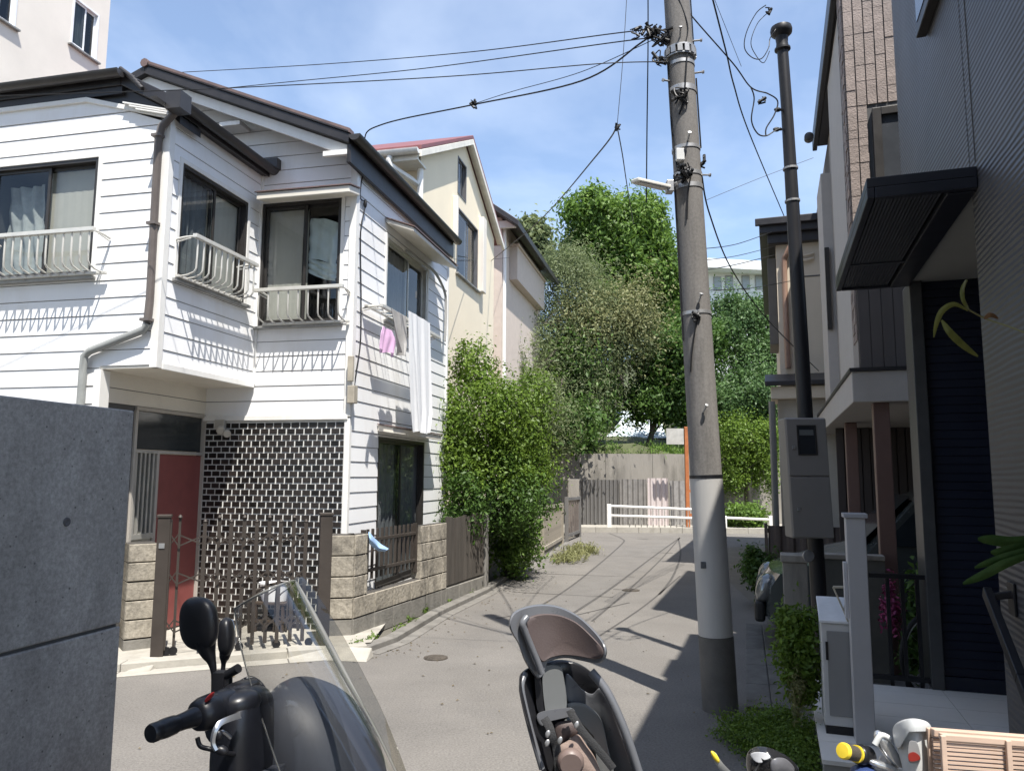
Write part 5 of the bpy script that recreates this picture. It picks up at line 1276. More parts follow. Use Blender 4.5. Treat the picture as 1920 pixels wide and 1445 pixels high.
mb = MB(); mb.box((cu - .025, cv0 + .42, .52), (cu + .03, cv0 + W - .42, .58), R.w); mb.build('grille', m_black, car, bevel=.01)
for x in (.62, 2.75):
    for y, sg in ((.0, -1), (W, 1)):
        mb = MB(); mb.lathe([(.12, 0), (.24, .0), (.27, .03), (.27, .13), (.24, .16), (.12, .16)], R.w(cu + x, cv0 + y - sg * .15 + (0 if sg > 0 else 0), .27), R.V * sg, 24); wh = mb.build('wheel', M('tyre%s%s' % (x, y), (.02, .02, .02), .85), car, smooth=40)
        mb = MB(); mb.lathe([(.02, .155), (.19, .15), (.20, .163), (.16, .17), (.03, .175)], R.w(cu + x, cv0 + y - sg * .15, .27), R.V * sg, 20); mb.build('rim', m_steel, wh, smooth=40)

# ---- concrete gutter lids on the right edge of the road
strip_pts = [atZ(1400, 1330, 0), atZ(1398, 1172, 0)]
a, b = strip_pts; mb = MB(); t = (b - a).normalized(); n = Vector((t.y, -t.x, 0)); L_ = (b - a).length; k = 5
for i in range(k):
    for j in range(2):
        s0, s1 = L_ * i / k + .006, L_ * (i + 1) / k - .006; q = lambda s, w: (a + t * s + n * w)
        mb.prism([Vector((v.x, v.y, .004)) for v in (q(s0, .17 * j), q(s0, .17 * j + .165), q(s1, .17 * j + .165), q(s1, .17 * j))], (0, 0, .02 + .006 * ((i * 3 + j) % 3)))
mb.build('gutter_lids', M('dark_worn_concrete', (.13, .125, .115), .92, var=.25, scale=5, bump=.5, bscale=40, stain=(.05, .05, .045), stain_amt=.6), kind='structure', bevel=.006)
# ============================================================ far side: sidewalk, guard rail, fences, embankment, trees
YB = 24.3
sheet('far_pavement', [(-3, 22.02), (3, 21.8), (14, 21.35), (30, 20.6), (30, YB + .2), (-3, YB + .2)], .11, m_kerb)
mb = MB(); P = [(-3, 22.0), (3, 21.77), (14, 21.32), (30, 20.57)]
for a, b in zip(P, P[1:]):
    a, b = Vector((*a, 0)), Vector((*b, 0)); k = max(1, int((b - a).length / .6)); t = (b - a).normalized()
    for i in range(k):
        p, q = a.lerp(b, i / k), a.lerp(b, (i + 1) / k) - t * .01; mb.prism([p, q, q + Vector((0, .16, 0)), p + Vector((0, .16, 0))], (0, 0, .15))
mb.build('far_kerb', m_kerb, kind='structure')
# hill
G = []; rh_ = random.Random(2)
for i in range(30):
    y = YB + .28 + (i / 29) ** 1.5 * 60
    G.append([(x, y, 2.15 + (y - YB) * .20 + .35 * math.sin(x * .7 + y * .5) + .25 * math.sin(x * 1.9)) if i else (x, y, 2.12 + .06 * math.sin(x * 2)) for x in [-40 + k * 2 for k in range(56)]])
MB().grid(G).build('hill', M('hill_soil', (.075, .085, .04), .95, var=.4, scale=.8, bump=.6, bscale=12), kind='structure', smooth=60)
# retaining wall
rw = MB(); x = -12.0
while x < 30: rw.box((x + .006, YB, 0), (x + 1.5 - .006, YB + .27, 2.30)); x += 1.5
rw.box((-12, YB + .02, 0), (30, YB + .26, 2.28))
rw.build('retaining_wall', m_conc, kind='thing', label='tall weathered concrete retaining wall below the trees at the end of the street', cat='wall')
# corrugated fence in front of it
m_cor = M('grey_corrugated', (.13, .125, .12), .6, var=.15, stretch=(1, 1, .1)); m_cor_p = M('pink_grey_corrugated', (.52, .46, .45), .6, var=.06)
def corr(name, px0, px1, ytop, Y, mat, label, rib=.16, zb=.11, Y1=None):
    a, b = atY(px0, ytop, Y), atY(px1, ytop, Y1 or Y); n = max(8, int((b - a).length / rib * 8)); G = []
    for i in range(n + 1):
        t = i / n; s = math.sin(t * (b - a).length / rib * 6.283); d = .025 * math.copysign(min(1, abs(s) * 1.8), s); p = a.lerp(b, t); G.append([(p.x, p.y + d, zb), (p.x, p.y + d, a.z)])
    mb = MB(); mb.grid(G, .004); mb.box((min(a.x, b.x), max(a.y, b.y) + .035, a.z - .12), (max(a.x, b.x), max(a.y, b.y) + .07, a.z - .06))
    return mb.build(name, mat, label=label, cat='fence', smooth=25)
corr('corrugated_fence', 1088, 1161, 899, 23.5, m_cor, 'plain grey corrugated fence panel left of the ribbed grey panel', rib=.12)
corr('corrugated_fence', 1162, 1212, 898, 23.4, M('grey_corrugated_light', (.20, .19, .18), .6, var=.2), 'ribbed grey fence panel left of the pale pink panel', rib=.16)
corr('corrugated_fence', 1214, 1252, 896, 23.3, m_cor_p, 'pale pink corrugated panel standing out in the grey fence', rib=.17)
corr('corrugated_fence', 1256, 1345, 901, 23.45, M('grey_white_corrugated', (.26, .25, .24), .6, var=.3), 'streaky grey corrugated fence panel behind the orange post', rib=.19)
# guard rail
def rail(px0, px1, ys, label, posts):
    Y = 21.95; g_ = thing('guard_rail', (atY((px0 + px1) / 2, 990, Y).x, Y, .1), label, 'guard rail', group='white guard rails on the far pavement')
    mb = MB(); m_w = MATS.get('guard_white') or M('guard_white', (.78, .77, .75), .45, var=.05, stain=(.4, .3, .2), stain_amt=.3)
    for y in ys: a, b = atY(px0, y[0], Y), atY(px1, y[1], Y); mb.tube([a, b], .035, 8)
    mb.build('rail_bar', m_w, g_, smooth=40)
    for px in posts:
        z = atY(px, ys[0][0], Y).z; x = atY(px, 960, Y).x; mb = MB(); mb.box((x - .06, Y - .04, .1), (x + .06, Y + .04, z + .05)); mb.build('rail_post', m_w, g_, bevel=.01)
rail(1140, 1330, ((948, 956), (966, 972)), 'white double bar guard rail left of the utility pole', (1142, 1312))
rail(1352, 1446, ((970, 974),), 'white single bar guard rail right of the utility pole', (1358, 1445))
mb = MB()
for px in range(1180, 1330, 11):
    p = atY(px, 950, 22.1); mb.box((p.x - .012, p.y - .012, .11), (p.x + .012, p.y + .012, p.z))
p, q = atY(1178, 951, 22.1), atY(1330, 957, 22.1); mb.bar(p, q, .03, .03)
mb.build('picket_rail', m_alu, label='thin upright metal pickets just behind the double guard rail', cat='railing')
# orange post with white board
Y = 22.6; p = atY(1286, 800, Y); x1 = atY(1297, 900, Y).x
og = thing('sign_post', (p.x, Y, .11), 'orange rusty twin post carrying a plain white board', 'sign')
m_or = M('orange_paint', (.38, .13, .045), .6, var=.2)
MB().box((p.x - .055, Y - .05, .11), (p.x + .055, Y + .05, p.z)).build('post', m_or, og, bevel=.01)
mb = MB(); mb.box((x1 + .03, Y - .04, .11), (x1 + .11, Y + .04, atY(1297, 895, Y).z)); mb.build('post', m_or, og)
mb = MB()
for y in (920, 965): z = atY(1290, y, Y).z; mb.box((p.x + .056, Y - .03, z - .04), (x1 + .029, Y + .03, z + .04))
mb.build('cross_piece', m_or, og)
a, b = atY(1249, 803, Y - .06), atY(1279, 833, Y - .06); MB().box((a.x, Y - .075, b.z), (b.x + .05, Y - .052, a.z)).build('board', M('white_board', (.42, .41, .38), .7, var=.2), og, bevel=.004)
# bicycles / small things on the far pavement are too small: a low planter row
# white sheet tent on the bank
Yt = 29.5; a, b = atY(1135, 822, Yt), atY(1250, 822, Yt); c = atY(1165, 788, Yt + 1); d = atY(1238, 785, Yt + 1)
tn = thing('sheet_tent', ((a.x + b.x) / 2, Yt + 1, 3.0), 'white plastic sheet shelter standing on the bank between the trees', 'shelter')
mb = MB(); a2_, b2_ = a + Vector((0, 2.5, 0)), b + Vector((0, 2.5, 0)); c2 = atY(1150, 772, Yt + 2); d2v = atY(1246, 770, Yt + 2)
mb.grid([[a, a.lerp(c, .6), c], [b, b.lerp(d, .6), d]], .03); mb.grid([[c, c2, a2_], [d, d2v, b2_]], .03); mb.build('cover', M('white_sheeting', (.62, .70, .74), .4, var=.1), tn, smooth=40)
mb = MB(); gnd = 2.6
for q in (a, b, a.lerp(b, .5)): mb.box((q.x - .03, q.y, gnd), (q.x + .03, q.y + .06, q.z))
mb.box((a.x, a.y + .07, gnd), (b.x, a.y + .09, a.z - .05)); mb.build('green_side', M('green_net', (.16, .26, .22), .7, var=.2), tn)
# far white apartment building
Yw = 46; a, b = atY(1322, 486, Yw), atY(1500, 486, Yw); wbld = thing('white_building', ((a.x + b.x) / 2, Yw + 4, 6), 'white flat roofed building far behind on the hill', 'building')
m_wb = M('white_render', (.74, .75, .76), .8, var=.03)
zr_ = a.z; z0 = 6.0
w_l, w_m = atY(1322, 500, Yw).x, atY(1452, 500, Yw).x
mb = MB(); mb.box((w_l - 1, Yw, z0), (b.x + 4, Yw + 8, zr_ - .8)); mb.build('wall', m_wb, wbld)
mb = MB(); mb.prism([(w_l - 1.4, Yw - 1.2, zr_ - .79), (b.x + 4, Yw - 1.2, zr_ - 1.3), (b.x + 4, Yw - 1.2, zr_ - .8), (w_l - 1.4, Yw - 1.2, zr_ - .2)], (0, 9.4, 0)); mb.build('roof', m_wb, wbld)
for px, py in ((1367, 530), (1398, 530), (1423, 530), (1345, 532)):
    p = atY(px, py, Yw); w = MB(); w.box((p.x - .25, Yw - .05, p.z - .45), (p.x + .25, Yw - .003, p.z + .45)); f = w.build('window', M_SILL, wbld)
    MB().box((p.x - .20, Yw - .07, p.z - .4), (p.x + .20, Yw - .0505, p.z + .4)).build('pane', M('pale_far_pane%d' % px, (.30, .33, .36), .2), f)
# ---- far-left gate row
Yl = 17.3
def slat_gate(px0, px1, pyt, pyb, mat, nbar, label, Y0, Y1, frame):
    a, b = atY(px0, pyt[0], Y0), atY(px1, pyt[1], Y1); g_ = thing('slat_gate', ((a.x + b.x) / 2, (Y0 + Y1) / 2, 0), label, 'gate', group='gates at the far left of the street')
    mb = MB()
    for p in (a, b): mb.box((p.x - .045, p.y - .045, 0), (p.x + .045, p.y + .045, p.z))
    mb.bar(a - Vector((0, 0, .05)), b - Vector((0, 0, .05)), .06, .07); mb.bar(Vector((a.x, a.y, .15)), Vector((b.x, b.y, .15)), .06, .07); mb.build('gate_frame', frame, g_)
    for i in range(nbar): q = a.lerp(b, (i + .8) / (nbar + .6)); MB().box((q.x - .02, q.y - .015, .19), (q.x + .02, q.y + .015, q.z - .09)).build('slat', mat, g_)
m_wood_pale = M('weathered_wood', (.30, .27, .22), .9, var=.25, stretch=(1, 1, .1))
slat_gate(1016, 1053, (946, 943), None, M('weathered_slat', (.22, .20, .17), .9, var=.3), 11, 'weathered slatted gate in a pale frame beyond the bushy tree', 15.2, 18.0, m_wood_pale)
slat_gate(1062, 1086, (931, 930), None, M('brown_slat', (.13, .11, .10), .8, var=.2), 6, 'narrow darker slatted gate nearest to the far retaining wall', 18.6, 20.2, m_cor)
a = atY(1066, 898, 20.4); bkp = MB(); bkp.box((a.x - .02, 20.35, 0), (a.x + .28, 20.6, a.z)); bkp.build('gate_pillar', m_conc, kind='thing', label='pale concrete gate pillar at the far corner of the street', cat='pillar', bevel=.01)
a = atY(1005, 930, 14.9); mb = MB(); mb.box((a.x - 1.2, 14.9, 0), (a.x + .08, 15.05, 1.15)); mb.build('boundary_wall', m_conc, kind='thing', label='grey boundary wall half hidden behind the bushy tree', cat='wall', bevel=.01)
P0, P1_ = atY(912, 1100, 10.9), atY(1000, 1050, 14.8)
mb = MB(); q0, q1 = Vector((P0.x - .32, 10.9, 0)), Vector((P1_.x - .25, 14.8, 0)); t = (q1 - q0).normalized(); n = Vector((-t.y, t.x, 0))
mb.prism([q0, q1, q1 + n * .15, q0 + n * .15], (0, 0, 1.2)); mb.build('hedge_wall', m_stone2, kind='thing', label='low dark block wall in shade behind the bushy tree', cat='wall', bevel=.01)

# ---- trees
lm_bright = leafmat('bright_leaf', [(0.056, 0.107, 0.014), (0.129, 0.212, 0.028), (0.246, 0.358, 0.056)], .4, 2.0)
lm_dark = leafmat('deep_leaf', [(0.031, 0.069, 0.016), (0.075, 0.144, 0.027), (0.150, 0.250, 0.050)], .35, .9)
lm_mid = leafmat('mid_leaf', [(0.054, 0.108, 0.019), (0.128, 0.223, 0.038), (0.243, 0.365, 0.074)], .38, .9)
lm_olive = leafmat('olive_leaf', [(0.119, 0.147, 0.067), (0.189, 0.231, 0.105), (0.294, 0.336, 0.175)], .4, 1.0)
lm_dry = leafmat('dry_leaf', [(0.150, 0.156, 0.062), (0.213, 0.219, 0.094), (0.300, 0.300, 0.138)], .3, 1.0)
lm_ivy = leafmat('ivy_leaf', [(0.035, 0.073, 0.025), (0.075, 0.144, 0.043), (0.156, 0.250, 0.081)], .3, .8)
def px_blob(px, py, Y, rx, ry, rz=None):
    "blob centred at a pixel, radii given in pixels (x, height)"
    s = Y / FPX; return (tuple(atY(px, py, Y)), (rx * s, (rz or rx) * s, ry * s))
def tree(label, base, blobs, n, size, mat, seed, r0=.12, group=None, trunk_top=None, cat='tree', name='tree', clump=.28, k=14, fill=.25, aspect=.45, extra=None, nlimb=9):
    base = Vector(base); t = thing(name, base, label, cat, group)
    c = Vector(trunk_top) if trunk_top else Vector(blobs[0][0])
    rnd = random.Random(seed); limbs = []
    for (bc, br) in blobs:
        for _ in range(max(2, nlimb // len(blobs))): limbs.append(Vector(bc) + Vector((rnd.uniform(-.6, .6) * br[0], rnd.uniform(-.6, .6) * br[1], rnd.uniform(-.3, .7) * br[2])))
    trunk_mesh('trunk', base, c, r0, r0 * .45, limbs, m_bark, t, seed=seed)
    leaf_mesh('crown', blobs, n, size, mat, t, seed, clump=clump, k=k, fill=fill, aspect=aspect)
    for e in extra or []: leaf_mesh('crown', e[0], e[1], e[2], e[3], t, seed + 5, clump=e[4] if len(e) > 4 else .3, k=12)
    return t
Yt1 = 11.9; gx = atZ(968, 1078, 0)
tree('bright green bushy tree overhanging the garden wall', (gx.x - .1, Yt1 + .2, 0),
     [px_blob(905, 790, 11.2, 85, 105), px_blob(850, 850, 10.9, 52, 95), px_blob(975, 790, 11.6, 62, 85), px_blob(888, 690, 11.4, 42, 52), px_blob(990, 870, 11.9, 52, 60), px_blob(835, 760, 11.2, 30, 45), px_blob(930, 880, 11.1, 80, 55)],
     30000, .062, lm_bright, 11, .09, clump=.23, k=34, fill=.25, trunk_top=atY(930, 850, Yt1), extra=[([px_blob(925, 935, 11.2, 95, 70), px_blob(960, 1000, 12.0, 45, 65), px_blob(880, 935, 10.4, 50, 55), px_blob(985, 940, 11.8, 45, 60)], 13000, .06, lm_dark, .24)])  # lower crown gets darker leaves: shade of the underside put into the colour
leaf_mesh('shrub', [px_blob(958, 1035, 12.0, 38, 45), px_blob(985, 1000, 12.8, 35, 55)], 4000, .07, lm_mid, None, 21, tagargs=('dark green shrub at the foot of the bushy tree by the road', 'shrub'))
Yo = 25.6
tree('tall grey green olive tree with feathery crown in mid street view', atY(1075, 850, Yo),
     [px_blob(1065, 560, Yo, 80, 95), px_blob(1060, 690, Yo, 105, 120), px_blob(975, 650, Yo - 2, 60, 80), px_blob(945, 690, Yo - 4, 45, 70), px_blob(1000, 760, Yo - 4, 60, 80), px_blob(1135, 620, Yo, 70, 90), px_blob(1085, 750, Yo - .5, 60, 80), px_blob(1030, 800, Yo - 3.0, 70, 60), px_blob(1190, 640, Yo, 45, 60), px_blob(1060, 500, Yo, 50, 45)],
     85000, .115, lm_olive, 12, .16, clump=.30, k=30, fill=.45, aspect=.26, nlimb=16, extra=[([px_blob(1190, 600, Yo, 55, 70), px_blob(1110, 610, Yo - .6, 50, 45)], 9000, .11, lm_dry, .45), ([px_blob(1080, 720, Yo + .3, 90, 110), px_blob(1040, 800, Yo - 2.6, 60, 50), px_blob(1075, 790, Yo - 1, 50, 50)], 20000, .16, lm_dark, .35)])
Yd = 31.
tree('tall dense dark green tree rising above the olive tree', atY(1160, 760, Yd),
     [px_blob(1150, 440, Yd, 85, 80), px_blob(1110, 400, Yd - .6, 55, 48), px_blob(1205, 440, Yd - .6, 55, 70), px_blob(1090, 480, Yd, 48, 50), px_blob(1180, 530, Yd, 90, 60), px_blob(1240, 490, Yd, 40, 70), px_blob(1230, 580, Yd + 1, 70, 60)],
     60000, .20, lm_mid, 13, .25, clump=.2, k=26, fill=.35)
Yr = 27.0
tree('leaning dark green tree just left of the utility pole', atY(1208, 850, Yr - .6),
     [px_blob(1250, 690, Yr - .8, 62, 60), px_blob(1225, 750, Yr - .8, 50, 48), px_blob(1285, 640, Yr, 65, 55), px_blob(1270, 760, Yr - .5, 45, 40)],
     30000, .15, lm_dark, 14, .13, trunk_top=atY(1240, 770, Yr - .6), clump=.24, k=20, fill=.35)
Yi = 26.5
for i, (lab, bl, n, mt) in enumerate((('upper mass of dark leaves right of the utility pole under the white building', [px_blob(1380, 620, Yi + 2, 75, 70), px_blob(1440, 610, Yi + 2, 55, 60), px_blob(1350, 600, Yi + 2.5, 45, 45), px_blob(1415, 690, Yi + 1, 70, 60), px_blob(1470, 680, Yi + 1, 40, 70)], 34000, lm_ivy),
                                 ('lower mass of dark leaves behind the right guard rail', [px_blob(1380, 740, Yi, 70, 55), px_blob(1430, 770, Yi, 50, 60), px_blob(1350, 790, Yi, 40, 50)], 22000, lm_ivy),
                                 ('paler flowering bush just right of the utility pole', [px_blob(1395, 830, 23.6, 48, 50), px_blob(1432, 860, 23.4, 32, 65), px_blob(1375, 880, 23.5, 30, 50)], 16000, lm_bright))):
    t0 = bl[0][0]; tree(lab, (t0[0], t0[1], 2.3 if t0[1] > 25 else .1), bl, n, .12 if i < 2 else .09, mt, 30 + i, .08, 'bushes on the bank right of the pole', cat='bush', name='bush', clump=.22, k=24, fill=.3)
Yf = 36
tree('sparse grey tree top behind the pink beige house', atY(1010, 700, Yf), [px_blob(1000, 440, Yf, 28, 35), px_blob(1015, 480, Yf, 25, 35), px_blob(985, 420, Yf, 16, 16)], 2600, .3, lm_olive, 15, .12, clump=.3)
for (px, py, rx, ry, Y, n, lab) in ((1395, 968, 36, 26, 22.9, 3600, 'low bright green bush behind the single bar guard rail'), (1420, 1070, 34, 42, 9.6, 3600, 'dark green weedy bush beside the brown corrugated fence')):
    leaf_mesh('low_bush', [px_blob(px, py, Y, rx, ry), px_blob(px + rx * .5, py + ry * .4, Y, rx * .6, ry * .6)], n, .11 if Y > 20 else .06, lm_mid if Y > 20 else lm_dark, None, int(px), tagargs=(lab, 'bush'))
# grass on the bank and weeds at the far left kerb
rg = np.random.default_rng(3)
bl = [((x, YB + .6 + .5 * (i % 3), 2.35 + .05 * (i % 3)), (.6, .4, .28)) for i, x in enumerate(np.arange(.5, 9, .45))]
leaf_mesh('bank_grass', bl, 9000, .16, lm_mid, None, 51, aspect=.14, up=-.3, droop=-1.5, tagargs=(None, None, None, 'stuff'))
bl = [(tuple(atZ(px, py, .06)), (.30, .5, .10)) for px, py in ((1075, 1042), (1098, 1032), (1060, 1048), (1085, 1028))]
leaf_mesh('kerb_weeds', bl, 1600, .12, lm_dry, None, 52, aspect=.15, up=-.3, droop=-1.5, tagargs=(None, None, None, 'stuff'))
# ============================================================ utility pole
YP = 5.435
pc = lambda y: lerp(1269, 1349.5, y / 1310)
pt = lambda y: atY(pc(y), y, YP)
pb_, pt_ = pt(1312), pt(0); pdir = (pt_ - pb_).normalized(); pb_ = pb_ - pdir * (pb_.z / pdir.z)
pole = thing('utility_pole', pb_, 'concrete utility pole with pale wrapped lower part standing on the road edge', 'pole')
pat = lambda z: pb_ + pdir * (z / pdir.z)
zof = lambda y: pt(y).z
rz = lambda z: lerp(.1165, .097, z / 5.0)
ztop = 7.4
mb = MB(); zs_ = [zof(893) + (ztop - zof(893)) * i / 10 for i in range(11)]; mb.tube([pat(z) for z in zs_], [rz(z) for z in zs_], 28); mb.build('shaft', m_pole, pole, smooth=50)
def band(y0, y1, dr, mat, name, n=28, extra=True):
    z0, z1 = sorted((zof(y0), zof(y1))); mb = MB(); mb.lathe([(rz(z0) * .9, 0), (rz(z0) + dr, 0), (rz(z1) + dr, z1 - z0), (rz(z1) * .9, z1 - z0)], pat(z0), pdir, n); return mb.build(name, mat, pole, smooth=35)
band(1190, 893, .003, m_pole_wrap, 'pale_wrap'); band(1330, 1191, .005, m_pole_foot, 'dark_foot'); band(896, 890, .006, m_black, 'black_band')
for y0, y1 in ((128, 122), (178, 168), (285, 279), (334, 327), (358, 350), (592, 586)): band(y0, y1, .005, m_steel, 'steel_band')
# segmented collar near the top
mb = MB(); z = zof(110); c = pat(z)
for k in range(14):
    a = k / 14 * 6.283; d = Vector((math.cos(a), math.sin(a), 0)); t = Vector((-d.y, d.x, 0)); q = c + d * (rz(z) + .012)
    mb.prism([q - t * .018 - d * .008, q + t * .018 - d * .008, q + t * .018 + d * .01, q - t * .018 + d * .01], pdir * .055)
mb.lathe([(rz(z), -.01), (rz(z) + .016, -.01), (rz(z) + .016, 0), (rz(z), 0)], c, pdir, 24); mb.lathe([(rz(z), .055), (rz(z) + .02, .055), (rz(z) + .02, .065), (rz(z), .065)], c, pdir, 24)
mb.build('segmented_collar', m_steel, pole)
# bolts, step pins, brackets
rp = random.Random(5)
def onp(px, py, off=.0):
    "point on the camera side of the pole surface"
    d = ray(px, py); z = atY(px, py, YP).z; q = pat(z); x = atY(px, py, YP).x - q.x; r = rz(z) + off; x = max(-r * .98, min(r * .98, x)); y = -math.sqrt(max(0, r * r - x * x)); return Vector((q.x + x, q.y + y, z))
for i, (px, py, dx, dy) in enumerate(((1270, 82, -2, -12), (1284, 274, 0, -8), (1303, 573, 4, -18), (1311, 775, 5, -14), (1304, 80, 25, 5), (1314, 140, 20, 4), (1250, 155, -22, 4), (1316, 330, 18, 6))):
    a = onp(px, py); d = Vector((dx, -14, -dy)).normalized(); mb = MB(); mb.tube([a, a + d * .07], .007, 6); mb.lathe([(.012, 0), (.014, .003), (.014, .012), (.004, .014)], a + d * .06, d, 8); mb.build('step_bolt', m_steel, pole)
mb = MB(); a = onp(1270, 300, .005)
mb.box((a.x - .03, a.y - .03, a.z - .045), (a.x + .03, a.y + .01, a.z + .045)); mb.build('junction_box', M('white_box', (.62, .62, .60), .45), pole, bevel=.005)
mb = MB(); a = onp(1316, 1056, .004); mb.box((a.x - .03, a.y - .002, a.z - .022), (a.x + .03, a.y + .012, a.z + .022)); mb.build('small_plate', M('grey_plate', (.12, .125, .13), .5, var=.3, scale=60), pole)
for path in ([(1262, 0), (1284, 60), (1278, 100)], [(1293, 0), (1301, 60), (1300, 105)]): 
    mb = MB(); mb.tube(spline([onp(x, y, .006) for x, y in path], 6), .005, 6); mb.build('pole_cable', m_cable, pole)
for path in ([(1283, 105), (1280, 150), (1276, 200), (1268, 225)], [(1249, 120), (1254, 180), (1259, 260), (1266, 320)], [(1262, 330), (1264, 420), (1270, 560), (1276, 640)], [(1305, 150), (1312, 220), (1314, 280)], [(1289, 340), (1284, 370), (1282, 420)], [(1300, 600), (1292, 660), (1290, 700)]):
    mb = MB(); mb.tube(spline([onp(x, y, .008) for x, y in path], 6), .006, 6); mb.build('pole_cable', m_cable, pole)
# tangled connectors on the pole
def tangle(c, n, r, seed, name, parent=None, **kw):
    rr = random.Random(seed); mb = MB()
    for _ in range(n):
        P = [Vector(c) + Vector((rr.uniform(-1, 1) * r, rr.uniform(-.6, .6) * r, rr.uniform(-1, 1) * r)) for _ in range(4)]; mb.tube(spline(P, 5), rr.choice((.004, .005, .007)), 5)
    for _ in range(n // 2):
        q = Vector(c) + Vector((rr.uniform(-.8, .8) * r, rr.uniform(-.4, .4) * r, rr.uniform(-.8, .8) * r)); d = Vector((rr.uniform(-1, 1), rr.uniform(-.5, .5), rr.uniform(-1, 1))).normalized() * .035; mb.tube([q - d, q + d], .012, 7)
    return mb.build(name, m_cable, parent, smooth=50, **kw)
tangle(atY(1240, 70, YP - .05), 9, .07, 1, 'cable_joint', pole); tangle(atY(1276, 180, YP - .13), 7, .06, 2, 'cable_joint', pole); tangle(atY(1282, 322, YP - .14), 9, .06, 3, 'cable_joint', pole); tangle(atY(1222, 60, YP - .02), 9, .06, 4, 'cable_joint', pole); tangle(atY(1196, 62, YP + .1), 4, .06, 41, 'cable_joint', pole); tangle(atY(1238, 110, YP - .03), 6, .06, 42, 'cable_joint', pole); tangle(atY(1312, 300, YP - .03), 5, .06, 43, 'cable_joint', pole); tangle(atY(1303, 590, YP - .12), 4, .03, 44, 'cable_joint', pole)
mb = MB(); a = atY(1190, 338, YP - .35); b = atY(1252, 352, YP - .10); mb.bar(a, b, .07, .028); lmp = thing('street_lamp', pat(zof(350)), 'flat white street lamp arm fixed to the utility pole', 'street lamp')
mb.build('lamp_head', M('white_lamp_shell', (.72, .70, .64), .4), lmp, bevel=.008)
mb = MB(); mb.bar(b, onp(1262, 345, -.02), .03, .03); mb.box((b.x - .01, b.y - .03, b.z - .035), (b.x + .04, b.y + .05, b.z + .05)); mb.build('lamp_bracket', m_steel, lmp, bevel=.004)
mb = MB(); t = (b - a).normalized(); mb.bar(a + t * .02 - Vector((0, 0, .016)), b - t * .03 - Vector((0, 0, .016)), .055, .006); mb.build('lamp_lens', M('milky_lens', (.6, .58, .52), .3), lmp)

# ---- overhead cables: px, py, distance
def cable(label, pts, r=.006, name='overhead_cable', n=10):
    mb = MB(); mb.tube(spline([atY(*p) for p in pts], n), r * .78, 6); return mb.build(name, m_cable, label=label, cat='cable', group='overhead cables', smooth=60)
cable('topmost cable from the utility pole to the left over the white house', [(1236, 55, 5.4), (1160, 62, 5.7), (880, 98, 7.3), (600, 121, 8.8), (320, 137, 10)])
cable('second cable from the top sloping left behind the dark ridge', [(1238, 70, 5.4), (1150, 80, 5.7), (800, 128, 7.6), (560, 152, 8.8), (420, 166, 9.4)])
cable('level cable passing in front of the white house roof', [(1250, 116, 5.36), (1120, 120, 5.4), (850, 143, 5.6), (480, 163, 5.75), (250, 172, 5.8), (-60, 182, 5.85)], .005)
c_ = cable('sagging spliced cable dropping to the white house eave', [(1225, 62, 5.4), (1200, 82, 5.5), (1090, 152, 6.0), (890, 196, 7.0), (760, 222, 7.5), (710, 236, 7.7), (688, 248, 7.8), (683, 268, 7.85)], .009)
tangle(atY(889, 195, 7.0), 4, .04, 6, 'splice', c_)
cable('thin slack cable below the second cable', [(1225, 75, 5.45), (1090, 135, 6.0), (960, 172, 6.6), (889, 195, 7.0)], .004)
cable('thin drop wire from above to the wire junction in front of the tree', [(1176, -20, 6.4), (1168, 110, 6.4), (1157, 237, 6.4)], .004)
cable('long wire from the wire junction down to the yellow house corner', [(1157, 237, 6.4), (1120, 290, 7.6), (1010, 415, 12), (912, 496, 17.2)], .010)
cable('wire from the junction hanging down over the dark tree', [(1157, 237, 6.4), (1167, 290, 7.2), (1176, 350, 8.5), (1188, 420, 10)], .007)
cable('vertical black cable hanging beside the utility pole', [(1215, -20, 5.9), (1215, 90, 5.9), (1213, 250, 5.95), (1212, 380, 6)], .007)
cable('cable running down the yellow house corner', [(912, 496, 17.2), (911, 560, 17.2), (903, 640, 17.2)], .012)
cable('level wire across the yellow house to the pink house', [(838, 485, 11), (900, 488, 16), (955, 483, 19)], .006)
cable('cable from the pole top to the forked loop at the black pole', [(1280, 8, 5.4), (1305, 40, 5.45), (1375, 120, 5.6), (1408, 164, 5.65), (1440, 176, 5.65), (1458, 190, 5.66), (1452, 215, 5.66), (1437, 240, 5.66), (1436, 255, 5.66)], .007)
cable('lower fork of the loop curling to the black pole clamp', [(1408, 164, 5.65), (1414, 185, 5.65), (1409, 225, 5.65), (1420, 250, 5.65), (1436, 255, 5.66), (1452, 246, 5.68), (1464, 240, 5.70)], .007)
cable('steep cable from top right of the pole down to the beige house eave', [(1334, -10, 5.5), (1362, 100, 6.2), (1376, 160, 6.8), (1405, 250, 8.2), (1470, 405, 11.4)], .009)
cable('hair thin wire ending in a small clip between pole and pipe', [(1340, 0, 5.6), (1368, 70, 5.7), (1390, 125, 5.7)], .003)
cable('cable from the middle of the pole down to the brown house', [(1316, 330, 5.4), (1330, 400, 5.8), (1372, 505, 6.8), (1440, 600, 8.0), (1535, 695, 10)], .008)
cable('upper of the three wires running to the beige house', [(1300, 468, 8), (1380, 458, 10), (1452, 433, 12)], .007)
cable('middle of the three wires running to the beige house', [(1300, 490, 8), (1380, 480, 10), (1452, 462, 12)], .006)
cable('lowest of the three wires running past the black pipe', [(1310, 508, 8), (1380, 496, 10), (1452, 478, 12)], .008)
cable('faint far wire crossing the sky right of the pole', [(1325, 375, 16), (1420, 336, 16), (1525, 296, 16)], .007)
cable('wire below the black pipe joint reaching the beige wall', [(1300, 545, 10), (1400, 541, 10.6), (1482, 527, 11.2)], .007)
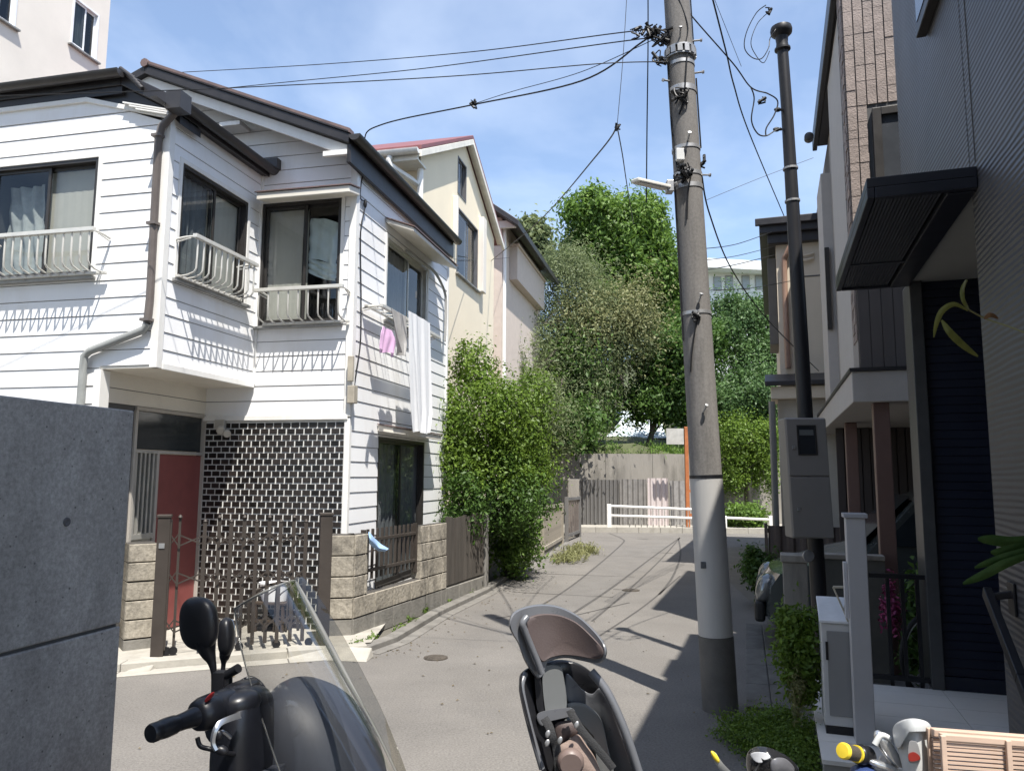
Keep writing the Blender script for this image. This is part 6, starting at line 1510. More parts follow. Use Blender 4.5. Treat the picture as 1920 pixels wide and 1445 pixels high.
# loose loops near the cap of the black pipe
def loop(label, pts, r=.005): return cable(label, pts, r, 'cable_loop')
loop('large loose cable loop beside the vent cap of the black pipe', [(1436, 10, 5.6), (1418, 25, 5.6), (1400, 60, 5.6), (1396, 90, 5.6), (1410, 108, 5.6), (1428, 110, 5.6), (1441, 90, 5.6), (1444, 72, 5.63), (1455, 55, 5.66)])
loop('small inner cable loop near the vent cap of the black pipe', [(1440, 24, 5.62), (1420, 45, 5.62), (1408, 80, 5.62), (1418, 105, 5.62), (1432, 118, 5.62), (1443, 96, 5.62)], .004)
tangle(atY(1439, 20, 5.6), 3, .03, 9, 'insulator', None, label='small dark insulator cluster above the loose cable loops', cat='insulator')
tangle(atY(1428, 190, 5.6), 3, .03, 12, 'wire_clip', None, label='small dark wire clip hanging left of the black pipe clamps', cat='clip')
tangle(atY(1157, 240, 6.4), 3, .03, 14, 'wire_junction', None, label='dark wire junction in the sky above the trees', cat='junction')
tangle(atY(838, 486, 10.95), 3, .04, 15, 'wire_bracket', None, label='black wire bracket at the end of the white house wall', cat='bracket')
# ============================================================ foreground: scooter, child seat bicycle, bicycles, plants
P_ = atY
def plate(name, outline, Y0, mat, parent, depth=None, thick=.03, bulge=.0, rnd_=.006, n=5, **kw):
    "a rounded solid pad whose outline lies round the centre line of sight; depth(x,y) moves the surface away (+) or near (-)"
    O = [(p.x, p.y) for p in spline([(x, y, 0) for x, y in outline], n, True)]; cx = sum(p[0] for p in O) / len(O); cy = sum(p[1] for p in O) / len(O)
    dfn = depth or (lambda x, y: 0.0); mb = MB(); m = len(O); rings = []
    spec = [(1.0, thick, 0), (1.0, rnd_, 0), (.985, rnd_ * .3, 0), (.955, 0, 0)] + [(s, 0, bulge * (1 - (s / .955) ** 2)) for s in (.85, .7, .5, .3, .12)]
    V = []
    for s, off, bl in spec:
        for x, y in O:
            xx, yy = cx + (x - cx) * s, cy + (y - cy) * s; V.append(P_(xx, yy, Y0 + dfn(xx, yy) + off - bl))
    V.append(P_(cx, cy, Y0 + dfn(cx, cy) - bulge)); k = len(spec)
    F = [(r * m + i, r * m + (i + 1) % m, (r + 1) * m + (i + 1) % m, (r + 1) * m + i) for r in range(k - 1) for i in range(m)]
    F += [((k - 1) * m + i, (k - 1) * m + (i + 1) % m, k * m) for i in range(m)]
    b0 = len(V)
    for s in (.7, .35):
        for x, y in O:
            xx, yy = cx + (x - cx) * s, cy + (y - cy) * s; V.append(P_(xx, yy, Y0 + dfn(xx, yy) + thick))
    V.append(P_(cx, cy, Y0 + dfn(cx, cy) + thick))
    F += [((i + 1) % m, i, b0 + i, b0 + (i + 1) % m) for i in range(m)] + [(b0 + (i + 1) % m, b0 + i, b0 + m + i, b0 + m + (i + 1) % m) for i in range(m)] + [(b0 + m + (i + 1) % m, b0 + m + i, b0 + 2 * m) for i in range(m)]
    mb.add(V, F); return mb.build(name, mat, parent, smooth=50, **kw)
def strap(name, pts, w, mat, parent, th=.004, w1=None):
    "flat ribbon through (x,y,Y) points, w in px"
    S = spline([P_(*p) for p in pts], 6); C = spline([Vector((p[0], p[1], 0)) for p in pts], 6); G = []; sc = pts[0][2] / FPX
    for i, q in enumerate(S):
        t = (C[min(i + 1, len(C) - 1)] - C[max(i - 1, 0)]).normalized(); n = Vector((-t.y, 0, -t.x)); ww = lerp(w, w1 or w, i / (len(S) - 1)) * sc / 2
        G.append([q - n * ww, q - Vector((0, .003, 0)), q + n * ww])
    return MB().grid(G, th).build(name, mat, parent, smooth=50)
def wheel(parent, c, ax, r, w=.018, spokes=18, tyre_m=None):
    t = MB(); N = 36; ax = Vector(ax).normalized(); a = ax.cross(Vector((0, 0, 1))).normalized(); b = Vector((0, 0, 1)); c = Vector(c)
    t.tube([c + (a * math.cos(i * 6.2832 / N) + b * math.sin(i * 6.2832 / N)) * (r - w) for i in range(N + 1)], w, 8, cap=False); ty = t.build('wheel', tyre_m or m_tyre, parent, smooth=60)
    t = MB(); t.tube([c + (a * math.cos(i * 6.2832 / N) + b * math.sin(i * 6.2832 / N)) * (r - w * 2.1) for i in range(N + 1)], w * .6, 6, cap=False)
    for i in range(spokes):
        q = i * 6.2832 / spokes; t.tube([c + ax * (.03 * (-1) ** i), c + (a * math.cos(q) + b * math.sin(q)) * (r - w * 2.2)], .0013, 4)
    t.tube([c - ax * .04, c + ax * .04], .018, 10); t.build('rim', m_steel, ty, smooth=60)
m_tyre = M('bicycle_tyre', (.02, .02, .02), .85)
def bicycle(label, o, ang, frame_mat, r=.30, saddle=True, bars=True, wb=1.08, parts=True):
    "heading angle in plan; o = ground point midway between the wheels"
    h = Vector((math.cos(ang), math.sin(ang), 0)); s = Vector((-h.y, h.x, 0)); o = Vector((o[0], o[1], 0)); T = lambda f, l, z: o + h * f + s * l + Vector((0, 0, z))
    b = thing('bicycle', o, label, 'bicycle', 'parked bicycles')
    wheel(b, T(-wb / 2, 0, r), s, r); wheel(b, T(wb / 2, 0, r), s, r)
    mb = MB(); bbk = T(-.10, 0, .29); seat = T(-.28, 0, .72); head = T(.36, 0, .78); headl = T(.40, 0, .62)
    for p, q, rr in ((bbk, seat, .016), (bbk, headl, .02), (seat.lerp(bbk, .25), head, .014), (head, headl, .02)): mb.tube([p, q], rr, 8)
    for l in (-.05, .05):
        mb.tube([bbk + s * l * .6, T(-wb / 2, l, r)], .009, 6); mb.tube([seat.lerp(bbk, .2) + s * l * .4, T(-wb / 2, l, r)], .008, 6); mb.tube([headl + s * l * .6, T(wb / 2, l, r)], .012, 6)
    mb.build('frame', frame_mat, b, smooth=50)
    mb = MB(); mb.lathe([(.0, -.004), (.085, -.004), (.085, .004), (.0, .004)], bbk - s * .05, s, 20); mb.bar(bbk - s * .07, bbk - s * .07 + h * .11 - Vector((0, 0, .12)), .02, .012); mb.bar(bbk + s * .07, bbk + s * .07 - h * .11 + Vector((0, 0, .12)), .02, .012); mb.build('crank', m_steel, b)
    if saddle:
        mb = MB(); mb.tube([seat, seat + (seat - bbk).normalized() * .08], .012, 8); mb.ell(T(-.33, 0, .815), h * .13, s * .085, (0, 0, .035), 16, 8, .8); mb.build('saddle', m_black, b, smooth=60)
    if bars:
        mb = MB(); top = head + Vector((0, 0, .2)) - h * .03; mb.tube([head, top], .013, 8); mb.tube(spline([T(.18, -.28, .98), T(.30, -.24, 1.0), T(.33, 0, .98), T(.30, .24, 1.0), T(.18, .28, .98)], 6), .011, 8); mb.build('handlebar', m_steel, b, smooth=60)
    return b, T
m_navy = M('navy_black_plastic', (.006, .0066, .0095), .36, var=.15, scale=30, spec=.5)
m_slate = M('slate_grey_paint', (.030, .033, .043), .52, var=.06, scale=6, spec=.3)
m_lever = M('lever_alloy', (.42, .43, .45), .3, metal=.8)

# ---------------- scooter
sc = thing('scooter', (P_(560, 1400, 1.7).x - .25, 2.0, 0), 'dark scooter with tall clear windscreen parked nose towards the viewer', 'scooter')
hd = Vector((.78, -.62, 0)).normalized(); sd = Vector((-hd.y, hd.x, 0))
Lp = [(440, 1141, 1.86), (446, 1185, 1.84), (460, 1245, 1.80), (480, 1312, 1.76), (503, 1382, 1.72), (528, 1455, 1.66)]
Mp = [(502, 1106, 1.76), (522, 1150, 1.70), (552, 1220, 1.64), (590, 1300, 1.58), (632, 1378, 1.52), (672, 1460, 1.46)]
Rp = [(553, 1088, 1.92), (577, 1132, 1.86), (615, 1205, 1.78), (658, 1285, 1.70), (702, 1362, 1.62), (752, 1465, 1.52)]
Ls, Ms, Rs = (spline([P_(*p) for p in Q], 5) for Q in (Lp, Mp, Rp)); G = []
for a, m, b in zip(Ls, Ms, Rs): G.append([a * ((1 - t) * (1 - 2 * t)) + m * (4 * t * (1 - t)) + b * (t * (2 * t - 1)) for t in [i / 14 for i in range(15)]])
m_screen = glass('screen_acrylic', (.975, .975, .965), 1.0)
scr = MB().grid(G, .003).build('windscreen', m_screen, sc, smooth=80)
mb = MB(); mb.tube([r[-1] for r in G], [.0035 + .0045 * math.sin(min(1, i / len(G) * 1.4) * 3.14159) for i in range(len(G))], 8, flat=.8); mb.tube(G[0], .003, 6); mb.tube([r[0] for r in G], .0018, 6); mb.build('screen_edge', M('smoked_edge', (.16, .155, .14), .15, spec=.7), scr, smooth=60)
fl = []
for i, g_ in enumerate(G):
    t = i / (len(G) - 1); w = .004 + .020 * math.sin(math.pi * min(1, .06 + t * .95)) ; e = g_[-1]; fl.append([e, e + Vector((w * .45, .012, w * .25)), e + Vector((w, .035, w * .42))])
MB().grid(fl, .003).build('screen_flange', glass('smoked_flange', (.80, .79, .75), 1.4), scr, smooth=80)
mb = MB()
for P in (((398, 1345, 1.66), (412, 1372, 1.70), (440, 1420, 1.74), (450, 1470, 1.74)), ((420, 1300, 1.72), (405, 1345, 1.68), (418, 1400, 1.70), (432, 1468, 1.72)), ((440, 1285, 1.86), (470, 1270, 1.88), (495, 1290, 1.88), (500, 1330, 1.84))):
    mb.tube(spline([P_(*q) for q in P], 6), .0045, 7)
mb.build('control_cable', m_black, sc, smooth=60)
# front cowl
c = P_(610, 1440, 1.93); k = 1.93 / FPX
mb = MB(); mb.ell(c, Vector((103 * k, -.02, -.040)), Vector((.03, .15, 0)), Vector((-.040, 0, 148 * k)), 36, 22, .86); cow = mb.build('front_cowl', m_slate, sc, smooth=70)
mb = MB(); mb.ell(c + Vector((-.02, .10, -.32)), Vector((.15, -.08, 0)), Vector((.06, .12, 0)), Vector((0, 0, .30)), 24, 14, .8); mb.build('leg_shield', m_slate, sc, smooth=70)
# steering head and instrument pod
mb = MB(); mb.ell(P_(450, 1340, 1.78), Vector((.056, -.03, 0)), Vector((.03, .07, 0)), (0, 0, .062), 24, 14, .7); mb.ell(P_(455, 1410, 1.76), Vector((.050, -.02, 0)), Vector((.02, .08, 0)), (0, 0, .14), 20, 12, .7); mb.ell(P_(440, 1322, 1.74), Vector((.05, -.02, .008)), Vector((.02, .045, 0)), (0, 0, .032), 20, 12, .8)
mb.build('handlebar_cover', m_navy, sc, smooth=70)
mb = MB(); mb.ell(P_(452, 1291, 1.80), Vector((.036, -.01, .006)), Vector((.01, .04, 0)), (0, 0, .018), 20, 10, .75); mb.build('instrument_pod', m_black, sc, smooth=60)
# grip, switch ring, lever
ga_, gb2 = P_(284, 1374, 1.55), P_(432, 1318, 1.74); gv = (gb2 - ga_); gl_ = gv.length; ga_n = gv.normalized()
mb = MB(); mb.lathe([(.004, -.004), (.0165, -.003), (.0185, .002), (.0185, .012), (.0175, .016), (.0185, .02), (.0195, .035), (.0185, .055), (.0165, .060), (.0165, .062), (.0175, .085), (.021, .11), (.025, .122)], ga_, ga_n, 24); mb.build('grip', m_navy, sc, smooth=50)
mb = MB(); mb.lathe([(.021, .108), (.031, .116), (.035, .13), (.036, .155), (.033, .16), (.034, .165), (.036, .20), (.028, .215)], ga_, ga_n, 24); sw = mb.build('switch_housing', m_navy, sc, smooth=45)
mb = MB(); q = P_(393, 1306, 1.655); mb.ell(q, ga_n * .010, Vector((0, .01, .0)), Vector((.006, 0, .010)), 12, 8); mb.build('red_switch', M('red_switch', (.32, .02, .02), .35), sw, smooth=60)
strap('brake_lever', [(452, 1340, 1.66), (432, 1346, 1.63), (412, 1356, 1.61), (402, 1372, 1.60), (399, 1392, 1.60), (405, 1406, 1.60)], 11, m_lever, sc, .007, 8)
mb = MB(); mb.ell(P_(408, 1377, 1.61), (.011, 0, 0), (0, .008, 0), (0, 0, .011), 14, 8); mb.tube(spline([P_(370, 1382, 1.63), P_(376, 1398, 1.63), P_(396, 1404, 1.63), P_(420, 1410, 1.65), P_(440, 1413, 1.68)], 6), .005, 8); mb.ell(P_(414, 1405, 1.62), (.016, 0, -.003), (0, .01, 0), (0, 0, .010), 14, 8); mb.build('lever_pivot', m_black, sc, smooth=60)
mb = MB(); mb.tube(spline([P_(405, 1378, 1.63), P_(418, 1371, 1.64), P_(432, 1382, 1.66)], 5), .004, 6); mb.build('lever_spring', m_lever, sc, smooth=60)
# mirrors
def mirror(cx, cy, hx, hy, Y, tilt, stalk, name='mirror'):
    k = Y / FPX; mb = MB(); c = P_(cx, cy, Y); mb.ell(c, Vector((hx * k, .012 * tilt, 0)), Vector((0, .028, 0)), Vector((-hx * k * .10, 0, hy * k)), 28, 18, .80)
    o = mb.build(name, m_black, sc, smooth=70)
    mb = MB(); S = spline([P_(x, y, Y + .0) for x, y, r in stalk], 5); Rr = []
    for i in range(len(stalk) - 1): Rr += [lerp(stalk[i][2], stalk[i + 1][2], j / 5) for j in range(5)]
    Rr.append(stalk[-1][2]); mb.tube(S, Rr, 12); mb.build('mirror_stalk', m_black, o, smooth=60)
    mb = MB(); mb.ell(c + Vector((0, .024, 0)), Vector((hx * k * .86, .01 * tilt, 0)), Vector((0, .006, 0)), Vector((-hx * k * .1, 0, hy * k * .86)), 24, 10, .8); mb.build('mirror_glass', M('mirror_silver%d' % cx, (.7, .7, .72), .03, metal=1.0), o, smooth=70)
mirror(373, 1168, 38, 47, 1.86, -1, [(384, 1200, .028), (390, 1222, .018), (397, 1240, .010), (401, 1262, .0065), (401, 1300, .0065)])
mirror(424, 1193, 14, 34, 2.05, -.3, [(424, 1215, .018), (421, 1232, .013), (419, 1245, .006), (415, 1290, .006)])
mb = MB(); mb.tube([P_(418, 1269, 1.82), P_(447, 1252, 1.80)], .0105, 12); mb.bar(P_(414, 1258, 1.82), P_(412, 1305, 1.82), .026, .03, (0, 1, 0)); mb.tube([P_(425, 1263, 1.82), P_(425, 1300, 1.82)], .013, 10); mb.build('phone_mount', m_black, sc, smooth=45)
# body behind (below the picture)
bo = P_(470, 1400, 1.78); bo = Vector((bo.x, bo.y, 0)); TS = lambda f, l, z: bo + hd * f + sd * l + Vector((0, 0, z))
mb = MB(); mb.ell(TS(-.62, 0, .48), hd * .45, sd * .17, (0, 0, .16), 24, 12, .7); mb.ell(TS(-.22, 0, .30), hd * .35, sd * .16, (0, 0, .06), 20, 10, .6); mb.tube([TS(.03, 0, .95), TS(.16, 0, .45)], .06, 12); mb.build('body', m_slate, sc, smooth=70)
mb = MB(); mb.ell(TS(-.68, 0, .66), hd * .38, sd * .14, (0, 0, .05), 24, 10, .7); mb.build('seat', m_black, sc, smooth=70)
for f in (.30, -.92):
    wh = MB(); wh.lathe([(.12, -.05), (.18, -.05), (.215, -.03), (.22, 0), (.215, .03), (.18, .05), (.12, .05)], TS(f, 0, .22), sd, 28); w_ = wh.build('wheel', m_tyre, sc, smooth=50)
    mb = MB(); mb.lathe([(.02, -.04), (.125, -.03), (.125, .03), (.02, .04)], TS(f, 0, .22), sd, 20); mb.build('rim', m_steel, w_, smooth=40)
mb = MB(); mb.tube([TS(.16, .09, .5), TS(.29, .09, .22)], .022, 8); mb.tube([TS(.16, -.09, .5), TS(.29, -.09, .22)], .022, 8); mb.build('fork', m_black, sc, smooth=50)
mb = MB(); mb.tube([TS(-.3, .12, .2), TS(-.34, .24, .0)], .012, 6); mb.build('side_stand', m_black, sc)

# ---------------- bicycle with child seat
YS = 2.0; so_ = P_(1060, 1400, YS)
bk, TB = bicycle('bicycle with grey brown rear child seat seen at the lower middle', (so_.x + .28, YS - .42), math.atan2(-.83, .55), M('bike_frame_dark', (.03, .03, .035), .35, coat=.4), saddle=True)
m_sh = M('grey_seat_plastic', (.125, .128, .138), .30, var=.04, scale=30, spec=.45); m_sh2 = M('black_seat_plastic', (.014, .014, .016), .3, spec=.45); m_cu = M('brown_seat_cushion', (.090, .068, .064), .5, var=.05, bump=.08, bscale=200)
m_mid = M('mid_grey_plastic', (.15, .155, .155), .4, var=.04); m_cu2 = M('tan_seat_pad', (.25, .185, .155), .7, var=.06, bump=.15, bscale=180); m_str = M('dark_webbing', (.035, .035, .036), .8, bump=.3, bscale=300)
dh2 = lambda x, y: -.085 * ((x - 1040) / 90) ** 2
seat = plate('child_seat', [(973, 1278), (980, 1258), (1005, 1246), (1045, 1236), (1082, 1242), (1112, 1262), (1136, 1292), (1157, 1334), (1178, 1385), (1200, 1450), (1222, 1540), (1180, 1600), (1090, 1600), (1040, 1540), (1014, 1440), (998, 1385), (980, 1325)], YS + .02, m_sh2, bk, lambda x, y: .04 - .11 * ((x - 1075 - (y - 1300) * .25) / 90) ** 2, thick=.02, rnd_=.012)
rim_pts = [(1016, 1440, YS - .05), (998, 1378, YS - .055), (984, 1322, YS - .055), (978, 1285, YS - .05), (985, 1262, YS - .03)]
mb = MB(); mb.tube(spline([P_(*p) for p in rim_pts], 6), .0075, 10); mb.tube(spline([P_(*p) for p in ((1108, 1258, YS - .04), (1134, 1290, YS - .055), (1156, 1333, YS - .06), (1178, 1388, YS - .06), (1204, 1468, YS - .05))], 6), .011, 10); mb.build('seat_rim', m_sh, seat, smooth=60)
plate('seat_wing', [(1062, 1262), (1090, 1290), (1110, 1300), (1126, 1290), (1146, 1325), (1166, 1380), (1190, 1450), (1190, 1480), (1150, 1470), (1138, 1400), (1128, 1355), (1100, 1325), (1064, 1315)], YS + .0, m_sh, seat, lambda x, y: .03 - .11 * ((x - 1075 - (y - 1300) * .25) / 90) ** 2, thick=.01, rnd_=.004)
plate('inner_wing', [(1062, 1320), (1085, 1316), (1108, 1326), (1128, 1350), (1140, 1400), (1152, 1455), (1142, 1460), (1122, 1452), (1121, 1395), (1110, 1358), (1080, 1340)], YS - .015, m_mid, seat, lambda x, y: .02 - .05 * ((x - 1075) / 90) ** 2, thick=.012, rnd_=.004)
plate('inner_panel', [(1066, 1340), (1095, 1340), (1112, 1360), (1120, 1400), (1120, 1455), (1060, 1455), (1050, 1380)], YS + .012, m_mid, seat, None, thick=.01, rnd_=.004)
plate('support_column', [(1018, 1252), (1048, 1247), (1056, 1262), (1062, 1330), (1030, 1345), (1020, 1320)], YS - .025, m_mid, seat, None, thick=.05, rnd_=.008)
plate('black_guide', [(1003, 1262), (1013, 1266), (1019, 1320), (1020, 1342), (1008, 1332), (1004, 1300)], YS - .032, m_sh2, seat, None, thick=.02, rnd_=.003)
plate('height_bar', [(1006, 1342), (1020, 1332), (1070, 1326), (1074, 1340), (1030, 1352), (1014, 1360)], YS - .042, m_sh, seat, None, thick=.02, rnd_=.005)
plate('back_pad', [(1040, 1358), (1062, 1350), (1080, 1356), (1084, 1372), (1066, 1384), (1048, 1392)], YS - .03, m_cu, seat, None, thick=.02, bulge=.008)
plate('lap_pad', [(1046, 1402), (1064, 1388), (1084, 1376), (1100, 1396), (1118, 1425), (1126, 1470), (1056, 1475), (1044, 1440)], YS - .05, m_cu2, seat, None, thick=.03, bulge=.014)
mb = MB(); mb.lathe([(.004, -.012), (.026, -.012), (.032, -.006), (.033, .004), (.030, .012)], P_(1070, 1428, YS - .075), (0, 1, .15), 22); mb.build('round_buckle', M('brown_buckle', (.17, .125, .11), .45), seat, smooth=40)
strap('harness_strap', [(1020, 1345, YS - .07), (1030, 1362, YS - .078), (1036, 1382, YS - .08), (1044, 1404, YS - .07), (1050, 1470, YS - .06)], 15, m_str, seat)
strap('harness_strap', [(1068, 1330, YS - .062), (1080, 1352, YS - .068), (1095, 1374, YS - .07), (1118, 1400, YS - .072), (1150, 1440, YS - .07)], 14, m_str, seat)
for x, y in ((1027, 1375), (1050, 1387), (1081, 1358), (1026, 1392)):
    mb = MB(); mb.ell(P_(x, y, YS - .085), (.006, 0, 0), (0, .003, 0), (.002, 0, .009), 10, 6); mb.build('metal_clip', m_steel, seat, smooth=60)
hs = plate('headrest', [(954, 1170), (960, 1150), (980, 1138), (1012, 1132), (1048, 1136), (1085, 1154), (1116, 1182), (1134, 1206), (1138, 1224), (1131, 1239), (1116, 1243), (1090, 1238), (1062, 1233), (1036, 1237), (1017, 1248), (1017, 1266), (1007, 1272), (994, 1256), (982, 1236), (971, 1206), (960, 1188)], YS - .03, m_sh, seat, dh2, thick=.055, rnd_=.02)
plate('headrest_cushion', [(984, 1168), (996, 1155), (1020, 1150), (1050, 1153), (1082, 1167), (1110, 1192), (1129, 1214), (1130, 1229), (1114, 1235), (1085, 1230), (1056, 1228), (1032, 1233), (1016, 1240), (1005, 1222), (993, 1195)], YS - .042, m_cu, hs, dh2, thick=.02, rnd_=.008, bulge=-.004)
mb = MB(); mb.tube(spline([P_(x, y, YS - .05 + dh2(x, y)) for x, y in ((1016, 1262), (1008, 1240), (996, 1212), (984, 1182), (980, 1168), (988, 1156))], 6), .0085, 10); mb.build('headrest_rim', m_sh, hs, smooth=60)

# ---------------- bicycle with yellow grips, lamp and slatted basket
YR = 1.9; qo = P_(1700, 1400, YR)
b2, TB2 = bicycle('bicycle with yellow tipped grip, grey lamp shell and slatted wooden carrier at lower right', (qo.x - .1, YR - .12), math.atan2(-.15, .98), M('bike_frame_blue', (.03, .05, .12), .35, coat=.4), saddle=False, bars=False, r=.25, wb=.9)
gA, gB = P_(1582, 1407, YR - .05), P_(1655, 1424, YR + .03); gd = (gB - gA).normalized(); gL = (gB - gA).length
mb = MB(); mb.lathe([(.017, .004), (.0175, .01), (.017, .04), (.0165, .045)], gA, gd, 20); gp2 = mb.build('grip', M('grey_brown_rubber', (.065, .055, .040), .7, bump=.3, bscale=300), b2, smooth=50)
m_yellow = M('yellow_plastic', (.75, .55, .04), .4)
mb = MB(); mb.lathe([(.004, -.007), (.016, -.006), (.0185, -.002), (.0185, .004), (.016, .005)], gA, gd, 22); mb.build('yellow_end_cap', m_yellow, gp2, smooth=50)
mb = MB(); mb.lathe([(.0165, .046), (.0195, .046), (.0195, .052), (.0165, .052)], gA, gd, 22); mb.build('yellow_ring', m_yellow, gp2, smooth=50)
mb = MB(); mb.lathe([(.0165, .053), (.022, .058), (.0235, .07), (.021, .088), (.024, .092), (.02, .10)], gA, gd, 22); mb.build('rubber_collar', m_black, gp2, smooth=50)
mb = MB(); mb.tube([gB, P_(1760, 1440, YR + .12)], .011, 10); mb.tube([P_(1760, 1440, YR + .12), TB2(.36, 0, .78)], .012, 10); mb.build('handlebar', m_steel, b2, smooth=50)
m_white_pl = M('pale_grey_plastic', (.55, .56, .55), .3, var=.03)
mb = MB(); mb.ell(P_(1664, 1403, YR - .02), Vector((.026, 0, -.040)), Vector((.0, .016, 0)), Vector((.012, 0, .010)), 20, 10, .8); mb.ell(P_(1655, 1434, YR - .03), Vector((.035, 0, -.010)), Vector((.0, .012, 0)), Vector((.002, 0, .008)), 16, 8, .8); mb.build('brake_lever', M('bright_alloy', (.6, .61, .62), .25, metal=.8), b2, smooth=60)
mb = MB(); mb.tube(spline([P_(1640, 1395, YR - .03), P_(1652, 1378, YR - .03), P_(1668, 1384, YR - .03)], 6), .007, 8); mb.build('lever_clamp', m_white_pl, b2, smooth=60)
plate('lamp_shell', [(1680, 1392), (1684, 1374), (1700, 1366), (1740, 1366), (1745, 1380), (1745, 1470), (1700, 1470), (1690, 1430)], YR - .09, m_white_pl, b2, lambda x, y: .10 * ((x - 1722) / 60) ** 2, thick=.10, rnd_=.012, bulge=.01)
ls_ = plate('lamp_cap', [(1674, 1378), (1676, 1360), (1692, 1349), (1715, 1346), (1738, 1352), (1747, 1364), (1744, 1371), (1705, 1372), (1692, 1382), (1688, 1400), (1680, 1400)], YR - .11, m_white_pl, b2, lambda x, y: .10 * ((x - 1722) / 60) ** 2, thick=.12, rnd_=.012, bulge=.006)
plate('lamp_recess', [(1704, 1392), (1712, 1388), (1721, 1394), (1726, 1424), (1712, 1430), (1703, 1424)], YR - .112, M('grey_recess', (.22, .22, .22), .4), b2, None, thick=.012, rnd_=.003)
plate('red_reflector', [(1704, 1412), (1714, 1409), (1724, 1416), (1724, 1424), (1708, 1427), (1703, 1421)], YR - .118, M('red_reflector', (.22, .02, .015), .2), b2, None, thick=.008, rnd_=.003)
mb = MB(); mb.ell(P_(1620, 1446, YR - .02), (.03, 0, 0), (0, .03, 0), (0, 0, .014), 14, 8); mb.build('blue_bell', M('blue_bell', (.03, .05, .14), .35), b2, smooth=60)
# basket
yb = 1.78; a, b = P_(1747, 1366, yb), P_(1985, 1384, yb + .02); bw_ = (b - a); bd_ = Vector((bw_.y, -bw_.x, 0)).normalized() * .03
bd_.z = 0; dn = Vector((0, 0, -.24)); m_sl = M('tan_slat_wood', (.52, .38, .29), .6, var=.12, stretch=(.3, .3, 3), scale=12)
bs = MB(); bs.bar(a + Vector((0, 0, -.006)), b + Vector((0, 0, -.006)), .018, .016); bs.bar(a + bd_ - Vector((0, 0, .006)), b + bd_ - Vector((0, 0, .006)), .016, .014); pass
for s in (.0, .5, 1): q = a.lerp(b, s); bs.bar(q + Vector((0, .010, 0)), q + dn + Vector((0, .010, 0)), .012, .008, (0, 1, 0)); bs.bar(q + bd_ - Vector((0, .010, 0)), q + bd_ + dn - Vector((0, .010, 0)), .012, .008, (0, 1, 0))
bks = bs.build('slatted_carrier', m_sl, b2, bevel=.002)
sl_ = MB()
for i in range(1, 24):
    z = Vector((0, 0, -.0092 * i - .004)); sl_.bar(a + z, b + z, .006, .0064, (0, 0, 1)); sl_.bar(a + bd_ + z, b + bd_ + z, .005, .0055); pass
sl_.bar(a.lerp(b, .5) + dn + bd_ * .0, a.lerp(b, .5) + dn + bd_, (b - a).length, .006)
sl_.build('carrier_slats', m_sl, bks)
# ---------------- another bicycle: only its lamp and a yellow lever tip show
b3, TB3 = bicycle('bicycle showing only a black and white rounded lamp at the bottom edge', (P_(1440, 1440, 2.1).x - .08, 2.25), math.atan2(-.3, .95), M('bike_frame_black', (.02, .02, .022), .35, coat=.4), saddle=False, bars=False, r=.25, wb=.9)
pl = plate('lamp', [(1399, 1425), (1403, 1408), (1418, 1399), (1440, 1400), (1460, 1408), (1480, 1420), (1498, 1442), (1480, 1456), (1420, 1456), (1402, 1446)], 2.1, M('glossy_black_shell', (.02, .02, .022), .18, coat=.5), b3, lambda x, y: .05 * ((x - 1445) / 50) ** 2, thick=.08, rnd_=.012, bulge=.02)
plate('white_stripe', [(1407, 1414), (1418, 1409), (1437, 1411), (1445, 1419), (1434, 1424), (1424, 1418), (1430, 1428), (1418, 1428)], 2.075, M('white_gloss', (.75, .75, .76), .25), pl, lambda x, y: .05 * ((x - 1445) / 50) ** 2, thick=.006, rnd_=.002, n=3)
plate('grey_visor', [(1444, 1430), (1454, 1420), (1474, 1422), (1490, 1440), (1480, 1452), (1450, 1450)], 2.07, M('grey_visor', (.12, .12, .13), .3), pl, lambda x, y: .05 * ((x - 1445) / 50) ** 2, thick=.02, rnd_=.005, bulge=.008)
mb = MB(); mb.tube([P_(1440, 1460, 2.16), TB3(.36, 0, .78)], .014, 8); mb.tube(spline([P_(1330, 1470, 2.05), P_(1380, 1462, 2.1), P_(1440, 1456, 2.14), P_(1500, 1462, 2.16)], 6), .011, 8); mb.build('handlebar', m_steel, b3, smooth=50)
strap('brake_lever', [(1338, 1412, 2.0), (1344, 1424, 2.0), (1356, 1440, 2.01), (1378, 1462, 2.04)], 9, M('grey_lever', (.25, .25, .24), .4), b3, .006, 14)
mb = MB(); mb.ell(P_(1341, 1418, 1.995), Vector((.010, 0, -.014)), (0, .006, 0), (.005, 0, .004), 12, 8); mb.build('yellow_tip', m_yellow, b3, smooth=60)

# ---------------- bicycle in the porch, plants there
b4, _ = bicycle('black bicycle in the dark porch behind the black railing', (R.w(uB + .55, vB_ + .75, 0).x + .25, R.w(uB + .55, vB_ + .75, 0).y), math.atan2(.4, .9), M('bike_frame_dull', (.03, .03, .03), .4), r=.31)
def plant(label, blobs, n, size, mat, cat='plant', name='plant', seed=1, pot=None, **kw):
    return leaf_mesh(name, blobs, n, size, mat, None, seed, tagargs=(label, cat), **kw)
yq = 5.75
plant('leafy green plant at the dark panel edge behind the black railing', [px_blob(1725, 1130, yq, 24, 55), px_blob(1715, 1210, yq, 26, 40)], 900, .07, lm_dark, seed=61, aspect=.4)
plant('pink flowering plant behind the black railing in the porch', [px_blob(1668, 1140, yq + .1, 18, 45)], 500, .04, M('pink_petal', (.30, .05, .14), .6), seed=62)
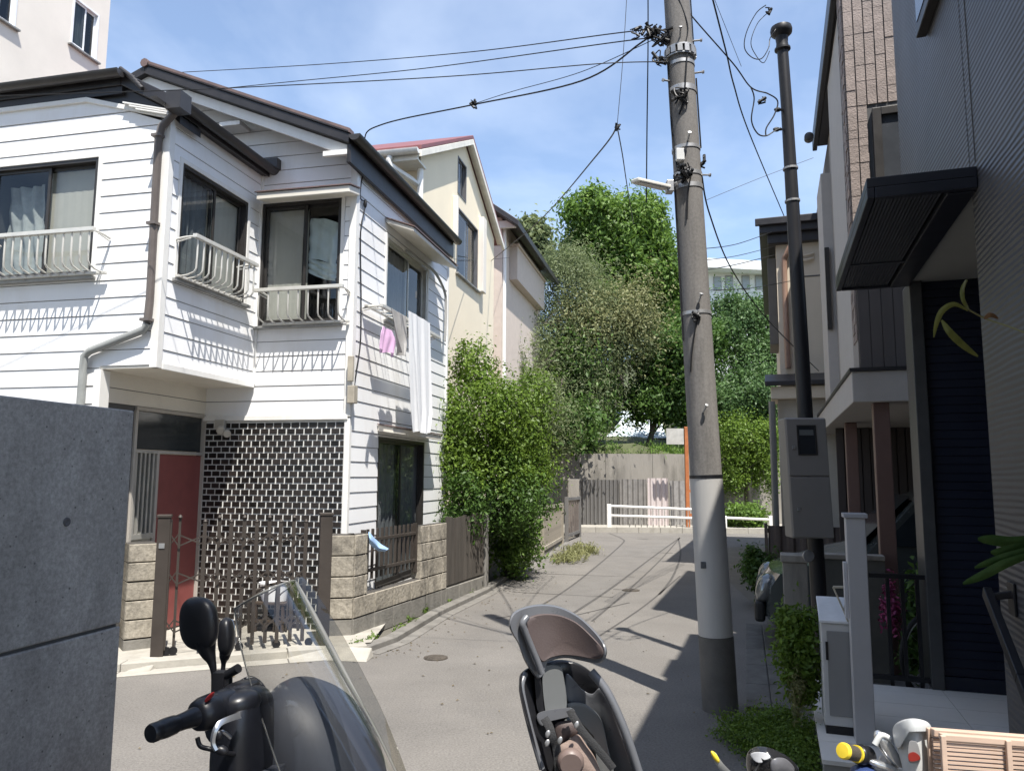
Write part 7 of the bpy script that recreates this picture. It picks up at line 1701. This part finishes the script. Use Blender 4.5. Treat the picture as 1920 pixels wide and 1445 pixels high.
# ---------------- kerbside plants on the right
plant('light green bushy plant growing at the terrace corner', [px_blob(1492, 1190, 4.75, 32, 42), px_blob(1500, 1240, 4.7, 34, 42), px_blob(1480, 1165, 4.8, 18, 25), px_blob(1505, 1285, 4.65, 22, 30)], 5200, .036, lm_bright, 'bush', 'bush', 63, clump=.36, k=16)
plant('dry brown stems below the light green bush', [px_blob(1497, 1300, 4.6, 14, 40)], 500, .04, lm_dry, 'bush', 'dry_stems', 64, aspect=.2, up=-.3, droop=-1)
bl = []
rg2 = random.Random(12)
for px, py in ((1385, 1368), (1420, 1355), (1460, 1352), (1495, 1360), (1400, 1385), (1445, 1380), (1485, 1385), (1430, 1405), (1475, 1415), (1505, 1400), (1500, 1430)):
    q = atZ(px, py + 8, .04); bl.append(((q.x, q.y, .05 + rg2.uniform(0, .03)), (.13, .16, .085)))
leaf_mesh('ground_cover', bl, 15000, .020, lm_bright, None, 65, clump=.3, k=16, aspect=.5, tagargs=(None, None, None, 'stuff'))
bl = [(tuple(atZ(px, py, .03)), (.09, .12, .05)) for px, py in ((1460, 1400), (1490, 1420), (1480, 1375))]
leaf_mesh('ground_cover', bl, 1800, .022, lm_dry, None, 66, clump=.3, aspect=.35, tagargs=(None, None, None, 'stuff'))
# curled yellow green leaf on a twig, in front of the dark panel
YT = 2.35; tw = thing('plant_twig', P_(1850, 600, YT), 'thin twig with curled yellow green leaves before the dark shutter panel', 'twig')
mb = MB(); mb.tube(spline([P_(1960, 640, YT - .2), P_(1900, 615, YT - .08), P_(1850, 598, YT), P_(1815, 580, YT)], 5), [.0028] * 16, 6); mb.tube(spline([P_(1815, 580, YT), P_(1805, 555, YT), P_(1808, 535, YT), P_(1812, 526, YT)], 5), .0042, 6); mb.build('stem', M('olive_stem', (.14, .13, .05), .7), tw, smooth=50)
m_yl = leafmat('yellow_green_leaf', [(.10, .10, .025), (.17, .17, .04), (.22, .22, .06)], .3, 30)
def blade(pts, w, parent, mat, name='leaf', fold=.3):
    S = spline([P_(*p) for p in pts], 6); C = spline([Vector((p[0], p[1], 0)) for p in pts], 6); G = []; m = len(S); sc_ = pts[0][2] / FPX
    for i, q in enumerate(S):
        t = (C[min(i + 1, m - 1)] - C[max(i - 1, 0)]).normalized(); n = Vector((-t.y, 0, -t.x)); ww = w * sc_ * (math.sin(math.pi * min(.97, max(.04, i / (m - 1)))) ** .6) / 2
        G.append([q + n * ww * s + Vector((0, fold * ww * abs(s), 0)) for s in (-1, -.5, 0, .5, 1)])
    return MB().grid(G, .0008).build(name, mat, parent, smooth=60)
blade([(1815, 582, YT), (1790, 570, YT - .02), (1768, 582, YT - .03), (1757, 605, YT - .02), (1751, 632, YT)], 11, tw, m_yl)
blade([(1766, 600, YT - .02), (1782, 622, YT - .03), (1805, 645, YT - .01), (1834, 668, YT)], 15, tw, m_yl)
blade([(1815, 580, YT), (1806, 560, YT - .01), (1806, 540, YT), (1813, 524, YT)], 9, tw, m_yl)
blade([(1845, 598, YT), (1858, 590, YT - .01), (1872, 597, YT)], 9, tw, M('dry_brown_leaf', (.16, .08, .03), .7))
YN = 2.6; fr2 = thing('plant_frond', P_(1910, 1040, YN), 'green leaf frond reaching in from the right edge', 'frond')
m_gl = leafmat('fresh_green_leaf', [(.04, .09, .02), (.07, .14, .035), (.10, .18, .05)], .3, 30)
for pts, w in (([(1960, 1005, YN), (1900, 1015, YN), (1860, 1012, YN), (1834, 1010, YN)], 20), ([(1960, 1020, YN - .02), (1905, 1038, YN - .02), (1862, 1052, YN), (1828, 1064, YN)], 15), ([(1960, 1030, YN - .03), (1890, 1055, YN - .03), (1845, 1078, YN), (1806, 1094, YN)], 18), ([(1960, 1012, YN + .02), (1920, 1020, YN), (1880, 1034, YN), (1858, 1035, YN)], 18)): blade(pts, w, fr2, m_gl)
# ---------------- small growth and litter along the kerbs
bl = []
rw_ = random.Random(31)
for a, b in zip(KL[3:8], KL[4:9]):
    for k in range(5):
        q = a.lerp(b, rw_.random()); s = rw_.uniform(.02, .06); bl.append(((q.x - .16 + rw_.uniform(-.02, .03), q.y + .04, .06), (s, s * 1.6, s)))
leaf_mesh('kerb_weeds', bl, 1500, .035, lm_bright, None, 71, clump=.4, k=6, aspect=.3, tagargs=(None, None, None, 'stuff'))
rng = np.random.default_rng(9); V, F = [], []
for i in range(420):
    if i < 260:
        j = rng.integers(2, len(KL) - 1); q = KL[j].lerp(KL[j + 1], rng.random()); x, y = q.x + abs(rng.normal()) * .25, q.y - abs(rng.normal()) * .1
    else:
        x, y = rng.uniform(-2.5, 1.6), rng.uniform(4.2, 12)
    a = rng.uniform(0, 6.28); s = rng.uniform(.006, .02); c_, s_ = math.cos(a) * s, math.sin(a) * s; b0 = len(V)
    V += [(x - c_, y - s_, .009), (x + s_ * .5, y - c_ * .5, .013), (x + c_, y + s_, .010), (x - s_ * .5, y + c_ * .5, .015)]; F.append((b0, b0 + 1, b0 + 2, b0 + 3))
mb = MB(); mb.add(V, F); mb.build('leaf_litter', M('litter_leaf', (.11, .085, .045), .9, var=.4, scale=3, island=.5), kind='stuff')
